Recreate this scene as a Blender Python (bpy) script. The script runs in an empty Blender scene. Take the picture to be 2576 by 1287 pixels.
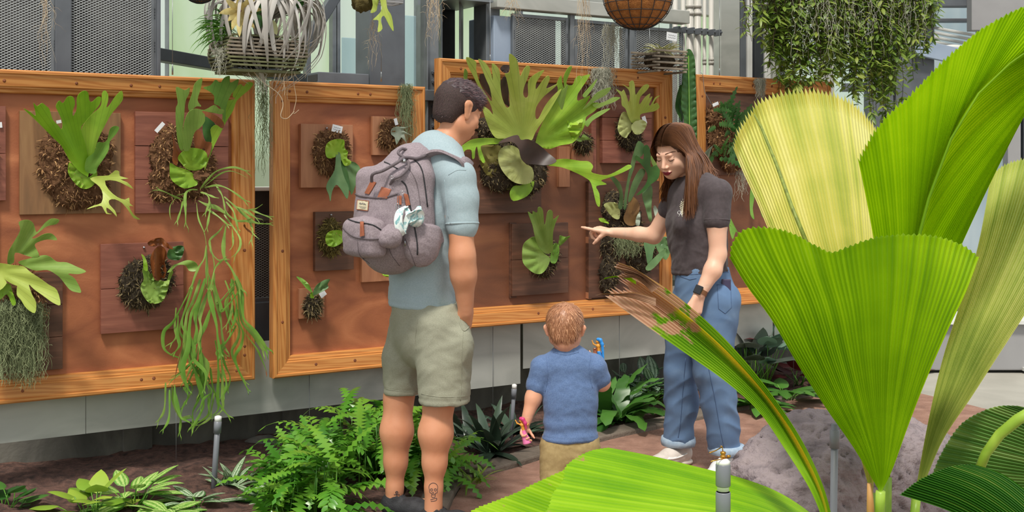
import bpy, bmesh, math, random
import numpy as np
from mathutils import Vector, Matrix, Quaternion, noise
from mathutils.geometry import delaunay_2d_cdt

# ------------------------------------------------------------------ camera
F = 3000.0; CX = 1288.0; HY = 425.0; CH = 1.46
scene = bpy.context.scene
cam_data = bpy.data.cameras.new('camera'); cam = bpy.data.objects.new('camera', cam_data)
scene.collection.objects.link(cam); scene.camera = cam
cam.location = (0, 0, CH); cam.rotation_euler = (math.pi/2, 0, 0)
cam_data.sensor_width = 36.0; cam_data.lens = 36.0*F/2576.0
cam_data.shift_y = -(643.5-HY)/2576.0
cam_data.clip_start = 0.05; cam_data.clip_end = 200
cam_data.dof.use_dof = False

# ------------------------------------------------------------------ sky, sun, exposure
world = bpy.data.worlds.new('greenhouse_daylight'); scene.world = world; world.use_nodes = True
nt = world.node_tree; nt.nodes.clear()
wo = nt.nodes.new('ShaderNodeOutputWorld'); bg = nt.nodes.new('ShaderNodeBackground')
tc = nt.nodes.new('ShaderNodeTexCoord'); sep = nt.nodes.new('ShaderNodeSeparateXYZ')
rmp = nt.nodes.new('ShaderNodeValToRGB')
nt.links.new(tc.outputs['Generated'], sep.inputs[0]); nt.links.new(sep.outputs['Z'], rmp.inputs[0])
rmp.color_ramp.elements[0].position = 0.0; rmp.color_ramp.elements[0].color = (0.16, 0.15, 0.13, 1)
rmp.color_ramp.elements[1].position = 0.03; rmp.color_ramp.elements[1].color = (0.86, 0.92, 0.93, 1)
e = rmp.color_ramp.elements.new(0.6); e.color = (0.96, 0.98, 1.0, 1)
nt.links.new(rmp.outputs[0], bg.inputs[0]); bg.inputs[1].default_value = 0.92
nt.links.new(bg.outputs[0], wo.inputs[0])
sun_d = bpy.data.lights.new('sun', 'SUN'); sun = bpy.data.objects.new('sun', sun_d); scene.collection.objects.link(sun)
sun_d.energy = 3.2; sun_d.angle = math.radians(9); sun_d.color = (1.0, 0.95, 0.86)
sun_dir = Vector((-0.10, -0.50, 0.86))          # towards the sun
sun.rotation_euler = sun_dir.to_track_quat('Z', 'Y').to_euler()
scene.view_settings.view_transform = 'Standard'; scene.view_settings.look = 'None'
scene.view_settings.gamma = 1.0; scene.view_settings.use_curve_mapping = False
scene.view_settings.exposure = 0.0
scene.cycles.max_bounces = 8; scene.cycles.transparent_max_bounces = 12

# ------------------------------------------------------------------ helpers
rnd = random.Random(7)
col = scene.collection
WA = math.atan2(0.5376, 0.8432)                  # direction of the display wall
WD = Vector((0.8432, 0.5376, 0)); WN = Vector((0.5376, -0.8432, 0)); W0 = Vector((-1.246, 5.77, 0))
ZU = Vector((0, 0, 1))

def P(px, py, Y):
    return Vector(((px-CX)/F*Y, Y, CH-(py-HY)/F*Y))
def wdep(px, off=0.0):                            # depth where a view ray meets the wall plane moved out by off
    kx = (px-CX)/F; o = W0+WN*off
    return (o.dot(WN))/(kx*WN.x+WN.y)
def W(px, py, off=0.0):
    return P(px, py, wdep(px, off))
def UZ(u, z, off=0.0):
    v = W0+WD*u+WN*off; return Vector((v.x, v.y, z))
def G(px, py, z=0.0):
    Y = (CH-z)*F/(py-HY); return P(px, py, Y)

def mesh_obj(name, V, Fs, mat=None, parent=None, smooth=True, attrs=None):
    me = bpy.data.meshes.new(name)
    inv = parent_inv(parent)
    if isinstance(V, np.ndarray):
        M = np.array(inv); V = V@M[:3, :3].T+M[:3, 3]
        n = len(V); me.vertices.add(n); me.vertices.foreach_set('co', V.astype(np.float32).ravel())
        Fs = np.asarray(Fs, dtype=np.int32); k = Fs.shape[1]
        me.loops.add(Fs.size); me.loops.foreach_set('vertex_index', Fs.ravel())
        me.polygons.add(len(Fs)); me.polygons.foreach_set('loop_start', np.arange(0, Fs.size, k, dtype=np.int32))
        me.polygons.foreach_set('loop_total', np.full(len(Fs), k, dtype=np.int32))
        me.update(calc_edges=True); me.validate()
    else:
        me.from_pydata([tuple(inv@Vector(v)) for v in V], [], Fs)
    if smooth: me.polygons.foreach_set('use_smooth', [True]*len(me.polygons))
    if attrs:
        for k, a in attrs.items():
            at = me.attributes.new(k, 'FLOAT', 'POINT'); at.data.foreach_set('value', np.asarray(a, dtype=np.float32))
    if mat: me.materials.append(mat)
    me.update()
    o = bpy.data.objects.new(name, me); col.objects.link(o)
    if parent: o.parent = parent
    return o
WM = {}
def parent_inv(p):
    if p is None: return Matrix.Identity(4)
    m = Matrix.Identity(4); q = p
    while q is not None:
        m = WM.get(q.name, Matrix.Identity(4))@m; q = q.parent
    return m.inverted()
def tag(o, label=None, cat=None, group=None, kind=None):
    if label: o['label'] = label
    if cat: o['category'] = cat
    if group: o['group'] = group
    if kind: o['kind'] = kind
    return o
def thing(name, label, cat, loc=(0, 0, 0), rz=0.0, group=None):
    o = bpy.data.objects.new(name, None); col.objects.link(o)
    o.empty_display_size = 0.05; o.location = loc; o.rotation_euler = (0, 0, rz)
    WM[o.name] = Matrix.Translation(Vector(loc))@Matrix.Rotation(rz, 4, 'Z')
    return tag(o, label, cat, group)
def copy_tree(o, parent=None):
    c = o.copy(); col.objects.link(c)
    if parent: c.parent = parent
    for ch in list(o.children): copy_tree(ch, c)
    return c
def finish(o, bevel=0, sub=0, solid=0, seg=2):
    if solid:
        m = o.modifiers.new('solid', 'SOLIDIFY'); m.thickness = solid; m.offset = 0
        m = o.modifiers.new('edge', 'EDGE_SPLIT'); m.split_angle = 0.9
    if bevel:
        m = o.modifiers.new('bevel', 'BEVEL'); m.width = bevel; m.segments = seg; m.limit_method = 'ANGLE'; m.angle_limit = 0.6
        m.harden_normals = False
    if sub:
        m = o.modifiers.new('sub', 'SUBSURF'); m.levels = sub; m.render_levels = sub
    return o

class MB:
    def __init__(s): s.v = []; s.f = []; s.a = []; s.b = []
    def add(s, vs, fs, a=0.0, b=None):
        n = len(s.v); s.v.extend(vs); s.f.extend([tuple(i+n for i in f) for f in fs])
        s.a.extend([a]*len(vs) if not hasattr(a, '__len__') else a)
        s.b.extend([0.0]*len(vs) if b is None else b)
    def box(s, c, ax, ay, az, hx, hy, hz, a=0.0):
        c = Vector(c); vs = []
        for i in (-1, 1):
            for j in (-1, 1):
                for k in (-1, 1): vs.append(c+ax*(hx*i)+ay*(hy*j)+az*(hz*k))
        s.add(vs, [(0, 1, 3, 2), (4, 6, 7, 5), (0, 4, 5, 1), (2, 3, 7, 6), (0, 2, 6, 4), (1, 5, 7, 3)], a)
    def wbox(s, u0, u1, z0, z1, o0, o1, a=0.0):     # box in wall coordinates
        c = UZ((u0+u1)/2, (z0+z1)/2, (o0+o1)/2)
        s.box(c, WD, WN, ZU, (u1-u0)/2, (o1-o0)/2, (z1-z0)/2, a)
    def tube(s, pts, r, seg=8, a=0.0, cap=True):
        pts = [Vector(p) for p in pts]; n = len(pts)
        if not hasattr(r, '__len__'): r = [r]*n
        T = []
        for i in range(n):
            t = pts[min(i+1, n-1)]-pts[max(i-1, 0)]
            T.append(t.normalized() if t.length > 1e-9 else Vector((0, 0, 1)))
        u = T[0].orthogonal().normalized(); vs = []
        for i in range(n):
            if i: u = (T[i-1].rotation_difference(T[i])@u)
            u = (u-T[i]*u.dot(T[i])).normalized(); w = T[i].cross(u)
            for k in range(seg):
                q = 2*math.pi*k/seg; vs.append(pts[i]+(u*math.cos(q)+w*math.sin(q))*r[i])
        fs = [(i*seg+k, i*seg+(k+1) % seg, (i+1)*seg+(k+1) % seg, (i+1)*seg+k) for i in range(n-1) for k in range(seg)]
        if cap: fs += [tuple(range(seg))[::-1], tuple(range((n-1)*seg, n*seg))]
        s.add(vs, fs, a)
    def lathe(s, base, axis, prof, seg=20, a=0.0):   # prof: (r, h)
        axis = Vector(axis).normalized(); u = axis.orthogonal().normalized(); w = axis.cross(u); base = Vector(base); vs = []
        for r, h in prof:
            for k in range(seg):
                q = 2*math.pi*k/seg; vs.append(base+axis*h+(u*math.cos(q)+w*math.sin(q))*r)
        n = len(prof)
        fs = [(i*seg+k, i*seg+(k+1) % seg, (i+1)*seg+(k+1) % seg, (i+1)*seg+k) for i in range(n-1) for k in range(seg)]
        fs += [tuple(range(seg))[::-1], tuple(range((n-1)*seg, n*seg))]
        s.add(vs, fs, a)
    def ribbon(s, pts, ws, side, fold=0.0, a=0.0, flat=True):
        """strip along pts; side = vector or list giving the width direction; fold lifts the edges"""
        pts = [Vector(p) for p in pts]; n = len(pts); vs = []; b = []
        for i in range(n):
            t = (pts[min(i+1, n-1)]-pts[max(i-1, 0)]).normalized()
            sd = side[i] if isinstance(side, list) else side
            sd = (sd-t*sd.dot(t)); sd = sd.normalized() if sd.length > 1e-6 else t.orthogonal().normalized()
            nn = t.cross(sd)
            for j in (-1, 0, 1):
                vs.append(pts[i]+sd*(j*ws[i])+nn*(fold*ws[i]*abs(j))); b.append(j)
        fs = []
        for i in range(n-1):
            for j in (0, 1): fs.append((i*3+j, i*3+j+1, i*3+j+4, i*3+j+3))
        s.add(vs, fs, a, b)
    def leaf(s, base, d, up, L, wd, droop=0.3, fold=0.25, shape='lance', seg=7, a=None, twist=0.0):
        d = Vector(d).normalized(); up = Vector(up); up = (up-d*up.dot(d))
        up = up.normalized() if up.length > 1e-5 else d.orthogonal().normalized()
        side = d.cross(up)
        if twist: side = Quaternion(d, twist)@side
        pts = []; ws = []; p = Vector(base); cur = d.copy()
        for i in range(seg+1):
            t = i/seg; pts.append(p.copy())
            if shape == 'lance': w = math.sin(math.pi*min(1, t*0.94+0.06))**0.8*(1-0.25*t)
            elif shape == 'ovate': w = (math.sin(math.pi*t**0.72))**0.75 if 0 < t < 1 else (0.06 if t == 0 else 0.0)
            elif shape == 'strap': w = min(1, 0.5+t*2)*(1-t**6)**0.5 if t < 1 else 0.05
            elif shape == 'lobed': w = (0.35+0.65*(i % 2))*math.sin(math.pi*min(1, 0.12+t*0.88))**0.7
            elif shape == 'fern': w = (0.22+0.78*(i % 2)*(.85+.3*rnd.random()))*math.sin(math.pi*min(1, 0.10+t*0.90))**.6
            elif shape == 'taper': w = (1-t)**0.7
            else: w = math.sin(math.pi*t)
            ws.append(max(0.0, w)*wd/2+1e-5)
            cur = (cur-ZU*(droop/seg)*(0.5+t)).normalized(); p = p+cur*(L/seg)
        s.ribbon(pts, ws, side, fold, rnd.random() if a is None else a)
    def build(s, name, mat, parent=None, smooth=True, solid=0, bevel=0, label=None, kind=None, sub=0):
        o = mesh_obj(name, s.v, s.f, mat, parent, smooth, {'rnd': s.a, 'edge': s.b})
        if solid or bevel or sub: finish(o, bevel, sub, solid)
        if label: o['label'] = label
        if kind: o['kind'] = kind
        return o

# ------------------------------------------------------------------ materials
def rgb(h):
    h = h.lstrip('#'); c = [int(h[i:i+2], 16)/255 for i in (0, 2, 4)]
    return tuple([(x/12.92 if x <= 0.04045 else ((x+0.055)/1.055)**2.4) for x in c]+[1.0])
MATS = {}
def mat(name, c1, c2=None, rough=0.6, metal=0.0, scale=6.0, stretch=(1, 1, 1), bump=0.0, bscale=40.0, trans=0.0, attr=False,
        detail=4.0, dist=0.4, kind='noise', c3=None, spec=0.5, sss=0.0, contrast=0.25, tcol=None, sheen=0.0, veins=0.0, bstretch=(1, 1, 1)):
    if name in MATS: return MATS[name]
    m = bpy.data.materials.new(name); m.use_nodes = True; nt = m.node_tree; N = nt.nodes; L = nt.links
    b = N['Principled BSDF']; out = N['Material Output']
    c1 = rgb(c1) if isinstance(c1, str) else c1; c2 = rgb(c2) if isinstance(c2, str) else (c2 or c1)
    b.inputs['Roughness'].default_value = rough; b.inputs['Metallic'].default_value = metal
    b.inputs['Specular IOR Level'].default_value = spec
    if sheen: b.inputs['Sheen Weight'].default_value = sheen
    if sss:
        b.inputs['Subsurface Weight'].default_value = sss; b.inputs['Subsurface Radius'].default_value = (0.012, 0.005, 0.003); b.inputs['Subsurface Scale'].default_value = 0.5
    tc = N.new('ShaderNodeTexCoord'); mp = N.new('ShaderNodeMapping'); L.new(tc.outputs['Object'], mp.inputs[0])
    mp.inputs['Scale'].default_value = stretch
    if kind == 'wave':
        t = N.new('ShaderNodeTexWave'); t.inputs['Scale'].default_value = scale; t.inputs['Distortion'].default_value = dist*10
        t.inputs['Detail'].default_value = detail; t.inputs['Detail Scale'].default_value = 1.2; t.bands_direction = 'DIAGONAL'; fac = t.outputs['Fac']
    elif kind == 'voronoi':
        t = N.new('ShaderNodeTexVoronoi'); t.inputs['Scale'].default_value = scale; fac = t.outputs['Distance']
    else:
        t = N.new('ShaderNodeTexNoise'); t.inputs['Scale'].default_value = scale; t.inputs['Detail'].default_value = detail
        t.inputs['Distortion'].default_value = dist; fac = t.outputs['Fac']
    L.new(mp.outputs[0], t.inputs['Vector'])
    rp = N.new('ShaderNodeValToRGB'); rp.color_ramp.elements[0].color = c1; rp.color_ramp.elements[1].color = c2
    rp.color_ramp.elements[0].position = 0.5-contrast; rp.color_ramp.elements[1].position = 0.5+contrast
    if c3:
        e = rp.color_ramp.elements.new(0.5); e.color = rgb(c3) if isinstance(c3, str) else c3
    if attr:
        at = N.new('ShaderNodeAttribute'); at.attribute_name = 'rnd'
        mx = N.new('ShaderNodeMath'); mx.operation = 'MULTIPLY_ADD'; mx.inputs[1].default_value = 0.6; L.new(at.outputs['Fac'], mx.inputs[0])
        m2 = N.new('ShaderNodeMath'); m2.operation = 'MULTIPLY'; m2.inputs[1].default_value = 0.4; L.new(fac, m2.inputs[0]); L.new(m2.outputs[0], mx.inputs[2])
        fac = mx.outputs[0]
    L.new(fac, rp.inputs[0]); colr = rp.outputs[0]
    if veins:
        av = N.new('ShaderNodeAttribute'); av.attribute_name = 'vein'
        sn = N.new('ShaderNodeMath'); sn.operation = 'SINE'; ml = N.new('ShaderNodeMath'); ml.operation = 'MULTIPLY'; ml.inputs[1].default_value = abs(veins)
        L.new(av.outputs['Fac'], ml.inputs[0]); L.new(ml.outputs[0], sn.inputs[0])
        pw = N.new('ShaderNodeMapRange'); pw.inputs[1].default_value = 0.94; pw.inputs[2].default_value = 1.0; pw.inputs[3].default_value = 1.0; pw.inputs[4].default_value = 0.74
        L.new(sn.outputs[0], pw.inputs[0])
        mv = N.new('ShaderNodeVectorMath'); mv.operation = 'SCALE'; L.new(colr, mv.inputs[0]); L.new(pw.outputs[0], mv.inputs['Scale']); colr = mv.outputs[0]
    L.new(colr, b.inputs['Base Color'])
    if bump:
        n2 = N.new('ShaderNodeTexNoise'); n2.inputs['Scale'].default_value = bscale; n2.inputs['Detail'].default_value = 5
        mp2 = N.new('ShaderNodeMapping'); mp2.inputs['Scale'].default_value = bstretch; L.new(tc.outputs['Object'], mp2.inputs[0]); L.new(mp2.outputs[0], n2.inputs['Vector'])
        bp = N.new('ShaderNodeBump'); bp.inputs['Strength'].default_value = bump; bp.inputs['Distance'].default_value = 0.01
        L.new(n2.outputs['Fac'], bp.inputs['Height']); L.new(bp.outputs[0], b.inputs['Normal'])
    if trans:
        tr = N.new('ShaderNodeBsdfTranslucent'); ms = N.new('ShaderNodeMixShader'); ms.inputs[0].default_value = trans
        if tcol:
            hm = N.new('ShaderNodeVectorMath'); hm.operation = 'MULTIPLY'; L.new(colr, hm.inputs[0]); hm.inputs[1].default_value = tcol; L.new(hm.outputs[0], tr.inputs[0])
        else: L.new(colr, tr.inputs[0])
        L.new(b.outputs[0], ms.inputs[1]); L.new(tr.outputs[0], ms.inputs[2]); L.new(ms.outputs[0], out.inputs[0])
    MATS[name] = m; return m

# ------------------------------------------------------------------ signed-distance modelling, meshed by surface nets
class SDF:
    """soft union / subtraction of tapered capsules and ellipsoids; every shape blends into one continuous skin"""
    def __init__(s): s.p = []
    def cap(s, a, b, ra, rb=None, k=0.02, op='u', flat=None):
        rb = ra if rb is None else rb; a = np.array(a, float); b = np.array(b, float); R = max(ra, rb)
        fl = 1.0
        if flat: fl = flat[1]
        ext = R*max(1, fl)+k+0.02
        s.p.append(('c', np.minimum(a, b)-ext, np.maximum(a, b)+ext, (a, b, ra, rb, None if not flat else (np.array(Vector(flat[0]).normalized()), flat[1])), k, op)); return s
    def chain(s, pts, rs, k=0.02, flat=None, op='u'):
        for i in range(len(pts)-1): s.cap(pts[i], pts[i+1], rs[i], rs[i+1], k, op, flat)
        return s
    def ell(s, c, r, R=None, k=0.02, op='u'):
        c = np.array(c, float); r = np.array(r, float); M = np.eye(3) if R is None else np.array(R, float)
        ext = max(r)+k+0.02
        s.p.append(('e', c-ext, c+ext, (c, r, M), k, op)); return s
    def box(s, c, h, R=None, rad=0.01, k=0.01, op='u'):
        c = np.array(c, float); h = np.array(h, float); M = np.eye(3) if R is None else np.array(R, float)
        ext = np.linalg.norm(h)+rad+k+0.02
        s.p.append(('b', c-ext, c+ext, (c, h, M, rad), k, op)); return s
    def cut(s, c, n, k=0.004):
        """remove everything on the n side of the plane through c"""
        s.p.append(('h', None, None, (np.array(c, float), np.array(Vector(n).normalized(), float)), k, 'i')); return s
    def bounds(s):
        lo = np.min([p[1] for p in s.p if p[1] is not None and p[5] == 'u'], axis=0); hi = np.max([p[2] for p in s.p if p[1] is not None and p[5] == 'u'], axis=0)
        return lo, hi
    def field(s, lo, hi, h):
        n = np.maximum(2, np.ceil((hi-lo)/h).astype(int)+1); D = np.full(n, 1.0)
        ax = [lo[i]+h*np.arange(n[i]) for i in range(3)]
        for t, a, b, q, k, op in s.p:
            if a is None: i0 = [0, 0, 0]; i1 = list(n)
            else:
                i0 = [max(0, int((a[i]-lo[i])/h)) for i in range(3)]; i1 = [min(n[i], int((b[i]-lo[i])/h)+2) for i in range(3)]
                if any(i1[i] <= i0[i] for i in range(3)): continue
            X, Y, Z = np.meshgrid(*[ax[i][i0[i]:i1[i]] for i in range(3)], indexing='ij')
            p = np.stack([X, Y, Z], -1)
            if t == 'c':
                A, B, ra, rb, fl = q
                ba = B-A; pa = p-A; hh = np.clip((pa@ba)/max(1e-12, ba@ba), 0, 1); v = pa-hh[..., None]*ba
                if fl:
                    dn = v@fl[0]; v = v+fl[0]*(dn*(1/fl[1]-1))[..., None]
                d = np.sqrt((v*v).sum(-1))-(ra+(rb-ra)*hh)
            elif t == 'e':
                c, r, M = q; v = (p-c)@M; k0 = np.sqrt(((v/r)**2).sum(-1)); k1 = np.sqrt(((v/(r*r))**2).sum(-1))+1e-9; d = k0*(k0-1)/k1
            elif t == 'b':
                c, hb, M, rad = q; v = np.abs((p-c)@M)-hb; d = np.sqrt((np.maximum(v, 0)**2).sum(-1))+np.minimum(v.max(-1), 0)-rad
            elif t == 'h':
                c, nn = q; d = (p-c)@nn
            sl = tuple(slice(i0[i], i1[i]) for i in range(3)); E = D[sl]
            if op == 'u':
                g = np.clip(0.5+0.5*(d-E)/k, 0, 1); D[sl] = d*(1-g)+E*g-k*g*(1-g)
            elif op == 's':
                g = np.clip(0.5-0.5*(E+d)/k, 0, 1); D[sl] = E*(1-g)-d*g+k*g*(1-g)
            else:
                g = np.clip(0.5-0.5*(d-E)/k, 0, 1); D[sl] = d*(1-g)+E*g+k*g*(1-g)
        return D, ax
    def mesh(s, h=0.006, lo=None, hi=None):
        l, u = s.bounds(); lo = l if lo is None else np.maximum(l, lo); hi = u if hi is None else np.minimum(u, hi)
        D, ax = s.field(np.array(lo, float), np.array(hi, float), h)
        return nets(D, ax[0][0], ax[1][0], ax[2][0], h)
def nets(D, x0, y0, z0, h):
    S = D < 0; n = D.shape
    c = np.zeros(tuple(k-1 for k in n), int)
    for i in (0, 1):
        for j in (0, 1):
            for k in (0, 1): c += S[i:n[0]-1+i, j:n[1]-1+j, k:n[2]-1+k]
    act = (c > 0) & (c < 8); idx = -np.ones(act.shape, int); cells = np.argwhere(act); idx[act] = np.arange(len(cells))
    acc = np.zeros((len(cells), 3)); cnt = np.zeros(len(cells))
    cor = [(i, j, k) for i in (0, 1) for j in (0, 1) for k in (0, 1)]
    for a in range(8):
        for b in range(a+1, 8):
            d = np.array(cor[b])-np.array(cor[a])
            if abs(d).sum() != 1: continue
            va = D[tuple((cells+cor[a]).T)]; vb = D[tuple((cells+cor[b]).T)]; m = (va < 0) != (vb < 0)
            t = np.where(m, va/np.where(m, va-vb, 1), 0)
            acc += np.where(m[:, None], np.array(cor[a])+t[:, None]*d, 0); cnt += m
    V = (cells+acc/cnt[:, None])*h+np.array([x0, y0, z0])
    Q = []
    for ax in range(3):
        o1, o2 = [(1, 2), (2, 0), (0, 1)][ax]
        sl0 = [slice(None)]*3; sl1 = [slice(None)]*3; sl0[ax] = slice(0, n[ax]-1); sl1[ax] = slice(1, n[ax])
        A = S[tuple(sl0)]; B = S[tuple(sl1)]; e = np.argwhere(A != B)
        ok = (e[:, o1] > 0) & (e[:, o2] > 0) & (e[:, o1] < n[o1]-1) & (e[:, o2] < n[o2]-1); e = e[ok]
        ins = A[tuple(e.T)]
        def g(d1, d2):
            q = e.copy(); q[:, o1] += d1; q[:, o2] += d2; return idx[tuple(q.T)]
        q = np.stack([g(-1, -1), g(0, -1), g(0, 0), g(-1, 0)], 1); q[~ins] = q[~ins][:, ::-1]; Q.append(q)
    return V, np.concatenate(Q)
def vnormals(V, Q):
    n = np.zeros_like(V); fn = np.cross(V[Q[:, 2]]-V[Q[:, 0]], V[Q[:, 3]]-V[Q[:, 1]])
    for i in range(4): np.add.at(n, Q[:, i], fn)
    return n/(np.linalg.norm(n, axis=1)[:, None]+1e-12)
def relax(V, Q, it=2, lam=0.5):
    E = np.concatenate([Q[:, [0, 1]], Q[:, [1, 2]], Q[:, [2, 3]], Q[:, [3, 0]]]); n = len(V)
    deg = np.bincount(E[:, 0], minlength=n)+np.bincount(E[:, 1], minlength=n)+1e-9
    key = np.sort(E, 1); key = key[:, 0].astype(np.int64)*n+key[:, 1]; uq, ct = np.unique(key, return_counts=True); bd = uq[ct == 1]; pin = np.zeros(n, bool); pin[bd//n] = True; pin[bd % n] = True
    for _ in range(it):
        s = np.stack([np.bincount(E[:, 0], V[E[:, 1], k], n)+np.bincount(E[:, 1], V[E[:, 0], k], n) for k in range(3)], 1)
        V = V+np.where(pin[:, None], 0, (s/deg[:, None]-V)*lam)
    return V
def sdf_obj(name, sd, h, mat_, parent=None, blocks=None, disp=None, it=2, label=None):
    """blocks: list of (lo, hi, voxel) meshed separately into the same skin"""
    Vs = []; Qs = []; n = 0
    for bi, (lo, hi, hh) in enumerate(blocks or [(None, None, h)]):
        V, Q = sd.mesh(hh, lo, hi)
        if not len(V): continue
        V = relax(V, Q, it)
        if bi == 0 and blocks:                         # the finer blocks replace the coarse skin inside them
            C = V[Q].mean(1); keep = np.ones(len(Q), bool)
            for l2, h2, _ in blocks[1:]: keep &= ~((C > np.array(l2)+.012).all(1) & (C < np.array(h2)-.012).all(1))
            Q = Q[keep]
        elif blocks:
            d = np.minimum(V-np.array(lo), np.array(hi)-V).min(1); N_ = vnormals(V, Q); V = V-N_*(np.clip(1-d/.010, 0, 1)*.0012)[:, None]
        Vs.append(V); Qs.append(Q+n); n += len(V)
    V = np.concatenate(Vs); Q = np.concatenate(Qs)
    if disp is not None:
        N = vnormals(V, Q); V = V+N*disp(V, N)[:, None]
    o = mesh_obj(name, V, Q, mat_, parent)
    if label: o['label'] = label
    return o
def vnoise(V, s, seed=0.0, oct=2):
    """cheap smooth pseudo-noise made of warped sines"""
    x, y, z = V[:, 0]*s+seed, V[:, 1]*s+seed*1.7, V[:, 2]*s-seed
    r = 0; am = 1.0
    for o in range(oct):
        r = r+am*np.sin(x+1.3*np.sin(y*1.1+0.7*z)+o)*np.cos(z*0.9+1.1*np.sin(x*0.8+o*2.1)+y*0.6)
        x, y, z = x*2.1+1.3, y*2.0-0.7, z*1.9+2.9; am *= 0.5
    return r

# ------------------------------------------------------------------ outlines cut from a sheet and bent in depth
def spline(pts, n=3, closed=True):
    m = len(pts); out = []
    for i in range(m if closed else m-1):
        if closed: p = [pts[(i+j-1) % m] for j in range(4)]
        else: p = [pts[min(max(i+j-1, 0), m-1)] for j in range(4)]
        for k in range(n):
            t = k/n; out.append(tuple(0.5*((2*p[1][c])+(-p[0][c]+p[2][c])*t+(2*p[0][c]-5*p[1][c]+4*p[2][c]-p[3][c])*t*t+(-p[0][c]+3*p[1][c]-3*p[2][c]+p[3][c])*t**3) for c in range(len(pts[0]))))
    if not closed: out.append(tuple(pts[-1]))
    return out
def inside(pt, poly):
    x, y = pt; c = False; j = len(poly)-1
    for i in range(len(poly)):
        if (poly[i][1] > y) != (poly[j][1] > y) and x < (poly[j][0]-poly[i][0])*(y-poly[i][1])/(poly[j][1]-poly[i][1])+poly[i][0]: c = not c
        j = i
    return c
def sheet(name, pts, fn, mat_, parent, root=None, step=9, n=3, solid=0.0015, label=None, wav=0.006, wfreq=14.0):
    """pts: outline in photo pixels; fn(px,py,t)->world; t = 0..1 distance from the root"""
    o = spline(pts, n); root = root or o[0]
    far = max(math.hypot(p[0]-root[0], p[1]-root[1]) for p in o)
    vs = [Vector(p) for p in o]; xs = [p[0] for p in o]; ys = [p[1] for p in o]; k = 0
    y = min(ys)+step*0.5
    while y < max(ys):
        x = min(xs)+(step*0.5 if k % 2 else 0)
        while x < max(xs):
            if inside((x, y), o) and min((x-q[0])**2+(y-q[1])**2 for q in o) > (step*0.45)**2: vs.append(Vector((x, y)))
            x += step
        y += step*0.87; k += 1
    r = delaunay_2d_cdt(vs, [], [list(range(len(o)))], 1, 1e-4)
    V = []; vein = []
    for v in r[0]:
        d = math.hypot(v.x-root[0], v.y-root[1])/far; ang = math.atan2(v.y-root[1], v.x-root[0])
        w = wav*math.sin(ang*wfreq)*min(1, d*1.6)
        V.append(fn(v.x, v.y, d, w)); vein.append(ang)
    ob = mesh_obj(name, V, [tuple(f) for f in r[2]], mat_, parent, True, {'vein': vein})
    if solid: finish(ob, solid=solid)
    if label: ob['label'] = label
    return ob
def woff(o0, o1, pw=1.0):
    return lambda x, y, t, w: W(x, y, o0+(o1-o0)*t**pw+w)
# ------------------------------------------------------------------ materials of the place
M_pine = mat('pine', '#bb7638', '#d0904e', 0.5, scale=2.2, stretch=(1.0, 10, 16), kind='wave', dist=.8, c3='#c88544', contrast=0.45, detail=2)
M_pinev = mat('pine_upright', '#bb7638', '#d0904e', 0.5, scale=2.2, stretch=(16, 10, 1.0), kind='wave', dist=.8, c3='#c88544', contrast=0.45, detail=2)
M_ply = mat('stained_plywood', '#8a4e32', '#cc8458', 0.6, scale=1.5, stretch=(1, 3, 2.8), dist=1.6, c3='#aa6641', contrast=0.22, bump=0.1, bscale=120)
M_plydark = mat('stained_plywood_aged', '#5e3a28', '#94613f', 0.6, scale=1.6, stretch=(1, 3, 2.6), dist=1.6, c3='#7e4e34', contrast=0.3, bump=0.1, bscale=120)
M_boardA = mat('weathered_board', '#6e5136', '#a07a52', 0.65, scale=4, stretch=(7, 4, 0.9), dist=0.8, contrast=0.3, c3='#8a6441')
M_boardB = mat('redwood_board', '#6d3d2e', '#a66a54', 0.6, scale=4, stretch=(1, 4, 8), dist=0.8, contrast=0.3, c3='#8b5342')
M_boardC = mat('cedar_board', '#935c3f', '#bf8661', 0.6, scale=4, stretch=(6, 4, 0.9), dist=0.8, contrast=0.3)
M_boardD = mat('dark_board', '#4a2f24', '#7d523e', 0.6, scale=4, stretch=(1, 4, 8), dist=0.8, contrast=0.3, c3='#60402f')
M_galv = mat('galvanised_sheet', '#989a94', '#c0c1ba', 0.42, 0.1, scale=2.0, stretch=(1, 1, 2), dist=1.5, contrast=0.3, spec=0.5)
M_galvd = mat('galvanised_steel', '#6c7074', '#8d9296', 0.45, 0.45, scale=9, contrast=0.3)
M_steel = mat('grey_painted_steel', '#565a60', '#6f747a', 0.5, 0.2, scale=5)
M_steeld = mat('dark_steel', '#34373b', '#4b4f54', 0.5, 0.3, scale=5)
M_screen = mat('expanded_metal', '#8a8d8e', '#a3a6a4', 0.45, 0.4, scale=20)
M_cavity_shade = mat('cavity_shade', '#2b2a29', '#474441', 0.85, scale=3)  # near-black tone that paints in the shade of cavities
def glazing(name, a, b_, c, sc):
    m = mat(name, a, b_, 0.3, scale=sc, stretch=(1.8, 1, 0.45), dist=0.9, trans=0.8, contrast=0.28, c3=c); nt = m.node_tree; N = nt.nodes; L = nt.links
    out = N['Material Output']; old = out.inputs[0].links[0].from_socket; tp_ = N.new('ShaderNodeBsdfTransparent'); ms = N.new('ShaderNodeMixShader'); ms.inputs[0].default_value = .72
    rp = [n for n in N if n.type == 'VALTORGB'][0]; L.new(rp.outputs[0], tp_.inputs[0]); L.new(old, ms.inputs[1]); L.new(tp_.outputs[0], ms.inputs[2]); L.new(ms.outputs[0], out.inputs[0]); return m
M_glaze = glazing('translucent_glazing', '#e6f1ea', '#fafdfa', '#f1f8ef', 1.1)
M_glazeg = glazing('green_tinted_glazing', '#dcebc6', '#f6fbf0', '#ebf5e0', 1.5)  # green light from foliage outdoors is put into the panel colour
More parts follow.
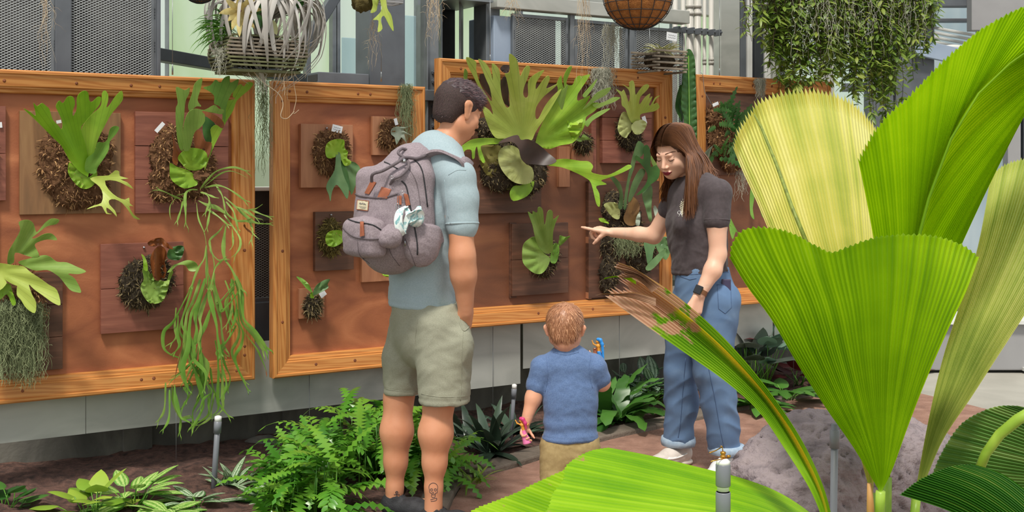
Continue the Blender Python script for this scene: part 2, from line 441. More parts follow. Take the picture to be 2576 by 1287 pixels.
M_conc = mat('old_concrete', '#4c4b47', '#807d74', 0.85, scale=3.5, stretch=(1.5, 1, 0.6), dist=1.2, bump=0.3, bscale=30)
M_soil = mat('mulch_soil', '#33231e', '#6a4c41', 0.95, scale=28, detail=8, bump=0.9, bscale=90, contrast=0.2)
M_path = mat('path_paving', '#7d5d4f', '#ab8675', 0.85, scale=9, detail=9, bump=0.8, bscale=70, contrast=0.25, c3='#95705f', dist=0)
M_curb = mat('curb_stone', '#5d5246', '#82766a', 0.85, scale=6, detail=8, bump=0.5, bscale=60)
M_floor = mat('concrete_floor', '#9a968c', '#b5b1a6', 0.7, scale=2.5, detail=8, bump=0.15, bscale=60)
M_white = mat('white_paint', '#c9c9c4', '#e3e3df', 0.5)
M_grey = mat('grey_cladding', '#8d8c8d', '#9e9d9e', 0.6, scale=3)
M_pvcg = mat('grey_pvc', '#6b6e74', '#80838a', 0.4)
M_pvcw = mat('white_pvc', '#dcdcd8', '#f0f0ee', 0.35)
M_brass = mat('brass', '#a8762f', '#d09a48', 0.3, 0.9)
M_wire = mat('steel_wire', '#7c7f80', '#94989a', 0.35, 0.7)
M_tag = mat('plant_tag', '#e4e6ea', '#f6f6f6', 0.4)
M_ink = mat('ink', '#4c4c55', '#5c5c66', 0.6)
M_glass = mat('window_glass', '#9fb4c4', '#c8d8e2', 0.1, scale=1.2, contrast=0.3, spec=0.8)

def U(px, off=0.0): return (W(px, 500, off)-W0).dot(WD)
def Zp(px, py, off=0.0): return W(px, py, off).z

# ------------------------------------------------------------------ ground
def in_poly(x, y, poly): return inside((x, y), poly)
b = MB(); b.box((0, 10, -0.06), Vector((1, 0, 0)), Vector((0, 1, 0)), ZU, 12, 12, 0.04)
o = b.build('floor', M_floor, None, False); tag(o, kind='structure')
# paving between the beds (front edge of the bed follows the display wall)
edge = [G(1010, 1500), G(1120, 1290), G(1165, 1215), G(1300, 1172), G(1500, 1112), G(1700, 1068), G(2050, 992), G(2200, 962)]
edge = [Vector((p.x, p.y, 0)) for p in edge]
pv = [Vector((p.x, p.y, 0)) for p in edge]
far = [Vector((p.x+0.5, 1.0 if i == 0 else p.y-3.2, 0)) for i, p in enumerate(edge)]
b = MB(); n = len(edge)
NX = 24
for j in range(n):
    for i in range(NX+1):
        t = i/NX; q = edge[j].lerp(Vector((edge[j].x+1.6, max(0.8, edge[j].y-3.4), 0)), t)
        b.v.append(q+ZU*0.004*noise.noise(q*4)); b.a.append(0); b.b.append(0)
for j in range(n-1):
    for i in range(NX): k = j*(NX+1)+i; b.f.append((k, k+1, k+NX+2, k+NX+1))
o = b.build('floor_paving', M_path); o.name = 'floor_path'; tag(o, kind='structure')
# kerb along the planting bed
b = MB()
kerb = spline([tuple(p) for p in edge], 5, False)
for i in range(len(kerb)-1):
    a_, c_ = Vector(kerb[i]), Vector(kerb[i+1]); d = (c_-a_); L_ = d.length; d.normalize(); s_ = Vector((-d.y, d.x, 0))
    b.box((a_+c_)/2+s_*0.06+ZU*0.005, d, s_, ZU, L_/2+0.004, 0.07, 0.022)
o = b.build('trim_kerb', M_curb, None, False, bevel=0.01); o.name = 'trim_1'; tag(o, kind='structure')
# bed soil: heaped mulch between kerb and the concrete wall
b = MB(); NU, NV = 150, 40; u0, u1 = -2.6, 5.6
def kerb_off(u):
    best = 9
    for q in kerb:
        v = Vector(q)-W0; uu = v.dot(WD); oo = v.dot(WN)
        if abs(uu-u) < best: best = abs(uu-u); res = oo
    return res
for i in range(NU+1):
    u = u0+(u1-u0)*i/NU; ko = kerb_off(u)-0.1 if u > -0.55 else 2.6
    if -0.7 < u <= -0.55: ko = 1.6
    for j in range(NV+1):
        t = j/NV; of = -0.45+(ko+0.45)*t; q = UZ(u, 0, of)
        h_ = 0.02+0.05*(1-t)+0.03*noise.noise(q*3)+0.022*noise.noise(q*14)+0.012*noise.noise(q*35)
        b.v.append(Vector((q.x, q.y, max(-0.01, h_*min(1, (1-t)*6+0.25))))); b.a.append(0); b.b.append(0)
for i in range(NU):
    for j in range(NV): k = i*(NV+1)+j; b.f.append((k, k+1, k+NV+2, k+NV+1))
o = b.build('bed_soil', M_soil); o.name = 'floor_bed'; tag(o, kind='structure')

# ------------------------------------------------------------------ wall and glazing behind the display
b = MB(); b.wbox(-3.2, 7.0, -0.02, 0.62, -0.62, -0.45)
for k in range(12): b.wbox(-3.0+0.83*k, -2.86+0.83*k, -0.02, 0.60, -0.45, -0.432)
o = b.build('wall_back', M_conc, None, False); tag(o, kind='structure')
GO = -1.35
def glaze(name, px0, px1, z0, z1, m, off=GO):
    b = MB(); b.wbox(U(px0, off), U(px1, off), z0, z1, off-0.012, off); o = b.build(name, m, None, False); tag(o, kind='structure'); return o
glaze('window_1', -300, 420, 0.6, 3.4, M_glaze); glaze('window_2', 420, 770, 0.6, 3.4, M_glazeg)
glaze('window_3', 776, 838, 0.6, 3.4, M_glazeg); glaze('window_4', 854, 1052, 0.6, 3.4, M_glaze)
glaze('window_5', 1062, 1300, 0.6, 3.4, M_glazeg); glaze('window_6', 1310, 1690, 0.6, 3.4, M_glaze); glaze('window_7', 1698, 1960, 0.6, 3.4, M_glazeg)
glaze('window_8', 1968, 2230, 0.9, 3.4, M_glaze)
# pale shade panels leaning behind the column (bluish white)
M_shade = glazing('blue_white_panel', '#dce9f2', '#f0f6fa', '#e6f0f6', 2)
for (a, c, zt) in ((862, 905, 95), (985, 1048, 38)):
    b = MB(); of = -1.2; b.wbox(U(a, of), U(c, of), 0.62, Zp((a+c)/2, zt, of), of-0.02, of)
    o = b.build('shade_panel', M_shade, None, False, bevel=0.004); tag(o, 'pale blue-white translucent panel '+('left' if a < 900 else 'right')+' of the broad grey steel column behind the glass', 'panel')
def member(name, px0, px1, off0, off1, z0, z1, m=M_galvd, bev=0.004):
    b = MB(); b.wbox(U(px0, (off0+off1)/2), U(px1, (off0+off1)/2), z0, z1, off0, off1)
    o = b.build(name, m, None, False, bevel=bev); tag(o, kind='structure'); return o
ti = [2]
def trim(*a, **k):
    o = member('trim_x', *a, **k); o.name = 'trim_%d' % ti[0]; ti[0] += 1; return o
for a, c in ((832, 842), (844, 852), (766, 778), (1046, 1062), (1300, 1310), (1690, 1698), (1958, 1970), (2226, 2236), (418, 422)):
    trim(a, c, GO+0.01, GO+0.07, 0.6, 3.4)
trim(-300, 2230, GO-0.02, GO+0.06, 0.5, 0.62)
trim(1062, 1960, GO+0.0, GO+0.09, 2.62, 2.9, m=M_galv)
# dark slanted rail and diagonal brace behind the silver air plant
def beam(name, p0, p1, w, h, m, **kw):
    p0, p1 = Vector(p0), Vector(p1); d = (p1-p0).normalized(); s_ = d.cross(ZU).normalized(); up = s_.cross(d)
    b = MB(); b.box((p0+p1)/2, d, s_, up, (p1-p0).length/2, w/2, h/2); return b.build(name, m, None, False, bevel=0.004)
o = beam('steel_rail', W(386, 136, -0.33), W(760, 200, -1.25), 0.07, 0.062, M_steeld); tag(o, 'dark sloping steel rail behind the hanging silver air plant', 'rail')
o = beam('diagonal_brace', W(862, -40, -0.8), W(765, 115, -0.8), 0.06, 0.062, M_steel); tag(o, 'grey diagonal brace rising behind the silver air plant', 'brace')
# broad column, box beam, bolted posts
o = member('steel_column', 912, 1000, -0.34, -0.16, 0.55, 2.7, M_steel); o.name = 'steel_column'; o.pop('kind', None) if 'kind' in o else None
tag(o, 'broad grey steel column behind the middle wooden frame', 'column')
t = thing('box_beam', 'black end of a hollow square steel beam resting behind the middle frame', 'beam', UZ(U(785), 1.9, -0.2), WA)
b = MB(); z0 = Zp(850, 214, -0.2); z1 = Zp(850, 186, -0.2)
b.wbox(U(785, -.2), U(912, -.2), z0, z1, -0.26, -0.12); b.build('beam_body', M_steel, t, False, bevel=0.004)
b = MB(); b.wbox(U(785, -.2)-0.003, U(785, -.2)+0.001, z0+0.012, z1-0.012, -0.25, -0.13); b.build('beam_end_shade', M_cavity_shade, t, False)  # dark plate on a solid end, painted shade of the hollow
o = beam('cross_rail', UZ(U(1060), 1.855, -0.12), UZ(U(1125), 1.855, -0.12), 0.05, 0.06, M_galvd); tag(o, 'galvanised cross rail between the middle and right frames', 'rail')
def bolted_post(px0, px1, z0, z1, off, label, ys):
    t = thing('bolted_post', label, 'post', UZ(U((px0+px1)/2, off), 0, off), WA)
    b = MB(); b.wbox(U(px0, off), U(px1, off), z0, z1, off-0.05, off); b.wbox(U(px0, off), U(px0, off)+0.008, z0, z1, off, off+0.03)
    b.build('post_body', M_galvd, t, False, bevel=0.003)
    for y in ys:
        c = W((px0+px1)/2+4, y, off); b = MB(); b.lathe(c, WN, [(0.013, 0), (0.013, 0.008), (0.0, 0.008)], 6); b.lathe(c+WN*0.008, WN, [(0.006, 0), (0.006, 0.012), (0, 0.014)], 8)
        b.build('bolt', M_steel, t, False)
    return t
bolted_post(1068, 1104, 0.4, 2.8, -0.14, 'galvanised upright with hex bolts between the middle and right frames', (182, 205, 268, 292, 316))
# left mesh cabinets
def mesh_panel(name, px0, px1, y0, y1, off, label, group=None, pitch=(0.0245, 0.0125), fw=0.0, rail=0.03, backing=True, holes=True):
    u0, u1 = U(px0, off), U(px1, off); z1 = Zp((px0+px1)/2, y0, off); z0 = Zp((px0+px1)/2, y1, off)
    t = thing(name, label, 'screen', UZ((u0+u1)/2, z0, off), WA, group)
    b = MB(); du, dz = pitch; nr = int((z1-z0)/dz)+1; nc = int((u1-u0)/du)+1; w = 0.0016
    for r in range(nr):
        z = z0+r*dz
        for sgn in (1, -1):
            vs = []; fs = []
            for c in range(2*nc+1):
                uu = min(u1, u0+c*du/2); zz = z+sgn*(dz/2 if c % 2 else 0)*0.98+(dz*0.0)
                if sgn == -1 and False: pass
                q = UZ(uu, zz, off); vs += [q+ZU*w, q-ZU*w+WN*0.0012]
            fs = [(2*c, 2*c+1, 2*c+3, 2*c+2) for c in range(2*nc)]
            b.add(vs, fs)
    b.build('mesh', M_screen, t, False)
    b = MB(); r_ = rail
    b.wbox(u0-r_, u0, z0-r_, z1+r_, off-0.02, off+0.006); b.wbox(u1, u1+r_, z0-r_, z1+r_, off-0.02, off+0.006)
    b.wbox(u0, u1, z1, z1+r_, off-0.02, off+0.006); b.wbox(u0, u1, z0-r_, z0, off-0.02, off+0.006)
    b.build('screen_frame', M_galvd, t, False, bevel=0.003)
    if holes:
        for uu in (u0-r_*0.5, u1+r_*0.5):
            b = MB(); b.wbox(uu-.0004, uu+.0004, z0, z1, off+.0060, off+.0064); z = z0
            while z < z1:
                for q in range(4): b.box(UZ(uu, z+q*0.014, off+0.0065), WD, WN, ZU, 0.0022, 0.0006, 0.004)
                z += 0.16
            b.build('slot_hole_shade', M_steeld, t, False)  # dark chips on the rail paint the shade in the slots
    if backing:
        b = MB(); b.wbox(u0-r_, u1+r_, z0-r_, z1+r_, off-0.14, off-0.13); b.build('backing', M_cavity_shade, t, False)  # dark sheet supplies the shade behind the mesh
    return t
mesh_panel('mesh_screen', -120, 128, -30, 210, -0.2, 'expanded metal screen at the far left above the left wooden frame')
mesh_panel('mesh_screen', 176, 380, -30, 210, -0.2, 'expanded metal screen beside the greenhouse glass above the left frame')
trim(131, 172, -0.32, -0.18, 0.5, 2.5, m=M_steel)
trim(383, 392, -0.34, -0.17, 0.5, 2.5, m=M_steel)
mesh_panel('mesh_screen', 560, 690, 556, 750, -0.25, 'low expanded metal screen in the gap between left and middle frames')
b = MB(); b.wbox(U(560, -.27), U(700, -.27), Zp(665, 550, -.27), Zp(665, 470, -.27), -0.34, -0.27); o = b.build('ledge_box', M_steeld, None, False, bevel=0.004); tag(o, 'dark box behind the gap between the left and middle frames', 'box')
b = MB(); b.wbox(U(560, -.25), U(700, -.25), Zp(665, 480, -.25), Zp(665, 470, -.25), -0.36, -0.22); o = b.build('white_ledge', M_white, None, False, bevel=0.003); tag(o, 'narrow white ledge seen between the left and middle frames', 'ledge')
b = MB(); b.wbox(U(630, -.2), U(705, -.2), 0.4, Zp(665, 760, -.2), -0.34, -0.2); o = b.build('steel_base_box', M_steel, None, False, bevel=0.004); tag(o, 'grey steel base under the low screen between the frames', 'box')
# duct, bluish panel, right screens
t = thing('vent_duct', 'open galvanised box duct with dark inside above the right frame', 'duct', UZ(U(1108), 2.0, -0.3), WA)
of = -0.3; ua, uc = U(1110, of), U(1206, of); z0 = 1.9; z1 = Zp(1160, 8, of)
b = MB(); b.wbox(ua, uc, z0, z1, of-0.30, of-0.28); b.build('duct_back', M_cavity_shade, t, False)  # back wall coloured dark for the shade inside the duct
b = MB(); b.wbox(ua, uc+0.02, z1, z1+0.012, of-0.3, of+0.12); b.wbox(ua, ua+0.008, z0, z1, of-0.3, of); b.build('duct_top', M_galvd, t, False)
b = MB(); b.box(UZ(U(1178, of), (z0+z1)/2, of-0.08), (WD*0.55-WN*0.83).normalized(), (WD*0.83+WN*0.55).normalized(), ZU, 0.11, 0.006, (z1-z0)/2)
b.build('duct_side', mat('stained_galvanised', '#4f5350', '#8c908a', 0.5, 0.3, scale=4, stretch=(2, 2, 0.8), dist=1.5), t, False)
trim(1207, 1242, -0.4, -0.26, 0.6, 2.6, m=M_galvd)
b = MB(); b.wbox(U(1242, -.22), U(1290, -.22), 1.7, Zp(1265, 40, -.22), -0.5, -0.22); o = b.build('blue_grey_cabinet', mat('blue_grey_paint', '#8fa0b6', '#a3b2c6', 0.5), None, False, bevel=0.006); tag(o, 'smooth blue-grey cabinet side left of the upper mesh screens', 'cabinet')
mesh_panel('mesh_screen', 1296, 1422, 48, 240, -0.2, 'first mesh screen behind the top of the right frame beside blue-grey cabinet', rail=0.02)
mesh_panel('mesh_screen', 1452, 1572, 62, 250, -0.2, 'mesh screen behind the right frame under the coir basket, between its two neighbours', rail=0.02)
mesh_panel('mesh_screen', 1600, 1712, 78, 420, -0.2, 'mesh screen behind the slatted basket, nearest the conduit pipes', rail=0.02)
trim(1431, 1443, -0.22, -0.19, 1.6, 2.38); trim(1581, 1592, -0.22, -0.19, 1.6, 2.36)
trim(1242, 1725, -0.24, -0.16, Zp(1500, 42, -.2), Zp(1500, 8, -.2), m=M_galv)
mesh_panel('mesh_screen', 1700, 1750, 430, 700, -0.2, 'mesh strip in the gap between the two right frames', rail=0.01, holes=False)
# conduit pipes on the right
for px, w_, lab in ((1698, 13, 'thin white conduit nearest the mesh screens with a bent top'), (1718, 11, 'second white conduit from the mesh screens'), (1735, 19, 'third conduit, thick white pipe with coupling'), (1754, 19, 'fourth conduit, thick white pipe in the clamp row'), (1772, 9, 'thin white conduit right of the thick pair'), (1789, 12, 'last white conduit beside the wide grey column')):
    of = -0.34; q = W(px, 100, of); r_ = w_/2/F*q.y
    t = thing('conduit_pipe', lab, 'pipe', UZ(U(px, of), 0.6, of), WA)
    b = MB(); b.tube([UZ(U(px, of), 0.6, of), UZ(U(px, of), 1.5, of), UZ(U(px, of), 2.75, of)], r_, 12); b.build('pipe', mat('conduit_paint', '#b5b1a8', '#c9c5bc', 0.45), t)
    b = MB()
    for yy in ((16, 34) if w_ > 15 else (150, 158)):
        z = Zp(px, yy, of); b.tube([UZ(U(px, of), z-0.012, of), UZ(U(px, of), z+0.012, of)], r_*1.18, 12)
    b.build('coupling', MATS['conduit_paint'], t)
t = thing('strut_channel', 'horizontal strut with clamps holding the white conduits', 'bracket', UZ(U(1745), 2.2, -0.3), WA)
z = Zp(1745, 78, -.3); b = MB(); b.wbox(U(1692, -.3), U(1818, -.3), z-0.012, z+0.012, -0.34, -0.325); b.build('channel', M_galvd, t, False, bevel=0.002)
for px in (1705, 1722, 1741, 1760, 1775, 1793, 1808):
    b = MB(); q = UZ(U(px, -.29), z, -.3); b.box(q, WD, WN, ZU, 0.007, 0.03, 0.02); b.lathe(q+WN*0.03, WN, [(0.008, 0), (0.008, 0.01), (0, 0.01)], 6); b.build('pipe_clamp', M_steel, t, False, bevel=0.002)
for a, c, m in ((1798, 1846, M_galv), (1848, 1862, M_steel), (1866, 1878, M_white), (1884, 1906, M_steeld), (1910, 1924, M_white), (1930, 1942, M_galv)):
    trim(a, c, -0.62, -0.5, 0.6, 2.9, m=m)
# strip of galvanised sheet under the frames
def strip(px0, px1, z0, z1, off, label):
    b = MB(); b.wbox(U(px0, off), U(px1, off), z0, z1, off-0.004, off)
    o = b.build('metal_sheet', M_galv, None, False); tag(o, label, 'metal sheet', 'galvanised sheets below the frames')
    o.pop('group'); return o
t = strip(-160, 215, 0.268, 0.62, -0.03, 'galvanised sheet below the left frame at the photo edge, left of the seam')
strip(216.5, 1309, 0.268, 0.62, -0.032, 'long galvanised sheet running from the left frame behind the man')
strip(1316, 1944, 0.345, 0.75, -0.05, 'galvanised sheet under the right frame behind the toddler')
strip(1948, 2300, 0.33, 0.75, -0.08, 'galvanised sheet at the right behind the dark leafy plants')
def hanger(px, y0, y1, off, label, m=M_wire, r=0.0016, fit=True):
    p0 = W(px, y0, off); p1 = W(px, y1, off); p1 = Vector((p0.x, p0.y, p1.z))
    t = thing('hanging_wire', label, 'wire', p1, 0)
    b = MB(); b.tube([p0, p1], r, 6); b.build('wire', m, t)
    if fit:
        b = MB(); b.tube([p1, p1+ZU*0.03, p1+ZU*0.035, p1+ZU*0.05], [0.004, 0.004, 0.0025, 0.0025], 8); b.build('turnbuckle', m, t)
for px, y0, y1, lab in ((434, -30, 188, 'thin support wire above the left frame in front of the glass'), (959, -30, 205, 'support wire in front of the broad steel column'), (1233, -20, 160, 'support wire above the right frame beside the duct'), (1634, 60, 172, 'support wire in front of the far mesh screen'), (1810, -10, 192, 'support wire before the wide grey column at the right')):
    hanger(px, y0, y1, 0.03, lab)
for px, y0, y1, of, lab in ((443, 1000, 1250, 0.02, 'thin vertical wire below the left frame down to the mulch'), (1240, 822, 1075, -0.02, 'thin wire below the right frame left of the toddler'), (1558, 790, 960, -0.02, 'thin wire on the metal sheet left of the woman'), (778, 940, 1090, -0.02, 'thin wire below the middle frame above the fern bush'), (1996, 800, 930, -0.02, 'thin wire at the right behind the dark leafy plants')):
    q = W(px, y0, of); hanger(px, y0, HY+(CH-0.03)*F/q.y, of, lab, fit=False, r=0.0014)

# ------------------------------------------------------------------ the wooden frames with plywood panels
def frame(px0, px1, z0, z1, label, ply, tz=0.0):
    u0, u1 = U(px0, 0.05), U(px1, 0.05)
    t = thing('framed_display_panel', label, 'frame', UZ((u0+u1)/2, z0, 0), WA)
    prof = [(0, 0.0), (0, 0.052), (0.006, 0.058), (0.016, 0.058), (0.02, 0.05), (0.026, 0.05), (0.07, 0.044), (0.074, 0.036), (0.08, 0.036), (0.084, 0.028), (0.096, 0.026), (0.1, 0.018), (0.1, -0.004)]
    cor = [(u0, z1), (u1, z1), (u1, z0), (u0, z0)]; inn = [(1, -1), (-1, -1), (-1, 1), (1, 1)]
    for k, nm in enumerate(('top_rail', 'right_stile', 'bottom_rail', 'left_stile')):
        b = MB(); vs = []
        for c in (k, (k+1) % 4):
            for w_, d_ in prof: vs.append(UZ(cor[c][0]+inn[c][0]*w_, cor[c][1]+inn[c][1]*w_, d_))
        n_ = len(prof); b.add(vs, [(i, i+n_, i+n_+1, i+1) for i in range(n_-1)]+[(n_-1, 2*n_-1, n_, 0)])
        o = b.build(nm, M_pine if k % 2 == 0 else M_pinev, t, False)
        for _ in range(3 if k % 2 else 4):
            tt = rnd.random()*0.9+0.05; w_ = 0.048; dd = 0.0475
            if k % 2 == 0: c = UZ(u0+(u1-u0)*tt, (z1-w_) if k == 0 else (z0+w_), dd)
            else: c = UZ((u1-w_) if k == 1 else (u0+w_), z0+(z1-z0)*tt, dd)
            b = MB(); b.lathe(c, WN, [(0.008+0.005*rnd.random(), -0.003), (0.006, 0.0006), (0.0, 0.001)], 10); b.build('knot', mat('wood_knot', '#5d2c12', '#8a4a20', 0.6), o)
    b = MB(); b.wbox(u0+0.02, u1-0.02, z0+0.02, z1-0.02, -0.03, 0.0); b.build('plywood_panel', ply, t, False)
    return t
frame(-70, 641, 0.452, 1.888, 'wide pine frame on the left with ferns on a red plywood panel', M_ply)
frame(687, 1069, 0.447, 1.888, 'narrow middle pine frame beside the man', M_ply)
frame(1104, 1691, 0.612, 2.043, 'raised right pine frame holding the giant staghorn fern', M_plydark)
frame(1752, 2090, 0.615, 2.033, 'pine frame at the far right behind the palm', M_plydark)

# ------------------------------------------------------------------ far right of the greenhouse
b = MB(); b.box((5.1, 9.0, 0.17), Vector((1, 0, 0)), Vector((0, 1, 0)), ZU, 2.1, 0.35, 0.17); o = b.build('wall_right', M_grey, None, False, bevel=0.01); tag(o, kind='structure')
b = MB(); b.box((5.1, 8.64, 0.012), Vector((1, 0, 0)), Vector((0, 1, 0)), ZU, 1.4, 0.02, 0.012); o = b.build('baseboard_right', M_white, None, False); tag(o, kind='structure')
b = MB(); b.box((5.1, 8.9, 0.352), Vector((1, 0, 0)), Vector((0, 1, 0)), ZU, 2.12, 0.3, 0.012); o = b.build('trim_sill', M_white, None, False); o.name = 'trim_%d' % ti[0]; ti[0] += 1; tag(o, kind='structure')
b = MB(); b.box((6.5, 9.6, 1.6), Vector((1, 0, 0)), Vector((0, 1, 0)), ZU, 3.6, 0.02, 1.24); o = b.build('window_9', mat('far_glazing', '#c4d6e0', '#f0f5f6', 0.25, trans=0.75, scale=1.4, stretch=(3, 1, 0.6), contrast=0.3), None, False); tag(o, kind='structure')
b = MB(); b.box((5.0, 9.7, 3.5), Vector((1, 0, 0)), Vector((0, 1, 0)), ZU, 3.6, 0.02, 0.66); o = b.build('window_10', MATS['far_glazing'], None, False); tag(o, kind='structure')
def post(px, Y, w, z0, z1, m, d=0.1, dy=0.0):
    b = MB(); c = P(px, 400, Y); b.box((c.x, Y, (z0+z1)/2), Vector((1, 0, 0)), Vector((0, 1, 0)), ZU, w/2, d/2, (z1-z0)/2); o = b.build('trim_x', m, None, False, bevel=0.004); o.name = 'trim_%d' % ti[0]; ti[0] += 1; tag(o, kind='structure'); return o
post(2075, 9.2, 0.12, 0, 4.0, M_galv); post(2210, 9.2, 0.2, 0, 4.0, M_steel); post(2296, 9.2, 0.3, 0, 4, M_steel)
post(2545, 9.2, 0.10, 0, 4.0, M_grey); post(2572, 9.2, 0.03, 0, 4.0, M_steeld)
def hbar(px0, px1, y0, y1, Y, m, d=0.1):
    a = P(px0, y0, Y); c = P(px1, y1, Y); b = MB(); b.box(((a.x+c.x)/2, Y, (a.z+c.z)/2), Vector((1, 0, 0)), Vector((0, 1, 0)), ZU, (c.x-a.x)/2, d/2, (a.z-c.z)/2)
    o = b.build('trim_x', m, None, False, bevel=0.004); o.name = 'trim_%d' % ti[0]; ti[0] += 1; tag(o, kind='structure')
hbar(2335, 2460, -20, 18, 9.0, M_steel); hbar(2438, 2620, -30, 78, 8.9, M_grey); hbar(2460, 2620, 78, 96, 8.95, M_steel)
hbar(2335, 2620, 48, 56, 9.3, M_steel); hbar(2120, 2300, 210, 230, 9.3, M_steel); hbar(1990, 2110, 120, 135, 9.3, M_galv)
for i in range(4):
    o = beam('roof_slat', P(2330, 66+i*12, 9.35), P(2470, 92+i*12, 9.15), 0.05, 0.02, M_white); tag(o, ['topmost', 'second', 'third', 'lowest'][i]+' white roof slat seen beyond the hanging vines', 'roof slat')
o = beam('blue_grey_beam', P(2300, 118, 9.1), P(2440, 148, 9.1), 0.05, 0.12, mat('blue_grey_paint', '#8fa0b6', '#a3b2c6', 0.5)); tag(o, 'blue-grey beam beyond the hanging vines at right', 'beam')
b = MB(); b.tube([P(2350+8*i, 130-11*math.sin(i/12*3.14), 9.1) for i in range(13)], 0.022, 8); o = b.build('curved_pipe', M_white); tag(o, 'curved white pipe at the upper right behind the tall palm leaf', 'pipe')
# ================================================================== people
from mathutils.bvhtree import BVHTree
def bvh_of(*objs):
    vs = []; fs = []
    for o in objs:
        M = Matrix.Identity(4); q = o
        while q is not None:
            if q.name in WM: M = WM[q.name]@M
            q = q.parent
        n = len(vs); vs += [M@v.co for v in o.data.vertices]; fs += [tuple(i+n for i in p.vertices) for p in o.data.polygons]
    return BVHTree.FromPolygons(vs, fs)
CAM = Vector((0, 0, CH))
def hit(bv, px, py, lift=0.001):
    d = (P(px, py, 1.0)-CAM).normalized(); r = bv.ray_cast(CAM+d*1.0, d)
    if r[0] is None: return None
    n = r[1] if r[1].dot(d) < 0 else -r[1]
    return r[0]+n*lift, n
def strokes(name, bv, lines, r, m, parent, lift=0.0006, step=3, label=None, smooth=True, seg=6):
    b = MB()
    for ln in lines:
        ln = spline(ln, 5, False) if len(ln) > 2 and smooth else [(a[0]+(c[0]-a[0])*k/5, a[1]+(c[1]-a[1])*k/5) for a, c in zip(ln, ln[1:]) for k in range(5)]+[ln[-1]]
        q = [hit(bv, x, y, lift) for x, y in ln]; q = [k[0] for k in q if k]
        if len(q) > 1: b.tube(q, r, seg)
    return b.build(name, m, parent, label=label)
def patch(name, bv, pts, m, parent, lift=0.002, step=5, thick=0.0015, label=None, n=1):
    """a piece of cloth, leather or paper laid on a surface"""
    o = spline(pts, n) if n > 1 else [tuple(p) for p in pts]
    vs = [Vector(p) for p in o]; xs = [p[0] for p in o]; ys = [p[1] for p in o]
    y = min(ys)+step/2
    while y < max(ys):
        x = min(xs)+step/2
        while x < max(xs):
            if inside((x, y), o) and min((x-q[0])**2+(y-q[1])**2 for q in o) > (step*0.4)**2: vs.append(Vector((x, y)))
            x += step
        y += step
    r = delaunay_2d_cdt(vs, [], [list(range(len(o)))], 1, 1e-4); V = []; last = None
    for v in r[0]:
        k = hit(bv, v.x, v.y, lift)
        if k is None: k = (last, None)
        V.append(k[0]); last = k[0]
    if any(v is None for v in V): return None
    ob = mesh_obj(name, V, [tuple(f) for f in r[2]], m, parent); finish(ob, solid=thick)
    if label: ob['label'] = label
    return ob
def frame_of(Fd, up=(0, 0, 1)):
    f = Vector(Fd).normalized(); r = f.cross(Vector(up)).normalized(); u = r.cross(f)
    return r, f, u
class Head:
    def __init__(s, c, Fd, sc=1.0, up=(0, 0, 1), wide=1.0):
        s.c = Vector(c); s.r, s.f, s.u = frame_of(Fd, up); s.s = sc; s.w = wide
        s.R = np.array([list(s.r), list(s.f), list(s.u)]).T
    def w_(s, x, y, z): return s.c+(s.r*x*s.w+s.f*y+s.u*z)*s.s
    def build(s, sd, child=False, ears=True):
        q = s.s; W_ = s.w_
        def E(c, r, k=0.02, op='u', R=None): sd.ell(W_(*c), (r[0]*q*s.w, r[1]*q, r[2]*q), s.R if R is None else R, k*q, op)
        E((0, -0.016, 0.034), (.073, .092, .080), 0.02)
        E((0, .028, -.030), (.058, .060, .074), 0.03)
        E((0, .052, -.078), (.030, .030, .026), 0.025)
        for x in (-1, 1):
            E((x*.036, .056, -.028), (.024, .022, .022), 0.02); E((x*.050, .01, -.055), (.018, .04, .028), 0.03)
        sd.cap(W_(-.03, .078, .020), W_(.03, .078, .020), .010*q, k=.014*q)
        for x in (-1, 1): E((x*.031, .096, .001), (.016, .013, .011), 0.012, 's')
        for x in (-1, 1): E((x*.031, .0735, .001), (.0135, .0125, .0115), 0.003)
        sd.cap(W_(0, .086, .006), W_(0, .104, -.030), .0065*q, .0095*q, k=.012*q)
        for x in (-1, 1): E((x*.0105, .094, -.0345), (.0075, .0085, .0065), .006)
        E((0, .0865, -.0585), (.023, .0095, .006), .006); E((0, .0855, -.068), (.019, .0095, .0065), .006)
        sd.cap(W_(-.02, .0985, -.0632), W_(.02, .0985, -.0632), .0028*q, k=.004*q, op='s')
        if ears:
            for x in (-1, 1):
                a = W_(x*.082, -.014, .018); b = W_(x*.075, -.004, -.026)
                sd.cap(a, b, .0215*q, .0145*q, k=.006*q, flat=(s.r*x+s.f*0.02, .36))
                sd.cap(W_(x*.0895, -.008, .012), W_(x*.083, -.001, -.012), .0095*q, .006*q, k=.004*q, op='s', flat=(s.r*x+s.f*0.35, .55))
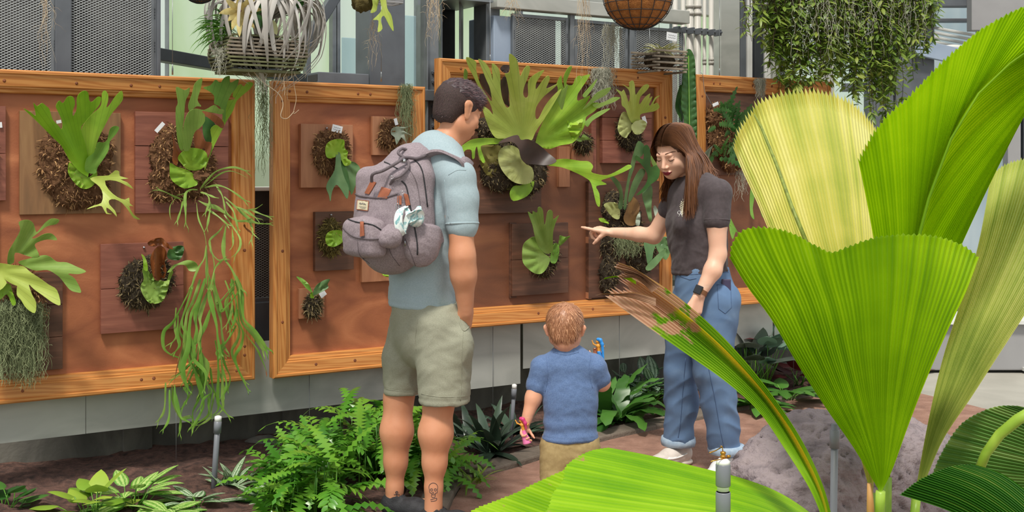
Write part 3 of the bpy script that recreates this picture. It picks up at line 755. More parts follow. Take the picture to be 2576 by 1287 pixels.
def hand(sd, wr, X, T, Pn, s=1.0, curls=(0, 0, 0, 0), thumb=(0.6, 0.2), k=.006, spread=.05):
    """wrist, finger direction, thumb-side direction, palm-facing direction; curls per finger in radians"""
    X = Vector(X).normalized(); T = Vector(T); T = (T-X*T.dot(X)).normalized(); Pn = Vector(Pn); Pn = (Pn-X*Pn.dot(X)-T*Pn.dot(T)).normalized(); wr = Vector(wr)
    offs = (.029, .010, -.010, -.028); lens = (.070, .078, .072, .056); bx = (.088, .092, .088, .080)
    for i in range(4):
        kb = wr+(X*bx[i]+T*offs[i])*s
        sd.cap(wr+T*offs[i]*0.55*s, kb, .0150*s, .0118*s, k=.012*s, flat=(Pn, .9))
        a = 0.0; p = kb; d0 = (X+T*(offs[i]*spread*30)).normalized()
        for j, (fr, ra, rb) in enumerate(((.45, .0092, .0085), (.30, .0085, .0078), (.25, .0078, .0062))):
            a += curls[i]*(0.9, 1.15, 0.7)[j]; d = d0*math.cos(a)+Pn*math.sin(a)
            q = p+d*lens[i]*fr*s; sd.cap(p, q, ra*s, rb*s, k=k*0.5); p = q
    tb = wr+(X*.022+T*.020)*s; d = (X*math.cos(thumb[0])+T*math.sin(thumb[0])+Pn*thumb[1]).normalized(); m1 = tb+d*.042*s
    sd.cap(tb, m1, .0145*s, .0108*s, k=.010*s); d2 = (d+X*.5+Pn*thumb[1]).normalized(); m2 = m1+d2*.030*s; sd.cap(m1, m2, .0102*s, .0088*s, k=.004); sd.cap(m2, m2+d2*.022*s, .0088*s, .0066*s, k=.004)
def tufts(name, obj, n, L, w, m, parent, dirfn, seed=3, sel=None, seg=3):
    """short hair locks growing from the scalp of obj"""
    r_ = random.Random(seed); me = obj.data; M = Matrix.Identity(4); q = obj
    while q is not None:
        if q.name in WM: M = WM[q.name]@M
        q = q.parent
    nv = len(me.vertices); b = MB()
    for _ in range(n):
        v = me.vertices[r_.randrange(nv)]; p = M@v.co; nn = (M.to_3x3()@v.normal).normalized()
        if sel and not sel(p): continue
        d = dirfn(p, nn); L_ = L*(0.7+0.6*r_.random()); pts = []; cur = (nn*0.5+d).normalized(); x = p-nn*0.001
        for i in range(seg+1):
            pts.append(x.copy()); cur = (cur*0.75+d*0.5).normalized(); x = x+cur*(L_/seg)
        b.ribbon(pts, [w*(1-0.85*(i/seg)) for i in range(seg+1)], nn.cross(d) if nn.cross(d).length > 1e-3 else nn.orthogonal(), 0.0, r_.random())
    return b.build(name, m, parent)
M_skin_m = mat('tanned_skin', '#c98864', '#d99b78', 0.5, scale=14, sss=0.15, bump=0.05, bscale=260, contrast=0.3)
M_skin_w = mat('fair_skin', '#e8b296', '#f2c6ab', 0.48, scale=12, sss=0.15, contrast=0.3)
M_skin_t = mat('child_skin', '#dd9d7c', '#ebb193', 0.5, scale=12, sss=0.15, contrast=0.3)
M_shirt_m = mat('pale_blue_jersey', '#97abb2', '#a9bac0', 0.85, scale=200, bump=0.12, bscale=500, sheen=0.1, contrast=0.25)
M_shorts = mat('khaki_green_twill', '#8d8d7a', '#a3a390', 0.85, scale=300, bump=0.15, bscale=600)
M_pack = mat('mauve_grey_canvas', '#82757a', '#a4969b', 0.9, scale=180, detail=2, bump=0.25, bscale=500, stretch=(1, 1, 1))
M_packd = mat('mauve_grey_piping', '#5d5357', '#74696d', 0.85, scale=80)
M_leather = mat('tan_leather', '#8e4f36', '#b0694a', 0.5, scale=30)
M_dark = mat('charcoal_fabric', '#232326', '#3a3a3e', 0.85, scale=60, bump=0.2, bscale=300)
M_hair_m = mat('dark_brown_hair', '#38262a', '#6e4f52', 0.5, scale=90, attr=True)
M_hair_w = mat('auburn_hair', '#4d3328', '#96633f', 0.42, scale=20, attr=True, contrast=0.45)
M_hair_t = mat('strawberry_hair', '#9a6546', '#dca67e', 0.4, scale=40, attr=True, contrast=0.4)
M_scalp = mat('cropped_hair', '#2d1f1d', '#47332e', 0.7, scale=200, bump=0.3, bscale=600)
M_tattoo = mat('tattoo_ink', '#4a3c3c', '#54474a', 0.6)
M_brow = mat('brow_hair', '#5a3826', '#6e4630', 0.7)
M_lash = mat('lashes', '#2a1c18', '#3a2a24', 0.7)
M_lip = mat('dark_red_lipstick', '#7c1f2c', '#96303c', 0.35)
M_zip = mat('metal_fittings', '#9c9c9e', '#c2c2c4', 0.25, 0.9)

# ------------------------------------------------------------------ man with the backpack
MY = 4.9
def mp(x, y, d=0.0): return P(x, y, MY+d)
mF = Vector((.80, .60, 0)); mR = Vector((.60, -.80, 0))
man = thing('person', 'man in a pale blue t-shirt and khaki shorts seen from behind, wearing a grey backpack', 'person', (mp(1075, 400).x, MY, 0))
hd = Head(mp(1153, 280, 0.02), (.76, .60, -.30), 1.03)
sd = SDF(); hd.build(sd)
sd.chain([mp(1140, 330, .01), mp(1108, 392, 0)], [.056, .066], .03)
sd.chain([mp(1088, 430), mp(1072, 540), mp(1066, 680), mp(1072, 790)], [.150, .150, .130, .130], .05, flat=(mF, .66))
rs = mp(1152, 448, -.15); re = mp(1163, 645, -.19); rw = mp(1172, 785, -.145)
sd.cap(mp(1100, 420, -.03), rs, .07, .062, .05)
sd.chain([rs, mp(1158, 545, -.17), re, mp(1166, 690, -.18), rw], [.058, .053, .0475, .0475, .0300], .035)
ls = mp(1040, 440, .15); sd.cap(mp(1080, 420, .03), ls, .07, .060, .05); sd.chain([ls, mp(1035, 600, .2), mp(1100, 700, .32)], [.055, .046, .034], .02)
hand(sd, rw, Vector((-.22, .20, -.95)), (.5, .2, 0), (-.6, .4, 0), .98, (.3, .35, .4, .45), (.3, .3))
def leg(sd, hip, knee, calf, ank, heel, fdir, s=1.0):
    fdir = Vector(fdir).normalized(); d = (knee-ank).normalized()
    sd.chain([hip, hip.lerp(knee, .5), knee], [.088*s, .077*s, .059*s], .03)
    sd.chain([knee, calf, calf.lerp(ank, .55), ank], [.0590*s, .0665*s, .046*s, .034*s], .03)
    sd.chain([ank, heel], [.036*s, .038*s], .02); sd.chain([heel, heel+fdir*.19*s-ZU*.01], [.036*s, .026*s], .02, flat=(ZU, .8))
lk, lc, la, lh = mp(1003, 1000, .10), mp(998, 1085, .09), mp(993, 1225, .08), mp(990, 1282, .08)
rk, rc, ra_, rh = mp(1104, 1010, -.10), mp(1096, 1090, -.11), mp(1091, 1225, -.12), mp(1090, 1288, -.12)
lh.z = .055; rh.z = .055; la.z = max(la.z, .13)
leg(sd, mp(1042, 810, .08), lk, lc, la, lh, (.75, .3, 0)); leg(sd, mp(1108, 810, -.08), rk, rc, ra_, rh, (.75, .3, 0))
hc = np.array(hd.c)
body = sdf_obj('body', sd, .008, M_skin_m, man, blocks=[((-9, -9, -9), (9, 9, hd.c.z-.14), .0075), ((hc-.20), (hc+.20), .0036)])
bv_man = bvh_of(body)
# eyebrow, hair
sd = SDF(); W_ = hd.w_
sd.ell(W_(0, -.018, .036), (.0785*hd.s, .0985*hd.s, .086*hd.s), hd.R); sd.ell(W_(0, -.055, -.015), (.062*hd.s, .052*hd.s, .066*hd.s), hd.R, .02)
sd.ell(W_(0, .090, -.012), (.10*hd.s, .062*hd.s, .074*hd.s), hd.R, .006, 's'); sd.ell(W_(0, .075, -.09), (.12*hd.s, .10*hd.s, .08*hd.s), hd.R, .006, 's')
for x in (-1, 1): sd.ell(W_(x*.085, .0, -.006), (.022*hd.s, .025*hd.s, .032*hd.s), hd.R, .004, 's')
sd.cut(W_(0, -.05, -.062), (-hd.u-hd.f*.25), .004)
sides = sdf_obj('cropped_sides', sd, .004, M_scalp, man, label='very short dark hair at the back and sides')
sd = SDF()
sd.ell(W_(0, -.010, .052), (.079*hd.s, .098*hd.s, .078*hd.s), hd.R); sd.ell(W_(0, .06, .072), (.055*hd.s, .040*hd.s, .034*hd.s), hd.R, .02)
sd.cut(W_(0, -.06, .040), (-hd.u-hd.f*.12), .012)
ht = sdf_obj('hair', sd, .0045, M_hair_m, man, disp=lambda V, N: .0035*vnoise(V, 95, 2))
tufts('hair_locks', ht, 2600, .015, .0013, M_hair_m, ht, lambda p, n: (hd.f*.75+hd.u*.05+n*.12+Vector((rnd.uniform(-.35, .35), rnd.uniform(-.35, .35), rnd.uniform(-.2, .3)))).normalized(), sel=lambda p: (p-hd.c).dot(hd.u) > .03)
tufts('stubble_hair', sides, 1500, .007, .0009, M_hair_m, sides, lambda p, n: (-hd.u*.6+n*.25-hd.f*.2).normalized(), 5)
b = MB(); b.tube([W_(.018, .0885, .027), W_(.034, .083, .031), W_(.050, .066, .025)], [.003, .004, .002], 6); b.build('eyebrow', M_hair_m, man)
# t-shirt
def cloth_disp(amp, s, seed=0, zf=None, drape=0.0, ax=None):
    def f(V, N):
        n = vnoise(V*np.array([1, 1, .45]), s, seed)*.6+vnoise(V*np.array([.8, .8, 1.4]), s*1.9, seed+4)*.3
        r = 1-np.abs(n); a = amp*(r-.5)
        if zf is not None: a = a*zf(V)
        if drape: a = a+drape*np.sin(V[:, 0]*70+V[:, 1]*40+2*np.sin(V[:, 2]*9))*.5
        return a
    return f
sd = SDF()
sd.chain([mp(1092, 425), mp(1076, 520), mp(1062, 640), mp(1060, 790)], [.160, .168, .162, .172], .05, flat=(mF, .70))
sd.cap(mp(1104, 412, -.03), rs+Vector((-.004, 0, .004)), .078, .070, .05); sd.cap(mp(1085, 412, .03), ls, .078, .070, .05)
sd.chain([rs, mp(1160, 500, -.165), mp(1163, 566, -.175)], [.070, .067, .0655], .025); sd.cap(ls, mp(1030, 560, .19), .07, .07, .03)
sd.cap(mp(1112, 402, 0), mp(1128, 362, .005), .082, .0665, .02)
sd.cut(mp(1060, 771), (-.02, 0, -1), .003)
V0 = mp(1163, 556, -.175)
# neck opening and sleeve opening
sd.cap(mp(1124, 372, .005), mp(1152, 318, .01), .0600, .068, .004, 's')
sleeve_n = (mp(1163, 600, -.178)-mp(1160, 500, -.165)).normalized()
sd.box(V0+sleeve_n*.075, (.085, .075, .066), np.array([list(Vector((1, 0, 0))), list(Vector((0, 1, 0))), [0, 0, 1]]).T, .004, .003, 's') if False else None
def shirt_disp(V, N):
    d = cloth_disp(.010, 20, 1, zf=lambda V: np.clip((1.5-V[:, 2])*1.4, .25, 1))(V, N)
    hem = np.abs(V[:, 2]-(mp(1060, 771).z+.022)) < .0035
    return d-np.where(hem, .0018, 0)
# the sleeve ends in a plane: carve the arm below it from the torso side only
sd2 = sd
shirt = sdf_obj('t_shirt', sd2, .0065, M_shirt_m, man, disp=shirt_disp)
bv_shirt = bvh_of(shirt)
b = MB(); c = mp(1127, 366, .004)
ax_ = (mp(1152, 318, .01)-mp(1112, 402, 0)).normalized(); u = ax_.orthogonal().normalized(); v = ax_.cross(u)
b.tube([c+(u*math.cos(q)+v*math.sin(q))*.0655 for q in [2*math.pi*k/36 for k in range(37)]], .0055, 8); b.build('collar', M_shirt_m, man)
c = mp(1163, 562, -.1752); u = sleeve_n.orthogonal().normalized(); v = sleeve_n.cross(u); b = MB()
b.tube([c+(u*math.cos(q)+v*math.sin(q))*.0642 for q in [2*math.pi*k/36 for k in range(37)]], .0042, 8); b.build('sleeve_hem', M_shirt_m, man)
strokes('shoulder_seam', bv_shirt, [[(1118, 452), (1122, 500), (1128, 548)], [(1128, 440), (1150, 428), (1172, 428)]], .0012, M_shirt_m, man)
# shorts
sd = SDF()
sd.chain([mp(1070, 770), mp(1078, 830)], [.158, .168], .05, flat=(mF, .80))
sd.chain([mp(1040, 820, .08), mp(1018, 900, .095), mp(1012, 1004, .10)], [.100, .086, .080], .03)
sd.chain([mp(1110, 820, -.08), mp(1116, 920, -.10), mp(1119, 1030, -.11)], [.118, .106, .100], .02)
sd.ell(mp(1158, 868, -.150), (.052, .055, .075), None, .04); sd.cut(mp(1100, 758), (0, 0, 1), .003)
def lower_cut(V, N): return 0
# legs end at slightly different heights
sh_dis = cloth_disp(.008, 20, 6)
def shorts_disp(V, N): return sh_dis(V, N)-np.where(np.abs(V[:, 2]-(mp(0, 985).z)) < .003, .002, 0)
sd.p.append(('h', None, None, (np.array(mp(1100, 1011, -.1)), np.array([0, 0, -1.])), .003, 'i'))
sd.box(mp(1010, 1030, .14), (.085, .12, .045), None, .002, .003, 's')
shorts = sdf_obj('shorts', sd, .0065, M_shorts, man, disp=shorts_disp); bv_sh = bvh_of(shorts)
strokes('side_seam', bv_sh, [[(1165, 835), (1162, 900), (1160, 960), (1158, 1008)], [(1052, 800), (1045, 850), (1047, 880)], [(1060, 990), (1110, 998), (1172, 996)], [(972, 978), (1010, 984), (1050, 984)]], .0011, M_shorts, man)
strokes('pocket_edge', bv_sh, [[(1152, 778), (1158, 812), (1168, 832), (1186, 812)]], .003, M_shorts, man)
# shoes
def shoe(name, heel, fdir, mats, parent, L=.28, s=1.0, sole='#2b2b2d'):
    f = Vector(fdir).normalized(); r = Vector((f.y, -f.x, 0)); h = Vector(heel); h.z = 0
    sd = SDF(); a = h-f*.01+ZU*.05*s
    sd.chain([a, h+f*(L*.35)+ZU*.05*s, h+f*(L*.75)+ZU*.036*s], [.043*s, .046*s, .040*s], .03, flat=(ZU, .95))
    sd.cap(a+ZU*.02, a+ZU*.045*s+f*.02, .042*s, .036*s, .02); sd.cut(h+ZU*.014, -ZU, .003)
    sd.cap(a+ZU*.10*s+f*.012, a+ZU*.045*s+f*.022, .034*s, .030*s, .004, 's')
    up = sdf_obj('shoe_upper', sd, .005, mats[0], parent)
    sd = SDF(); sd.chain([h-f*.014+ZU*.014, h+f*(L*.4)+ZU*.014, h+f*(L*.78)+ZU*.014], [.046*s, .042*s, .047*s], .02, flat=(ZU, .42))
    sdf_obj('sole', sd, .005, mats[1], parent)
    bl = MB()
    for i in range(4):
        c = h+f*(L*(.36+.085*i))+ZU*(.088-.012*i)*s; bl.tube([c-r*.026*s-ZU*.008, c+ZU*.003, c+r*.026*s-ZU*.008], .003, 6)
    bl.build('laces', mats[2], parent)
    return up
M_black = mat('black_sneaker', '#1c1c1f', '#303034', 0.7, scale=50, bump=0.2, bscale=200)
M_offw = mat('off_white_leather', '#c9bdb4', '#e0d6cd', 0.55, scale=30)
M_sole = mat('dark_rubber', '#222224', '#333336', 0.7)
shoe('shoe', lh, (.8, -.3, 0), (M_black, M_sole, M_dark), man); shoe('shoe', rh, (.85, -.2, 0), (M_black, M_sole, M_dark), man)
# ankle tattoos
def circ(cx, cy, r, n=12, a0=0, a1=2*math.pi, sy=1.0): return [(cx+r*math.cos(a0+(a1-a0)*i/n), cy+r*sy*math.sin(a0+(a1-a0)*i/n)) for i in range(n+1)]
strokes('calf_tattoo', bv_man, [circ(1090, 1225, 11, 14, math.pi*.85, math.pi*2.15), [(1080, 1229), (1081, 1237), (1086, 1240), (1086, 1249), (1094, 1249), (1095, 1240), (1100, 1237), (1100, 1229)], circ(1085.5, 1231, 2.8), circ(1095, 1231, 2.8), [(1090, 1236), (1088, 1239), (1092, 1239)], [(1087, 1243), (1094, 1243)], [(1083, 1256), (1098, 1252), (1096, 1258), (1084, 1260)]], .0011, M_tattoo, man, label='small dark skull tattoo')
strokes('ankle_tattoo', bv_man, [[(998, 1236), (998, 1258)], [(991, 1243), (1005, 1243)], [(988, 1250), (991, 1258), (998, 1259), (1005, 1258), (1008, 1250)], circ(998, 1238, 3)], .0014, M_tattoo, man, label='small dark cross-shaped tattoo')

# ------------------------------------------------------------------ backpack
bF = Vector((-.80, -.60, 0)); 
bp = thing('backpack', 'mauve-grey canvas backpack with tan leather tabs on the man\'s back', 'backpack', tuple(mp(985, 600, -.15)))
sd = SDF(); bq = .70
BR = np.array([list(mR), list(bF), [0, 0, 1]]).T
bt = Matrix.Rotation(.10, 3, mR)
sd.ell(mp(985, 595, -.13), (.172, .130, .150), BR, .05); sd.ell(mp(990, 540, -.13), (.165, .120, .170), BR, .05)
sd.box(mp(992, 530, -.12), (.118, .055, .130), BR, .045, .05)
sd.ell(mp(1022, 438, -.09), (.125, .085, .110), BR, .06)
sd.ell(mp(1048, 398, -.06), (.085, .060, .060), BR, .05)
pack = sdf_obj('main_compartment', sd, .006, M_pack, bp, disp=cloth_disp(.007, 17, 3))
bv_p = bvh_of(pack)
sd = SDF(); c = mp(917, 592, -.245); sd.ell(c, (.115, .050, .075), BR, .03); sd.box(c+ZU*(-.01), (.085, .018, .045), BR, .025, .03)
fp = sdf_obj('front_pocket', sd, .005, M_pack, bp, disp=cloth_disp(.004, 25, 9))
sd = SDF(); sd.ell(mp(1060, 600, -.255), (.060, .085, .110), BR, .03); sd.cut(mp(1055, 556, -.2), (.25, 0, 1), .006)
sp = sdf_obj('side_pocket', sd, .005, M_pack, bp, disp=cloth_disp(.005, 30, 12))
bv_a = bvh_of(pack, fp, sp)
strokes('rim_piping', bv_a, [[(886, 482), (905, 492), (940, 497), (970, 496), (1002, 486)], [(861, 570), (890, 594), (930, 601), (955, 600)], [(1002, 486), (1003, 530), (1000, 560)]], .0042, M_packd, bp, .001)
strokes('zipper', bv_a, [[(868, 548), (895, 558), (935, 565), (958, 578)], [(1010, 455), (1022, 470), (1032, 520), (1048, 600), (1050, 640)], [(935, 412), (960, 405), (1000, 425)], [(1040, 400), (1062, 430), (1075, 520)]], .0028, M_dark, bp, .0015)
strokes('seam_lines', bv_a, [[(1025, 420), (1048, 460), (1060, 540)], [(975, 610), (985, 640), (1005, 668)], [(1020, 600), (1035, 640), (1045, 668)], [(900, 605), (905, 640), (930, 662)]], .0016, M_packd, bp)
for q in ([(935, 455), (948, 459), (930, 489), (919, 486)], [(962, 470), (985, 476), (975, 499), (951, 497)], [(1000, 492), (1010, 492), (1010, 515), (999, 515)]):
    patch('leather_tab', bv_a, q, M_leather, bp, .003, 5, .003)
for q in ([(910, 560), (918, 560), (920, 592), (910, 594)], [(1014, 486), (1024, 490), (1030, 516), (1020, 518)]):
    patch('zipper_pull', bv_a, q, M_leather, bp, .008, 5, .003)
pt = patch('brand_patch', bv_a, [(902, 504), (928, 507), (926, 529), (900, 526)], mat('cream_patch', '#cfc4a4', '#e0d6ba', 0.7), bp, .003, 4, .002, label='small cream label with dark script lines')
strokes('patch_writing', bv_a, [[(907, 514), (909, 510), (910, 515), (912, 512), (914, 515), (916, 511), (918, 515), (920, 512), (923, 515)]], .0009, M_ink, bp, .0055, smooth=False)
strokes('patch_small_print', bv_a, [[(906, 519), (924, 521)], [(908, 522.5), (922, 524)]], .0005, M_ink, bp, .0055)
strokes('patch_border', bv_a, [[(901, 503), (929, 506), (927, 530), (899, 527), (901, 503)]], .0016, M_leather, bp, .003, smooth=False)
# grab handles with their loops
def rope(name, pts, r, m, parent, flat=None): b = MB(); b.tube([Vector(q) for q in spline([tuple(p) for p in pts], 6, False)], r, 10); return b.build(name, m, parent)
rope('carry_handle', [mp(935, 456, -.26), mp(938, 438, -.29), mp(965, 428, -.30), mp(1000, 408, -.29), mp(1018, 396, -.24), mp(1050, 398, -.20), mp(1080, 385, -.15)], .0065, M_packd, bp)
rope('carry_handle', [mp(980, 474, -.26), mp(988, 452, -.30), mp(1010, 440, -.30), mp(1028, 418, -.26), mp(1022, 400, -.22), mp(1002, 385, -.20), mp(1012, 374, -.16), mp(1030, 380, -.13)], .0062, M_packd, bp)
b = MB(); b.lathe(mp(1016, 404, -.265), (-.3, -1, .1), [(0.009, 0), (0.009, .004), (0, .005)], 12); b.build('snap_button', M_zip, bp)
for (x, y) in ((915, 558), (1012, 484), (985, 446)): b = MB(); b.tube([mp(x+5*math.cos(q), y+4*math.sin(q), -.315) for q in [k*math.pi/5 for k in range(11)]], .0013, 6); b.build('zipper_ring', M_zip, bp)
# shoulder strap over the near shoulder, lower strap
def band(name, pts, w, m, parent, side, thick=.008):
    pts = spline([tuple(p) for p in pts], 6, False); b = MB(); b.ribbon(pts, [w/2]*len(pts), side); o = b.build(name, m, parent, solid=thick); finish(o, bevel=.002); return o
def on(bv, x, y, l=.006): return hit(bv, x, y, l)[0]
band('shoulder_strap', [mp(1052, 402, -.12), on(bv_shirt, 1075, 398, .012), on(bv_shirt, 1098, 388, .010), on(bv_shirt, 1125, 390, .008), on(bv_shirt, 1150, 402, .008), on(bv_shirt, 1163, 412, .010)+Vector((0, .02, 0)), on(bv_shirt, 1172, 422, .006)+Vector((.012, .06, -.01))], .062, M_pack, bp, Vector((-.45, -.65, .2)), .010)
band('lower_strap', [mp(1072, 632, -.22), mp(1090, 612, -.2), mp(1118, 585, -.13)], .05, M_pack, bp, Vector((0, .2, 1)))
# dummy pouch clipped to the pack
t = thing('clip_pouch', 'small mauve fabric pouch clipped to the front of the backpack', 'pouch', tuple(mp(985, 600, -.32)))
sd = SDF(); sd.ell(mp(985, 593, -.325), (.058, .036, .046), BR, .02); sd.ell(mp(968, 600, -.33), (.034, .028, .030), BR, .02); sdf_obj('pouch_body', sd, .004, M_pack, t, disp=cloth_disp(.004, 50, 2))
b = MB(); b.tube([mp(1000+3.5*math.cos(q), 520+9*math.sin(q), -.33) for q in [k*math.pi/8 for k in range(17)]], .0018, 8); b.tube([mp(1000, 529, -.33), mp(998, 548, -.33)], .0014, 6); b.tube([mp(998, 548, -.33), mp(997, 562, -.33)], [.006, .005], 8); b.build('clip_hook', M_zip, t)
b = MB(); b.tube([mp(1018, 605, -.325), mp(1020, 617, -.32)], [.003, .004], 8); b.build('zip_end', M_zip, t)
# patterned cloth tucked in the side pocket
t = thing('muslin_cloth', 'white cloth with teal edges tucked into the backpack side pocket', 'cloth', tuple(mp(1035, 560, -.33)))
M_musl = mat('teal_patterned_muslin', '#e6ece8', '#7fb0b4', 0.8, scale=38, dist=1.5, contrast=0.12, c3='#dfe9e6')
def loopcloth(pts, w, side, name='cloth_fold'):
    pts = spline([tuple(p) for p in pts], 6, False); n_ = len(pts); b = MB(); b.ribbon(pts, [w*(0.55+0.45*math.sin(math.pi*i/(n_-1))) for i in range(n_)], side, 0.35); b.build(name, M_musl, t, solid=.004)
loopcloth([mp(1024, 520, -.33), mp(1008, 532, -.35), mp(1003, 556, -.36), mp(1009, 580, -.36), mp(1018, 588, -.35)], .017, Vector((1, -.3, .3)))
loopcloth([mp(1022, 524, -.33), mp(1028, 540, -.35), mp(1022, 560, -.35), mp(1016, 584, -.35)], .012, Vector((1, -.3, 0)))
loopcloth([mp(1024, 556, -.34), mp(1036, 545, -.36), mp(1050, 535, -.36), mp(1062, 545, -.33)], .020, Vector((.2, -.4, 1)))
loopcloth([mp(1044, 552, -.33), mp(1050, 530, -.34), mp(1054, 518, -.33)], .014, Vector((1, -.3, .3)))
sd = SDF(); sd.ell(mp(1046, 550, -.32), (.040, .030, .030), BR, .02); sdf_obj('cloth_bundle', sd, .004, M_musl, t, disp=cloth_disp(.006, 60, 2))
# ------------------------------------------------------------------ woman
WY = 5.7
def wp(x, y, d=0.0): return P(x, y, WY+d)
wF = Vector((-.75, -.66, 0)); wL = Vector((.66, -.75, 0))
woman = thing('person', 'woman with long auburn hair, charcoal t-shirt and blue jeans, pointing at the ferns', 'person', (wp(1775, 400).x, WY, 0))
hd = Head(wp(1695, 384, -.02), (-.62, -.72, -.40), 1.05)
sd = SDF(); hd.build(sd, ears=False); W_ = hd.w_
sd.chain([wp(1716, 408, .02), wp(1742, 458, .02)], [.046, .052], .02)
sd.chain([wp(1752, 505), wp(1757, 590), wp(1765, 700)], [.125, .115, .13], .05, flat=(wF, .70))
ns = wp(1806, 486, -.13); ne = wp(1806, 640, -.16); nw = wp(1760, 740, -.20)
sd.cap(wp(1760, 480), ns, .055, .048, .04); sd.chain([ns, wp(1803, 560, -.15), ne, wp(1793, 680, -.18), nw], [.050, .0485, .039, .041, .0265], .02)
fs_ = wp(1702, 496, .12); fe = wp(1645, 592, .19); fw = wp(1540, 584, .33)
sd.cap(wp(1745, 480), fs_, .055, .046, .04); sd.chain([fs_, fe, fe.lerp(fw, .35), fw], [.046, .040, .036, .0245], .02)
hand(sd, fw, wp(1466, 567, .40)-fw, (.1, -.95, -.25), (-.1, .1, -1), .98, (.0, 1.0, 1.15, 1.2), (.35, .95))
hand(sd, nw, wp(1747, 790, -.22)-nw, (-.75, -.4, .1), (-.3, .8, 0), .95, (.35, .45, .5, .55), (.35, .25))
k1, h1 = wp(1712, 930, .12), wp(1702, 1135, .21); k2, h2 = wp(1792, 930, -.06), wp(1826, 1150, .0)
sd.chain([wp(1745, 740, .06), k1, h1], [.08, .05, .036], .02); sd.chain([wp(1795, 740, -.07), k2, h2], [.08, .05, .036], .02)
hc = np.array(hd.c); h3 = np.array(fw.lerp(wp(1470, 572, .40), .5)); h4 = np.array(wp(1753, 770, -.2))
body = sdf_obj('body', sd, .008, M_skin_w, woman, blocks=[((-9, -9, -9), (9, 9, hd.c.z-.15), .007), ((hc-.20), (hc+.20), .0026), (h3-.15, h3+.13, .0030), (h4-.10, h4+.10, .0035)])
bv_w = bvh_of(body)
# face details
def fl(pts): return [W_(*q) for q in pts]
def fproj(bv, p, lift=.0005):
    q = W_(*p); o = q+hd.f*.20; r = bv.ray_cast(o, -hd.f)
    return (r[0]+hd.f*lift) if r[0] is not None else q
for x in (-1, 1):
    b = MB(); b.tube([fproj(bv_w, (x*(.014+.036*t), 0, .0245+.0065*math.sin(math.pi*(.15+.7*t))), .0004) for t in [i/8 for i in range(9)]], [.0012+.0016*math.sin(math.pi*min(1, .25+i/8*.75)) for i in range(9)], 6); b.build('eyebrow', M_brow, woman)
    b = MB(); b.tube([fproj(bv_w, (x*(.0185+.026*t), 0, -.001-.0052*math.sin(math.pi*t)), .0006) for t in [i/8 for i in range(9)]], [.0006, .0010, .0013, .0015, .0016, .0017, .0017, .0015, .0008], 6)
    for i in range(9):
        t = .25+.75*i/8; p = fproj(bv_w, (x*(.0185+.026*t), 0, -.001-.0052*math.sin(math.pi*t)), .0008); b.tube([p, p+hd.f*.004+hd.r*x*.002-hd.u*.003], [.0005, .0001], 4)
    b.build('eyelashes', M_lash, woman)
    b = MB(); b.tube([fproj(bv_w, (x*(.0185+.026*t), 0, .006+.0030*math.sin(math.pi*t)), .0001) for t in [i/8 for i in range(9)]], .0007, 6); b.build('eyelid_crease', mat('eyelid_crease_shade', '#9a6a58', '#a5766a', 0.6), woman)  # darker line paints the shade in the lid crease
    b = MB(); vs = []; 
    N_ = 7
    for i in range(N_):
        for j in range(4):
            t = i/(N_-1); s_ = j/3; z0 = -.001-.0050*math.sin(math.pi*t); z1 = z0-.0032*math.sin(math.pi*t)
            vs.append(fproj(bv_w, (x*(.0185+.026*t), 0, z0+(z1-z0)*s_), .0004))
    b.add(vs, [(i*4+j, i*4+j+1, i*4+j+5, i*4+j+4) for i in range(N_-1) for j in range(3)]); b.build('eye', mat('eye_white', '#cfc7c2', '#8a8f8e', 0.2, scale=150), woman)
b = MB(); n = 17
def lipcurve(t, up):
    x = -.025+.050*t; m = math.sin(math.pi*t)
    if up: return (x, 0, -.0630+.0085*m**.7-.0018*math.exp(-((t-.5)/.07)**2)+.005*abs(2*t-1)**2)
    return (x, 0, -.0635-.0105*m**.8+.005*abs(2*t-1)**2)
for up in (1, 0):
    vs = []
    for i in range(n):
        t = i/(n-1); m = (-.025+.050*t, 0, -.0632+.005*abs(2*t-1)**2); e_ = lipcurve(t, up)
        for j in range(5):
            s_ = j/4; vs.append(fproj(bv_w, (m[0], 0, m[2]+(e_[2]-m[2])*s_), .0006+.0012*math.sin(math.pi*s_)))
    b.add(vs, [(i*5+j, i*5+j+1, i*5+j+6, i*5+j+5) for i in range(n-1) for j in range(4)])
b.build('lips', M_lip, woman)
# hair: a close cap, then long locks from a centre parting
sd = SDF()
sd.ell(W_(0, -.020, .038), (.0790*hd.s, .0985*hd.s, .0865*hd.s), hd.R); sd.ell(W_(0, -.06, -.02), (.070*hd.s, .055*hd.s, .08*hd.s), hd.R, .03)
sd.ell(W_(0, .093, -.02), (.070*hd.s, .064*hd.s, .099*hd.s), hd.R, .008, 's')
sd.chain([W_(-.070, -.01, .0), wp(1752, 420, -.05), wp(1764, 470, -.06)], [.022, .022, .014], .03)
sd.chain([W_(-.04, -.06, .0), wp(1757, 410, .05), wp(1770, 436, .05)], [.035, .036, .022], .03)
sd.chain([W_(.076, .0, -.01), wp(1692, 440, .09), wp(1688, 475, .10)], [.026, .026, .016], .03)
sd.ell(W_(0, .093, -.02), (.070*hd.s, .064*hd.s, .099*hd.s), hd.R, .008, 's')
cap_ = sdf_obj('hair', sd, .005, M_hair_w, woman, disp=lambda V, N: .002*vnoise(V*np.array([1, 1, .3]), 120, 1))
r_ = random.Random(11)
def lock(pts, w, m=M_hair_w, b=None, a=None, side=None):
    pp = spline([tuple(p) for p in pts], 7, False); n_ = len(pp); b.ribbon(pp, [w*(1-.8*(i/(n_-1))**3) for i in range(n_)], side or Vector((r_.uniform(-.3, .3)+.7, -.5, r_.uniform(-.2, .2))), 0.0, r_.random() if a is None else a)
bn = MB(); bf = MB()
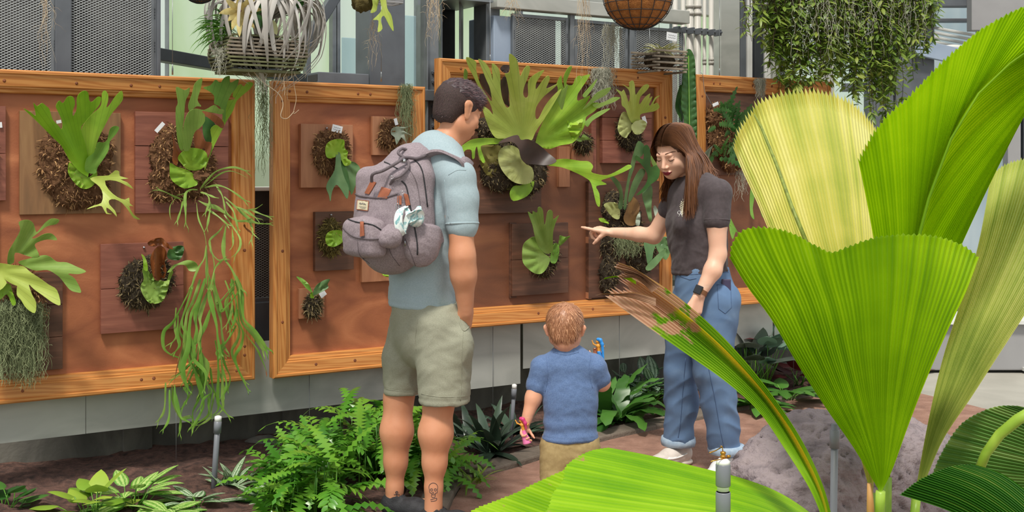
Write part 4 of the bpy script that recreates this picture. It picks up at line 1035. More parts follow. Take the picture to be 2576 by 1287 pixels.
def locks(b, n, side_, f0, f1):
    """side_ -1 = her left, +1 = her right; fans from the parting round the head and down to the tips"""
    for i in range(n):
        t = (i+r_.random())/n; t = min(1, t)
        zt = .118+.004*math.sin(t*3); y0 = .083-.176*t; 
        rz = .118*math.sqrt(max(.05, 1-((y0+.02)/.108)**2)) if True else 0
        p0 = W_(side_*.002, y0, .034+rz*.80+r_.uniform(0, .003)); 
        p1 = W_(side_*(.052+.010*t), y0*.9-.006, .036+rz*.64); 
        p2 = W_(side_*(.0895+.003*r_.random()), .045*(1-t)*1.0-.070*t, .012)
        e0 = f0(t, r_); e1 = f1(t, r_)
        lock([p0, p1, p2, e0, e1], .0042, b=b, side=Vector((.6, -.3, .2)) if False else (hd.f*1.0+hd.u*.2+hd.r*r_.uniform(-.3, .3)))
locks(bn, 900, -1, lambda t, r: wp(1728+56*t+r.uniform(-4, 4), 428-18*t+r.uniform(-6, 6), -.165+.17*t+r.uniform(-.012, .008)), lambda t, r: wp(1724+76*t**1.1+r.uniform(-10, 10), 545-95*t**1.4+r.uniform(-22, 14), -.195+.20*t+r.uniform(-.015, .01)))
locks(bf, 420, 1, lambda t, r: wp(1674+28*t+r.uniform(-4, 4), 440+r.uniform(-6, 6), .05+.04*t), lambda t, r: wp(1664+26*t+r.uniform(-9, 9), 500-10*t+r.uniform(-22, 12), .06+.04*t))
bn.build('hair_locks', M_hair_w, cap_); bf.build('hair_locks', M_hair_w, cap_)
# t-shirt
sd = SDF()
sd.chain([wp(1754, 505), wp(1754, 585), wp(1760, 690)], [.145, .147, .150], .05, flat=(wF, .74))
sd.ell(wp(1735, 560, -.07), (.075, .06, .06), None, .05); sd.ell(wp(1712, 555, .03), (.06, .055, .06), None, .05)
sd.cap(wp(1760, 480), ns+ZU*.004, .066, .062, .05); sd.cap(wp(1740, 480, .02), fs_, .066, .060, .05)
sd.chain([ns, wp(1803, 552, -.15)], [.064, .0610], .02); sd.cap(fs_, wp(1683, 528, .145), .058, .056, .02)
sd.cap(wp(1747, 476, .01), wp(1741, 450, .015), .072, .062, .03)
sd.cut(wp(1760, 684), (.10, .0, -1), .004); sd.cap(wp(1738, 452, .02), wp(1722, 405, .0), .050, .056, .004, 's')
def wsh(V, N):
    d = cloth_disp(.011, 20, 2, zf=lambda V: np.clip((1.42-V[:, 2])*2.2, .2, 1.2))(V, N); zz = wp(1760, 684).z
    return d-np.where(np.abs(V[:, 2]-(zz+.02)-.1*(V[:, 0]-wp(1760, 684).x)) < .003, .0015, 0)
M_char = mat('charcoal_jersey', '#443c3e', '#544a4d', 0.85, scale=60, bump=0.12, bscale=500, sheen=0.1)
ws = sdf_obj('t_shirt', sd, .0058, M_char, woman, disp=wsh); bv_ws = bvh_of(ws)
d_ = (ne-ns).normalized(); u = d_.orthogonal().normalized(); v = d_.cross(u); b = MB(); c = wp(1803, 553, -.15)
b.tube([c+(u*math.cos(q)+v*math.sin(q))*.0600 for q in [2*math.pi*k/36 for k in range(37)]], .0035, 8); b.build('sleeve_hem', M_char, woman)
M_emb = mat('cream_embroidery', '#cfc8a8', '#e2dcc2', 0.8); M_embw = mat('white_thread', '#dcdcd8', '#efefec', 0.8)
br = []
for i in range(7):
    y = 506+i*4.5; br += [[(1718, y+5), (1714-1.2*(3-abs(i-3)), y)], [(1718, y+5), (1722+1.2*(3-abs(i-3)), y)]]
strokes('embroidered_sprig', bv_ws, br+[[(1719, 500), (1718, 520), (1716, 545)]], .0019, M_emb, woman, .0015, smooth=False)
strokes('embroidered_bow', bv_ws, [circ(1709, 535, 4), circ(1717, 535, 4), [(1713, 535), (1708, 545)], [(1713, 535), (1717, 546)]], .0011, M_embw, woman, .0015)
# jeans
M_denim = mat('blue_denim', '#4f6a90', '#7d99b8', 0.85, scale=7, detail=8, bump=0.15, bscale=700, contrast=0.35, c3='#627fa4')
M_deniml = mat('pale_denim_cuff', '#8fa6be', '#aec0d0', 0.85, scale=60, bump=0.15, bscale=600)
sd = SDF()
sd.chain([wp(1765, 672), wp(1773, 745)], [.136, .150], .05, flat=(wF, .86)); sd.ell(wp(1808, 745, .02), (.085, .10, .09), None, .05)
sd.chain([wp(1742, 760, .06), wp(1724, 850, .09), wp(1712, 930, .12), wp(1714, 1010, .16), wp(1706, 1122, .20)], [.105, .092, .080, .079, .068], .02)
sd.chain([wp(1800, 760, -.07), wp(1790, 860, -.07), wp(1794, 930, -.06), wp(1808, 1010, -.04), wp(1828, 1146, .0)], [.120, .105, .093, .085, .072], .012)
sd.cut(wp(1760, 668), (0, 0, 1), .003); sd.cut(wp(1700, 1118, .2), (0, 0, -1), .003) if False else None
sd.box(wp(1706, 1160, .2), (.12, .12, .068), None, .002, .003, 's'); 
sd.p.append(('h', None, None, (np.array(wp(1828, 1140, 0)), np.array([0, 0, -1.])), .003, 'i'))
def jd(V, N):
    z = V[:, 2]; zz = np.clip((.75-z)*1.5, .3, 1.3)
    return .013*zz*(1-np.abs(vnoise(V*np.array([1, 1, 1.7]), 13, 8)))-.004*zz
jeans = sdf_obj('jeans', sd, .0062, M_denim, woman, disp=jd); bv_j = bvh_of(jeans)
M_seam = mat('denim_seam', '#41587c', '#4f688d', 0.85)
strokes('outer_seam', bv_j, [[(1775, 840), (1782, 920), (1798, 1000), (1812, 1080), (1824, 1135)], [(1725, 900), (1718, 980), (1712, 1060), (1706, 1100)]], .0016, M_seam, woman)
strokes('pocket_stitching', bv_j, [[(1804, 716), (1838, 718), (1840, 772), (1824, 788), (1808, 776), (1804, 716)], [(1706, 678), (1712, 695), (1735, 703), (1752, 700)], [(1690, 688), (1740, 690), (1800, 686), (1840, 684)]], .0014, M_seam, woman, smooth=False)
for c, r in ((wp(1706, 1108, .20), .083), (wp(1827, 1128, .0), .086)):
    b = MB(); b.lathe(c-ZU*.022, (0.02, 0, 1), [(r*.9, 0), (r, 0.002), (r+.004, .02), (r, .042), (r*.9, .044)], 28); b.build('rolled_cuff', M_deniml, woman)
h1.z = .05; h2.z = .05
sh1 = shoe('shoe', wp(1716, 1150, .20), (-.78, -.62, 0), (M_offw, mat('pale_rubber', '#c9bdb0', '#dcd2c6', 0.6), M_offw), woman, L=.25, s=.95)
shoe('shoe', wp(1832, 1180, -.02), (-.55, -.80, 0), (mat('white_leather', '#dcdcda', '#ececea', 0.5), MATS['pale_rubber'], MATS['white_leather']), woman, L=.25, s=.95)
strokes('shoe_swoosh', bvh_of(sh1), [[(1680, 1154), (1695, 1153), (1712, 1148), (1728, 1140)], [(1682, 1151), (1692, 1152), (1702, 1150)]], .004, mat('white_mark', '#efeeea', '#f6f5f2', .5), woman, .001)
# watch and phone
t = thing('smartwatch', 'square black smartwatch on a bronze band on the woman\'s wrist', 'watch', tuple(wp(1760, 738, -.22)))
wd_ = (nw-ne).normalized(); sx = Vector((.92, -.4, 0)); sx = (sx-wd_*sx.dot(wd_)).normalized(); nn = wd_.cross(sx); nn = nn if nn.y < 0 else -nn
c = nw-wd_*.012; b = MB(); b.box(c+nn*.033-sx*.004, sx, wd_, nn, .019, .021, .005); b.build('watch_case', mat('black_glass', '#17181c', '#26282d', 0.15), t, False, bevel=.004)
b = MB(); vs = []; N_ = 28
for i in range(N_+1):
    q = 2*math.pi*i/N_; p = c+(sx*math.cos(q)*.0315+nn*math.sin(q)*.0305); vs += [p-wd_*.010, p+wd_*.010]
b.add(vs, [(2*i, 2*i+1, 2*i+3, 2*i+2) for i in range(N_)]); b.build('watch_band', mat('bronze_band', '#7a5138', '#9a6c4c', 0.35, 0.6), t, solid=.003)
h = hit(bv_j, 1826, 716, .004)[0]; t2 = MB(); t2.box(h+Vector((0, 0, -.008)), Vector((.95, -.3, 0)).normalized(), Vector((.3, .95, 0)).normalized(), ZU, .022, .005, .032)
o = t2.build('phone', mat('phone_case', '#3a3650', '#4b4664', 0.4), None, False, bevel=.004); tag(o, 'dark violet phone sticking out of the woman\'s back jeans pocket', 'phone')

# ------------------------------------------------------------------ toddler
TY = 4.84
def tp(x, y, d=0.0): return P(x, y, TY+d)
tod = thing('person', 'toddler with reddish blond hair in a blue t-shirt seen from behind holding two dolls', 'person', (tp(1434, 400).x, TY, 0))
hd = Head(tp(1421, 822, -.005), (.10, 1, -.05), .845, wide=1.12)
sd = SDF(); hd.build(sd, ears=False); W_ = hd.w_
for x in (-1, 1):
    sd.cap(W_(x*.078, -.012, -.002), W_(x*.072, -.004, -.034), .0175*hd.s, .012*hd.s, k=.006, flat=(hd.f+hd.r*x*.4, .5))
sd.cap(W_(0, -.03, -.03), W_(0, -.035, -.07), .05*hd.s, .045*hd.s, .03)
sd.chain([tp(1423, 862), tp(1428, 900)], [.038, .042], .02)
sd.chain([tp(1432, 925), tp(1434, 1000), tp(1434, 1110)], [.080, .086, .088], .04, flat=((0, 1, 0), .75))
la_, lb_, lc_ = tp(1365, 925), tp(1342, 1000, -.01), tp(1322, 1062, -.03)
sd.chain([la_, lb_, lc_], [.036, .032, .0205], .02); sd.cap(tp(1425, 915), la_, .045, .036, .02)
rb_, rc_, rd_ = tp(1496, 922), tp(1514, 962, .02), tp(1502, 918, .14)
sd.chain([rb_, rc_, rd_], [.036, .033, .021], .02); sd.cap(tp(1440, 915), rb_, .045, .036, .02)
hand(sd, lc_, tp(1316, 1095, -.05)-lc_, (.4, .6, .1), (.7, -.5, .1), .60, (.7, .75, .8, .85), (.6, .6), k=.004)
hand(sd, rd_, tp(1505, 895, .18)-rd_, (-.6, .3, .1), (0, -.5, .5), .60, (.7, .8, .8, .9), (.6, .6), k=.004)
for x, dd in ((1402, 0), (1464, 0)): sd.chain([tp(x, 1120), tp(x, 1210), tp(x, 1300)], [.062, .048, .036], .02)
hc = np.array(hd.c); h3 = np.array(tp(1318, 1080, -.04))
body = sdf_obj('body', sd, .006, M_skin_t, tod, blocks=[((-9, -9, -9), (9, 9, hd.c.z-.11), .006), (hc-.17, hc+.17, .0035), (h3-.06, h3+.06, .0028)])
sd = SDF()
sd.ell(W_(0, -.018, .034), (.0795*hd.s*hd.w, .0975*hd.s, .0855*hd.s), hd.R); sd.ell(W_(0, -.052, -.020), (.062*hd.s*hd.w, .050*hd.s, .062*hd.s), hd.R, .02)
sd.ell(W_(0, .093, -.01), (.10*hd.s, .062*hd.s, .074*hd.s), hd.R, .006, 's')
for x in (-1, 1): sd.ell(W_(x*.080, .01, -.018), (.026*hd.s, .045*hd.s, .032*hd.s), hd.R, .004, 's')
sd.cut(W_(0, -.05, -.068), (-hd.u+hd.f*.1), .006)
hair = sdf_obj('hair', sd, .0042, M_hair_t, tod, disp=lambda V, N: .0012*vnoise(V*np.array([1, 1, .4]), 150, 1))
crown = W_(.022, -.045, .105)
def swirl(p, n):
    d = p-crown; d = d-n*d.dot(n); s_ = n.cross(d); q = (d.normalized()+s_.normalized()*.45 if d.length > 1e-4 else Vector((1, 0, 0)))
    return (q+Vector((rnd.uniform(-.12, .12), rnd.uniform(-.12, .12), -.15))).normalized()
tufts('hair_locks', hair, 2600, .019, .0015, M_hair_t, hair, swirl, 8, seg=3)
sd = SDF()
sd.chain([tp(1432, 925), tp(1435, 1000), tp(1434, 1115)], [.098, .104, .112], .04, flat=((0, 1, 0), .78))
sd.cap(tp(1425, 912), la_, .056, .048, .03); sd.cap(tp(1440, 912), rb_, .056, .048, .03)
sd.cap(la_, tp(1352, 968, 0), .047, .046, .015); sd.cap(rb_, tp(1508, 950, .012), .047, .045, .015)
sd.cap(tp(1424, 905), tp(1424, 888), .062, .052, .02); sd.cut(tp(1434, 1104), (0, 0, -1), .003); sd.cap(tp(1424, 888, 0), tp(1423, 860, 0), .043, .05, .004, 's')
def tsh(V, N):
    z = V[:, 2]; low = np.clip((tp(0, 1010).z-z)*8, 0, 1)
    return cloth_disp(.004, 30, 7)(V, N)+.0035*low*np.sin(z*95+V[:, 0]*16+2*np.sin(V[:, 0]*14))-np.where(np.abs(z-tp(0, 1094).z) < .003, .0015, 0)
M_blue = mat('heathered_blue_jersey', '#516a96', '#6a84ae', 0.85, scale=220, detail=6, bump=0.1, bscale=500, sheen=0.1)
ts = sdf_obj('t_shirt', sd, .0050, M_blue, tod, disp=tsh); bv_ts = bvh_of(ts)
strokes('shirt_seams', bv_ts, [[(1374, 898), (1378, 940), (1372, 985)], [(1486, 894), (1482, 930), (1490, 975)], [(1392, 886), (1425, 892), (1456, 885)]], .0013, M_blue, tod)
sd = SDF(); sd.chain([tp(1434, 1090), tp(1434, 1130)], [.100, .104], .03, flat=((0, 1, 0), .8))
for x in (1402, 1466): sd.chain([tp(x, 1120), tp(x, 1225)], [.072, .068], .02)
sd.cut(tp(1434, 1222), (0, 0, -1), .003); sd.cut(tp(1434, 1092), (0, 0, 1), .003)
sdf_obj('shorts', sd, .006, mat('sand_twill', '#a08a5c', '#b59f70', 0.85, scale=60, bump=0.15, bscale=500), tod, disp=cloth_disp(.006, 26, 4))
for x, dd in ((1402, .8), (1464, 1.2)):
    q = tp(x, 1300); shoe('shoe', (q.x, TY, 0), (.05, 1, 0), (M_dark, M_offw, M_offw), tod, L=.15, s=.62)

# ------------------------------------------------------------------ the two toy dolls
def doll(label, base, up, side, skin, hairc, hairw, tailc, tailw, s=1.0, hair_len=.05, tail=True):
    t = thing('toy_doll', label, 'doll', tuple(base)); up = Vector(up).normalized(); side = Vector(side); side = (side-up*side.dot(up)).normalized(); f = up.cross(side); B = Vector(base)
    L_ = lambda x, y, z: B+(side*x+f*y+up*z)*s
    sd = SDF(); sd.chain([L_(0, 0, .0), L_(0, 0, .018), L_(0, 0, .034), L_(0, 0, .043)], [.0085*s, .0065*s, .0095*s, .004*s], .004); sd.ell(L_(0, 0, .054), (.0095*s,)*3, None, .003)
    sd.chain([L_(-.009, 0, .037), L_(-.022, .003, .045), L_(-.026, .004, .062)], [.0036*s, .0032*s, .0028*s], .003); sd.chain([L_(.009, 0, .037), L_(.020, 0, .026), L_(.030, .003, .030)], [.0036*s, .0032*s, .0028*s], .003)
    if not tail: sd.chain([L_(-.004, 0, 0), L_(-.008, 0, -.03), L_(-.006, 0, -.055)], [.006*s, .0045*s, .003*s], .003); sd.chain([L_(.005, 0, 0), L_(.012, 0, -.03), L_(.022, 0, -.048)], [.006*s, .0045*s, .003*s], .003)
    sdf_obj('doll_body', sd, .0018, skin, t)
    hp = [L_(.001, -.004, .064), L_(.010, -.010, .060), L_(.016, -.012, .04), L_(.014, -.012, .04-hair_len)]
    sd = SDF(); sd.chain(hp, [.0085*s, .0085*s, .0075*s, .003*s], .006); sdf_obj('doll_hair', sd, .0018, hairc, t)
    sd = SDF()
    if tailw == 'tail': sd.chain([L_(0, 0, .004), L_(.004, -.002, -.02), L_(.006, 0, -.045), L_(.002, .004, -.066)], [.0098*s, .0085*s, .0055*s, .003*s], .005); sd.ell(L_(-.008, .004, -.074), (.011*s, .003*s, .006*s), None, .003); sd.ell(L_(.012, .004, -.076), (.011*s, .003*s, .006*s), None, .003)
    else: sd.chain([L_(0, 0, .006), L_(0, 0, -.03), L_(.002, 0, -.055)], [.008*s, .016*s, .021*s], .004); sd.cut(L_(0, 0, -.058), -up, .003)
    sdf_obj('doll_tail' if tailw == 'tail' else 'doll_skirt', sd, .002, tailc, t); return t
M_dollo = mat('orange_plastic', '#e0932c', '#edab4a', 0.4); M_dollb = mat('blue_doll_hair', '#1e7fd6', '#3fa0ee', 0.4, scale=200); M_dollp = mat('pink_plastic', '#d95a9a', '#ee86b8', 0.4); M_dollr = mat('magenta_doll_hair', '#c82f6a', '#e24f88', 0.4)
doll('small toy doll with long blue hair held up in the toddler\'s right hand', tp(1507, 888, .16), (-.1, .1, 1), (1, .2, 0), M_dollo, M_dollb, .01, M_dollb, 'tail', .9, .105)
doll('small toy doll with pink skirt held low in the toddler\'s left hand', tp(1318, 1085, -.06), (-.25, 0, 1), (1, 0, .2), M_dollo, M_dollr, .01, M_dollp, 'skirt', .85, .03)
# ================================================================== plants mounted on the panels
def Z(pts, x0, y0, s): return [(x/s+x0, y/s+y0) for x, y in pts]
def leafmat(n, a, b_, c=None, tr=.3, v=90, **k): return mat(n, a, b_, 0.45, scale=9, trans=tr, c3=c, contrast=.32, veins=v, detail=5, **k)
L_brightA = leafmat('bright_green_frond', '#76ac1a', '#aad634', '#90c424')
L_lime = leafmat('pale_lime_frond', '#adc24c', '#d6e07a', '#c0d05e', v=60)
L_limeg = leafmat('fresh_green_frond', '#82b028', '#bcd84c', '#9cc636', v=70)
L_green = leafmat('mid_green_frond', '#5f912e', '#9cc254', '#7cab40')
L_olive = leafmat('soft_green_frond', '#7da440', '#b0ca6c', '#96b854')
L_blue = leafmat('blue_green_frond', '#4c7446', '#8fad74', '#6c9058', v=0)
L_deep = leafmat('deep_green_frond', '#2b5826', '#5f9044', '#447234', v=0)
L_pale = leafmat('pale_shield', '#b2b86c', '#dade9c', '#c6cc82', v=50)
L_shield = leafmat('green_shield_frond', '#7cac26', '#b0d046', '#94be34', v=120)
L_grey = leafmat('silvery_frond', '#8f9c86', '#bcc4b0', '#a6b09a', v=0, tr=.15)
L_brown = leafmat('dry_brown_frond', '#5d3016', '#a8683a', '#824820', v=60, tr=.15)
L_dkbrown = leafmat('dark_brown_dead_frond', '#24160e', '#4a3020', '#352218', v=0, tr=.0)
M_moss = mat('brown_sphagnum', '#6e4c30', '#c49a68', 0.95, scale=45, attr=True, bump=.9, bscale=160, detail=8, contrast=.22, c3='#96704a')
M_mossd = mat('dark_sphagnum', '#42382a', '#95835c', 0.95, scale=45, attr=True, bump=.9, bscale=160, detail=8, contrast=.22)
M_mossg = mat('green_brown_sphagnum', '#5c5026', '#9b8b48', 0.95, scale=45, attr=True, bump=.9, bscale=160, detail=8, contrast=.22)
M_span = mat('spanish_moss', '#65704c', '#98a277', 0.9, scale=20, attr=True)
M_spang = mat('grey_spanish_moss', '#8e8e7e', '#b8b6a4', 0.9, scale=20, attr=True)

def board(t, px0, px1, y0, y1, off, m, th=.022, planks=1, name='board'):
    u0, u1 = U(px0, off), U(px1, off); z1 = Zp(px0, y0, off); z0 = Zp(px0, y1, off)
    for i in range(planks):
        b = MB(); za = z0+(z1-z0)*i/planks; zb = z0+(z1-z0)*(i+1)/planks-(.002 if planks > 1 and i < planks-1 else 0)
        b.wbox(u0, u1, za, zb, off-th, off-(0.002 if i % 2 else 0)); b.build(name, m, t, False, bevel=.0015)
def moss(t, parts, off, m, n=260, seed=1, name='moss_mound', fib=.02, amp=.012, h=.0065):
    sd = SDF()
    for (cx, cy, rx, ry, d) in parts:
        c = W(cx, cy, off); s_ = F/c.y
        sd.ell(c, (rx/s_, d, ry/s_), np.array([list(WD), list(-WN), [0, 0, 1]]).T, .02)
    sd.cut(W(parts[0][0], parts[0][1], max(.0, off-.03)), -WN, .003)
    o = sdf_obj(name, sd, h, m, t, disp=lambda V, N: amp*(.6*vnoise(V, 60, seed, 3)+.45*vnoise(V, 170, seed+3, 2)))
    r_ = random.Random(seed); me = o.data; Mx = WM[t.name]; b = MB()
    for _ in range(int(n*3.2)):
        v = me.vertices[r_.randrange(len(me.vertices))]; p = Mx@v.co; nn = Mx.to_3x3()@v.normal
        if nn.dot(WN) < -.2: continue
        d = (nn+Vector((r_.uniform(-1, 1), r_.uniform(-1, 1), r_.uniform(-1, .8)))*.9).normalized(); L_ = fib*(.5+r_.random())
        q1 = p+d*L_*.5+Vector((r_.uniform(-1, 1), 0, r_.uniform(-1, 1)))*L_*.2; q2 = p+d*L_-ZU*L_*.2
        b.ribbon([p-nn*.002, q1, q2], [.0030, .0024, .0008], nn.cross(d) if nn.cross(d).length > .01 else WD, 0, r_.random())
    b.build('moss_fibres', m, o); return o
def tagcard(px, py, off, w, h, ang, parent, n=(0, 0, 0), ink=True):
    c = W(px, py, off); s_ = F/c.y; w /= s_; h /= s_; ax = WD*math.cos(ang)+ZU*math.sin(ang); az = -WD*math.sin(ang)+ZU*math.cos(ang)
    b = MB(); b.box(c, ax, WN, az, w/2, .0007, h/2); o = b.build('plant_tag', M_tag, parent, False, label='white plastic name tag')
    if ink:
        b = MB()
        for k in range(2): 
            pts = [c+WN*.0012+az*(h*(.15-.3*k))+ax*(w*(-.36+.72*i/9))+az*(h*.06*math.sin(i*2.3+k)) for i in range(10)]; b.tube(pts, .0007, 4)
        b.build('tag_writing', M_ink, o)
def nail(px, py, off, parent):
    c = W(px, py, off); b = MB(); b.lathe(c, WN, [(.004, -.004), (.006, .002), (.004, .005), (0, .006)], 8); b.build('screw', M_zip, parent)
def mount(label, px, py, group=None, name='mounted_staghorn_fern'):
    q = W(px, py, 0.0); return thing(name, label, 'fern', tuple(q), WA, group)
def straps(name, t, items, m, o0, o1, sc=1.0, seed=2, fold=.15, lift=0.0, fork=True):
    """strap fronds with forked tips: each item = (points px, width px)"""
    r_ = random.Random(seed)
    for pts, w in items:
        b = MB(); p = spline([tuple(q) for q in pts], 5, False); n_ = len(p); vs = []; ws = []; fk = fork and w > 5.0
        da = r_.uniform(-.02, .02); db = r_.uniform(-.04, .05)
        for i, (x, y) in enumerate(p):
            tt = i/(n_-1); of = o0+da+(o1-o0+db)*math.sin(math.pi*.5*tt)+lift; q = W(x, y, of); vs.append(q)
            ws.append(w/2/(F/q.y)*sc*(min(1, .35+2.2*tt))*(.78+.30*math.sin(tt*9+w))*((1-.45*tt**2) if fk else (1-tt**3*.93)))
        def sides(v): return [((v[min(i+1, len(v)-1)]-v[max(i-1, 0)]).normalized().cross(WN)).normalized()+WN*r_.uniform(-.25, .25) for i in range(len(v))]
        c = r_.random(); b.ribbon(vs, ws, sides(vs), fold, c)
        if fk:
            e_ = vs[-1]; d = (vs[-1]-vs[-3]).normalized(); sd_ = d.cross(WN).normalized(); L_ = max(.022, ws[-1]*5)
            for sg in (-1, 1):
                LL = L_*r_.uniform(.7, 1.5); k = [e_-d*.006, e_+d*LL*.4+sd_*sg*LL*.20, e_+d*LL*.8+sd_*sg*LL*.36+WN*.004, e_+d*LL*1.1+sd_*sg*LL*.40-ZU*LL*.2]
                k = [Vector(q) for q in spline([tuple(q) for q in k], 3, False)]; b.ribbon(k, [ws[-1]*.75*(1-(i/(len(k)-1))**1.5)+.0003 for i in range(len(k))], sides(k), fold, c)
        b.build(name, m, t, solid=.0008)
def spanish(label, roots, m, L, n, spread=.03, seed=1, r=.0008, name='spanish_moss', parent=None, curl=.012, curlf=7, out=0.0, seg=14):
    """hanging tangle: curly threads falling from root points"""
    r_ = random.Random(seed); b = MB()
    for i in range(n):
        a = roots[r_.randrange(len(roots))]; p = Vector(a)+Vector((r_.gauss(0, 1), r_.gauss(0, .6), r_.gauss(0, .4)))*spread
        LL = L*r_.uniform(.25, 1.0); ph = r_.uniform(0, 6.28); ph2 = r_.uniform(0, 6.28); pts = []
        dx = r_.uniform(-.25, .25); wx = wy = 0.0
        for k in range(seg):
            t_ = k/(seg-1); wx = wx*.72+r_.gauss(0, curl*.42); wy = wy*.72+r_.gauss(0, curl*.32); pts.append(p+Vector((wx+.4*curl*math.sin(ph+t_*curlf*.5)+dx*LL*t_*.4, wy-out*t_, -LL*t_+r_.gauss(0, curl*.2))))
            if k % 4 == 2 and r_.random() < .6:
                e = pts[-1]+Vector((r_.uniform(-1, 1), r_.uniform(-.6, .6), r_.uniform(-.9, .2)))*.022; b.ribbon([pts[-1], (pts[-1]+e)/2+Vector((r_.uniform(-.006, .006), 0, .003)), e], [r*.9, r*.8, r*.3], Vector((1, 0, .3)), 0, r_.random())
        b.ribbon(pts, [r]*(seg-1)+[r*.4], Vector((1, -.2, .4)), 0, r_.random())
    if parent is not None: return b.build('moss_strands', m, parent)
    o = b.build(name, m); tag(o, label, 'moss'); return o

# ---- A: bright fan fern at upper left
ZA = (0, 200, 3.2175)
t = mount('staghorn fern with a bright green upright fan on a weathered board, upper left panel', 180, 540)
board(t, 50, 304, 278, 540, .024, M_boardA)
moss(t, [(185, 420, 82, 90, .06), (225, 390, 55, 75, .06), (165, 380, 60, 60, .05), (200, 480, 70, 45, .05)], .03, M_moss, 420, 3)
sheet('shield_frond', Z([(560, 670), (600, 700), (680, 760), (720, 790), (780, 740), (785, 780), (760, 850), (700, 885), (640, 870), (590, 820), (550, 750)], *ZA), woff(.105, .10), L_shield, t, root=(217, 442), step=7)
sheet('fertile_frond', Z([(700, 780), (640, 740), (560, 650), (500, 540), (440, 480), (360, 400), (290, 330), (190, 235), (245, 262), (290, 290), (270, 190), (300, 215), (340, 190), (375, 215), (400, 240), (425, 320), (470, 370), (500, 400), (505, 340), (475, 270), (452, 215), (480, 170), (510, 190), (545, 140), (590, 140), (608, 190), (590, 250), (592, 295), (620, 240), (622, 150), (650, 105), (690, 90), (715, 110), (722, 165), (745, 180), (790, 140), (820, 150), (805, 205), (750, 270), (690, 340), (655, 400), (690, 520), (720, 680), (715, 780)], *ZA), lambda x, y, t_, w: W(x, y, .11+.15*t_**1.3+w*1.6), L_brightA, t, root=(217, 442), step=8)
sheet('fertile_frond', Z([(700, 770), (660, 600), (650, 480), (660, 400), (700, 330), (750, 275), (805, 225), (822, 180), (825, 110), (850, 88), (875, 120), (875, 170), (862, 225), (890, 200), (930, 140), (985, 90), (995, 155), (960, 210), (900, 280), (850, 370), (800, 470), (770, 560), (730, 700)], *ZA), lambda x, y, t_, w: W(x, y, .105+.10*t_+w), L_limeg, t, root=(217, 442), step=8)
sheet('fertile_frond', Z([(690, 740), (700, 640), (760, 590), (790, 510), (840, 510), (870, 480), (890, 400), (930, 375), (965, 390), (940, 440), (890, 500), (880, 570), (840, 640), (790, 710), (770, 760)], *ZA), woff(.12, .20), L_green, t, root=(217, 442), step=7)
sheet('fertile_frond', Z([(730, 800), (790, 780), (880, 775), (930, 735), (965, 745), (970, 780), (1040, 800), (975, 808), (1030, 830), (1080, 885), (1010, 850), (940, 820), (850, 818), (880, 890), (950, 950), (1010, 970), (1045, 955), (1050, 1000), (1080, 1025), (1045, 1022), (1080, 1090), (1135, 1130), (1080, 1120), (1040, 1060), (990, 1000), (930, 968), (885, 975), (885, 1010), (930, 1060), (945, 1110), (905, 1065), (862, 1035), (870, 1078), (910, 1085), (860, 1086), (832, 1035), (800, 1022), (700, 1050), (760, 1018), (820, 998), (832, 930), (808, 870), (760, 830)], *ZA), lambda x, y, t_, w: W(x, y, .12+.12*math.sin(t_*2.2)+w*.5), L_lime, t, root=(227, 448), step=6, n=2)
tagcard(148, 306, .09, 12, 8, .2, t, ink=False)
# ---- sliver board at the very edge
t = mount('dark board cut off by the left photo edge with a white tag', 0, 505, name='mounted_fern_board'); board(t, -60, 15, 265, 505, .024, M_boardB, planks=2); tagcard(1, 314, .03, 8, 14, .1, t, ink=False); moss(t, [(-28, 390, 18, 50, .03)], .03, M_moss, 40, 9)
# ---- B: long hanging fern
ZB = (340, 180, 3.2175); ZC = (380, 400, 4.022); ZD = (380, 700, 3.2175)
t = mount('tall staghorn fern with long forked fronds hanging far below its board on the left panel', 465, 540)
board(t, 341, 575, 280, 537, .024, M_boardB, planks=3)
moss(t, [(440, 400, 62, 85, .06), (480, 420, 60, 80, .06), (430, 460, 55, 50, .05)], .03, M_moss, 420, 4)
def SB(name, pts, fn, m, **k): return sheet(name, Z(pts, *ZB), fn, m, t, **dict(dict(root=(480, 440), step=7), **k))
SB('dried_frond', [(300, 500), (320, 560), (380, 640), (350, 690), (340, 760), (300, 720), (310, 600)], woff(.10, .12), L_brown)
SB('dried_frond', [(480, 490), (530, 480), (560, 560), (620, 580), (590, 700), (560, 620), (500, 640), (480, 600)], woff(.10, .14), L_brown)
SB('fertile_frond', [(330, 125), (400, 150), (440, 130), (435, 180), (410, 230), (400, 300), (395, 380), (385, 460), (388, 560), (385, 640), (360, 620), (340, 540), (330, 430), (328, 300), (345, 250)], woff(.11, .20), L_olive)
SB('fertile_frond', [(440, 320), (430, 270), (460, 180), (480, 100), (520, 60), (545, 60), (530, 140), (505, 230), (535, 280), (500, 280), (470, 300)], woff(.12, .16), L_olive)
SB('fertile_frond', [(720, 400), (690, 290), (640, 260), (640, 200), (600, 160), (550, 130), (610, 110), (650, 65), (690, 90), (720, 50), (765, 35), (770, 90), (835, 60), (825, 120), (780, 180), (750, 240), (735, 300), (730, 400)], lambda x, y, t_, w: W(x, y, .15+.05*t_+w), L_green)
SB('fertile_frond', [(700, 440), (710, 300), (730, 240), (770, 230), (810, 220), (790, 200), (800, 150), (850, 100), (880, 120), (910, 85), (955, 95), (930, 140), (870, 190), (820, 240), (790, 320), (740, 400), (700, 480), (640, 600), (600, 700), (560, 800), (590, 640), (620, 560), (610, 470), (650, 430)], woff(.09, .19), L_limeg)
SB('dead_frond', [(560, 370), (600, 380), (650, 430), (620, 480), (615, 570), (570, 560), (545, 470)], woff(.09, .11), L_deep)
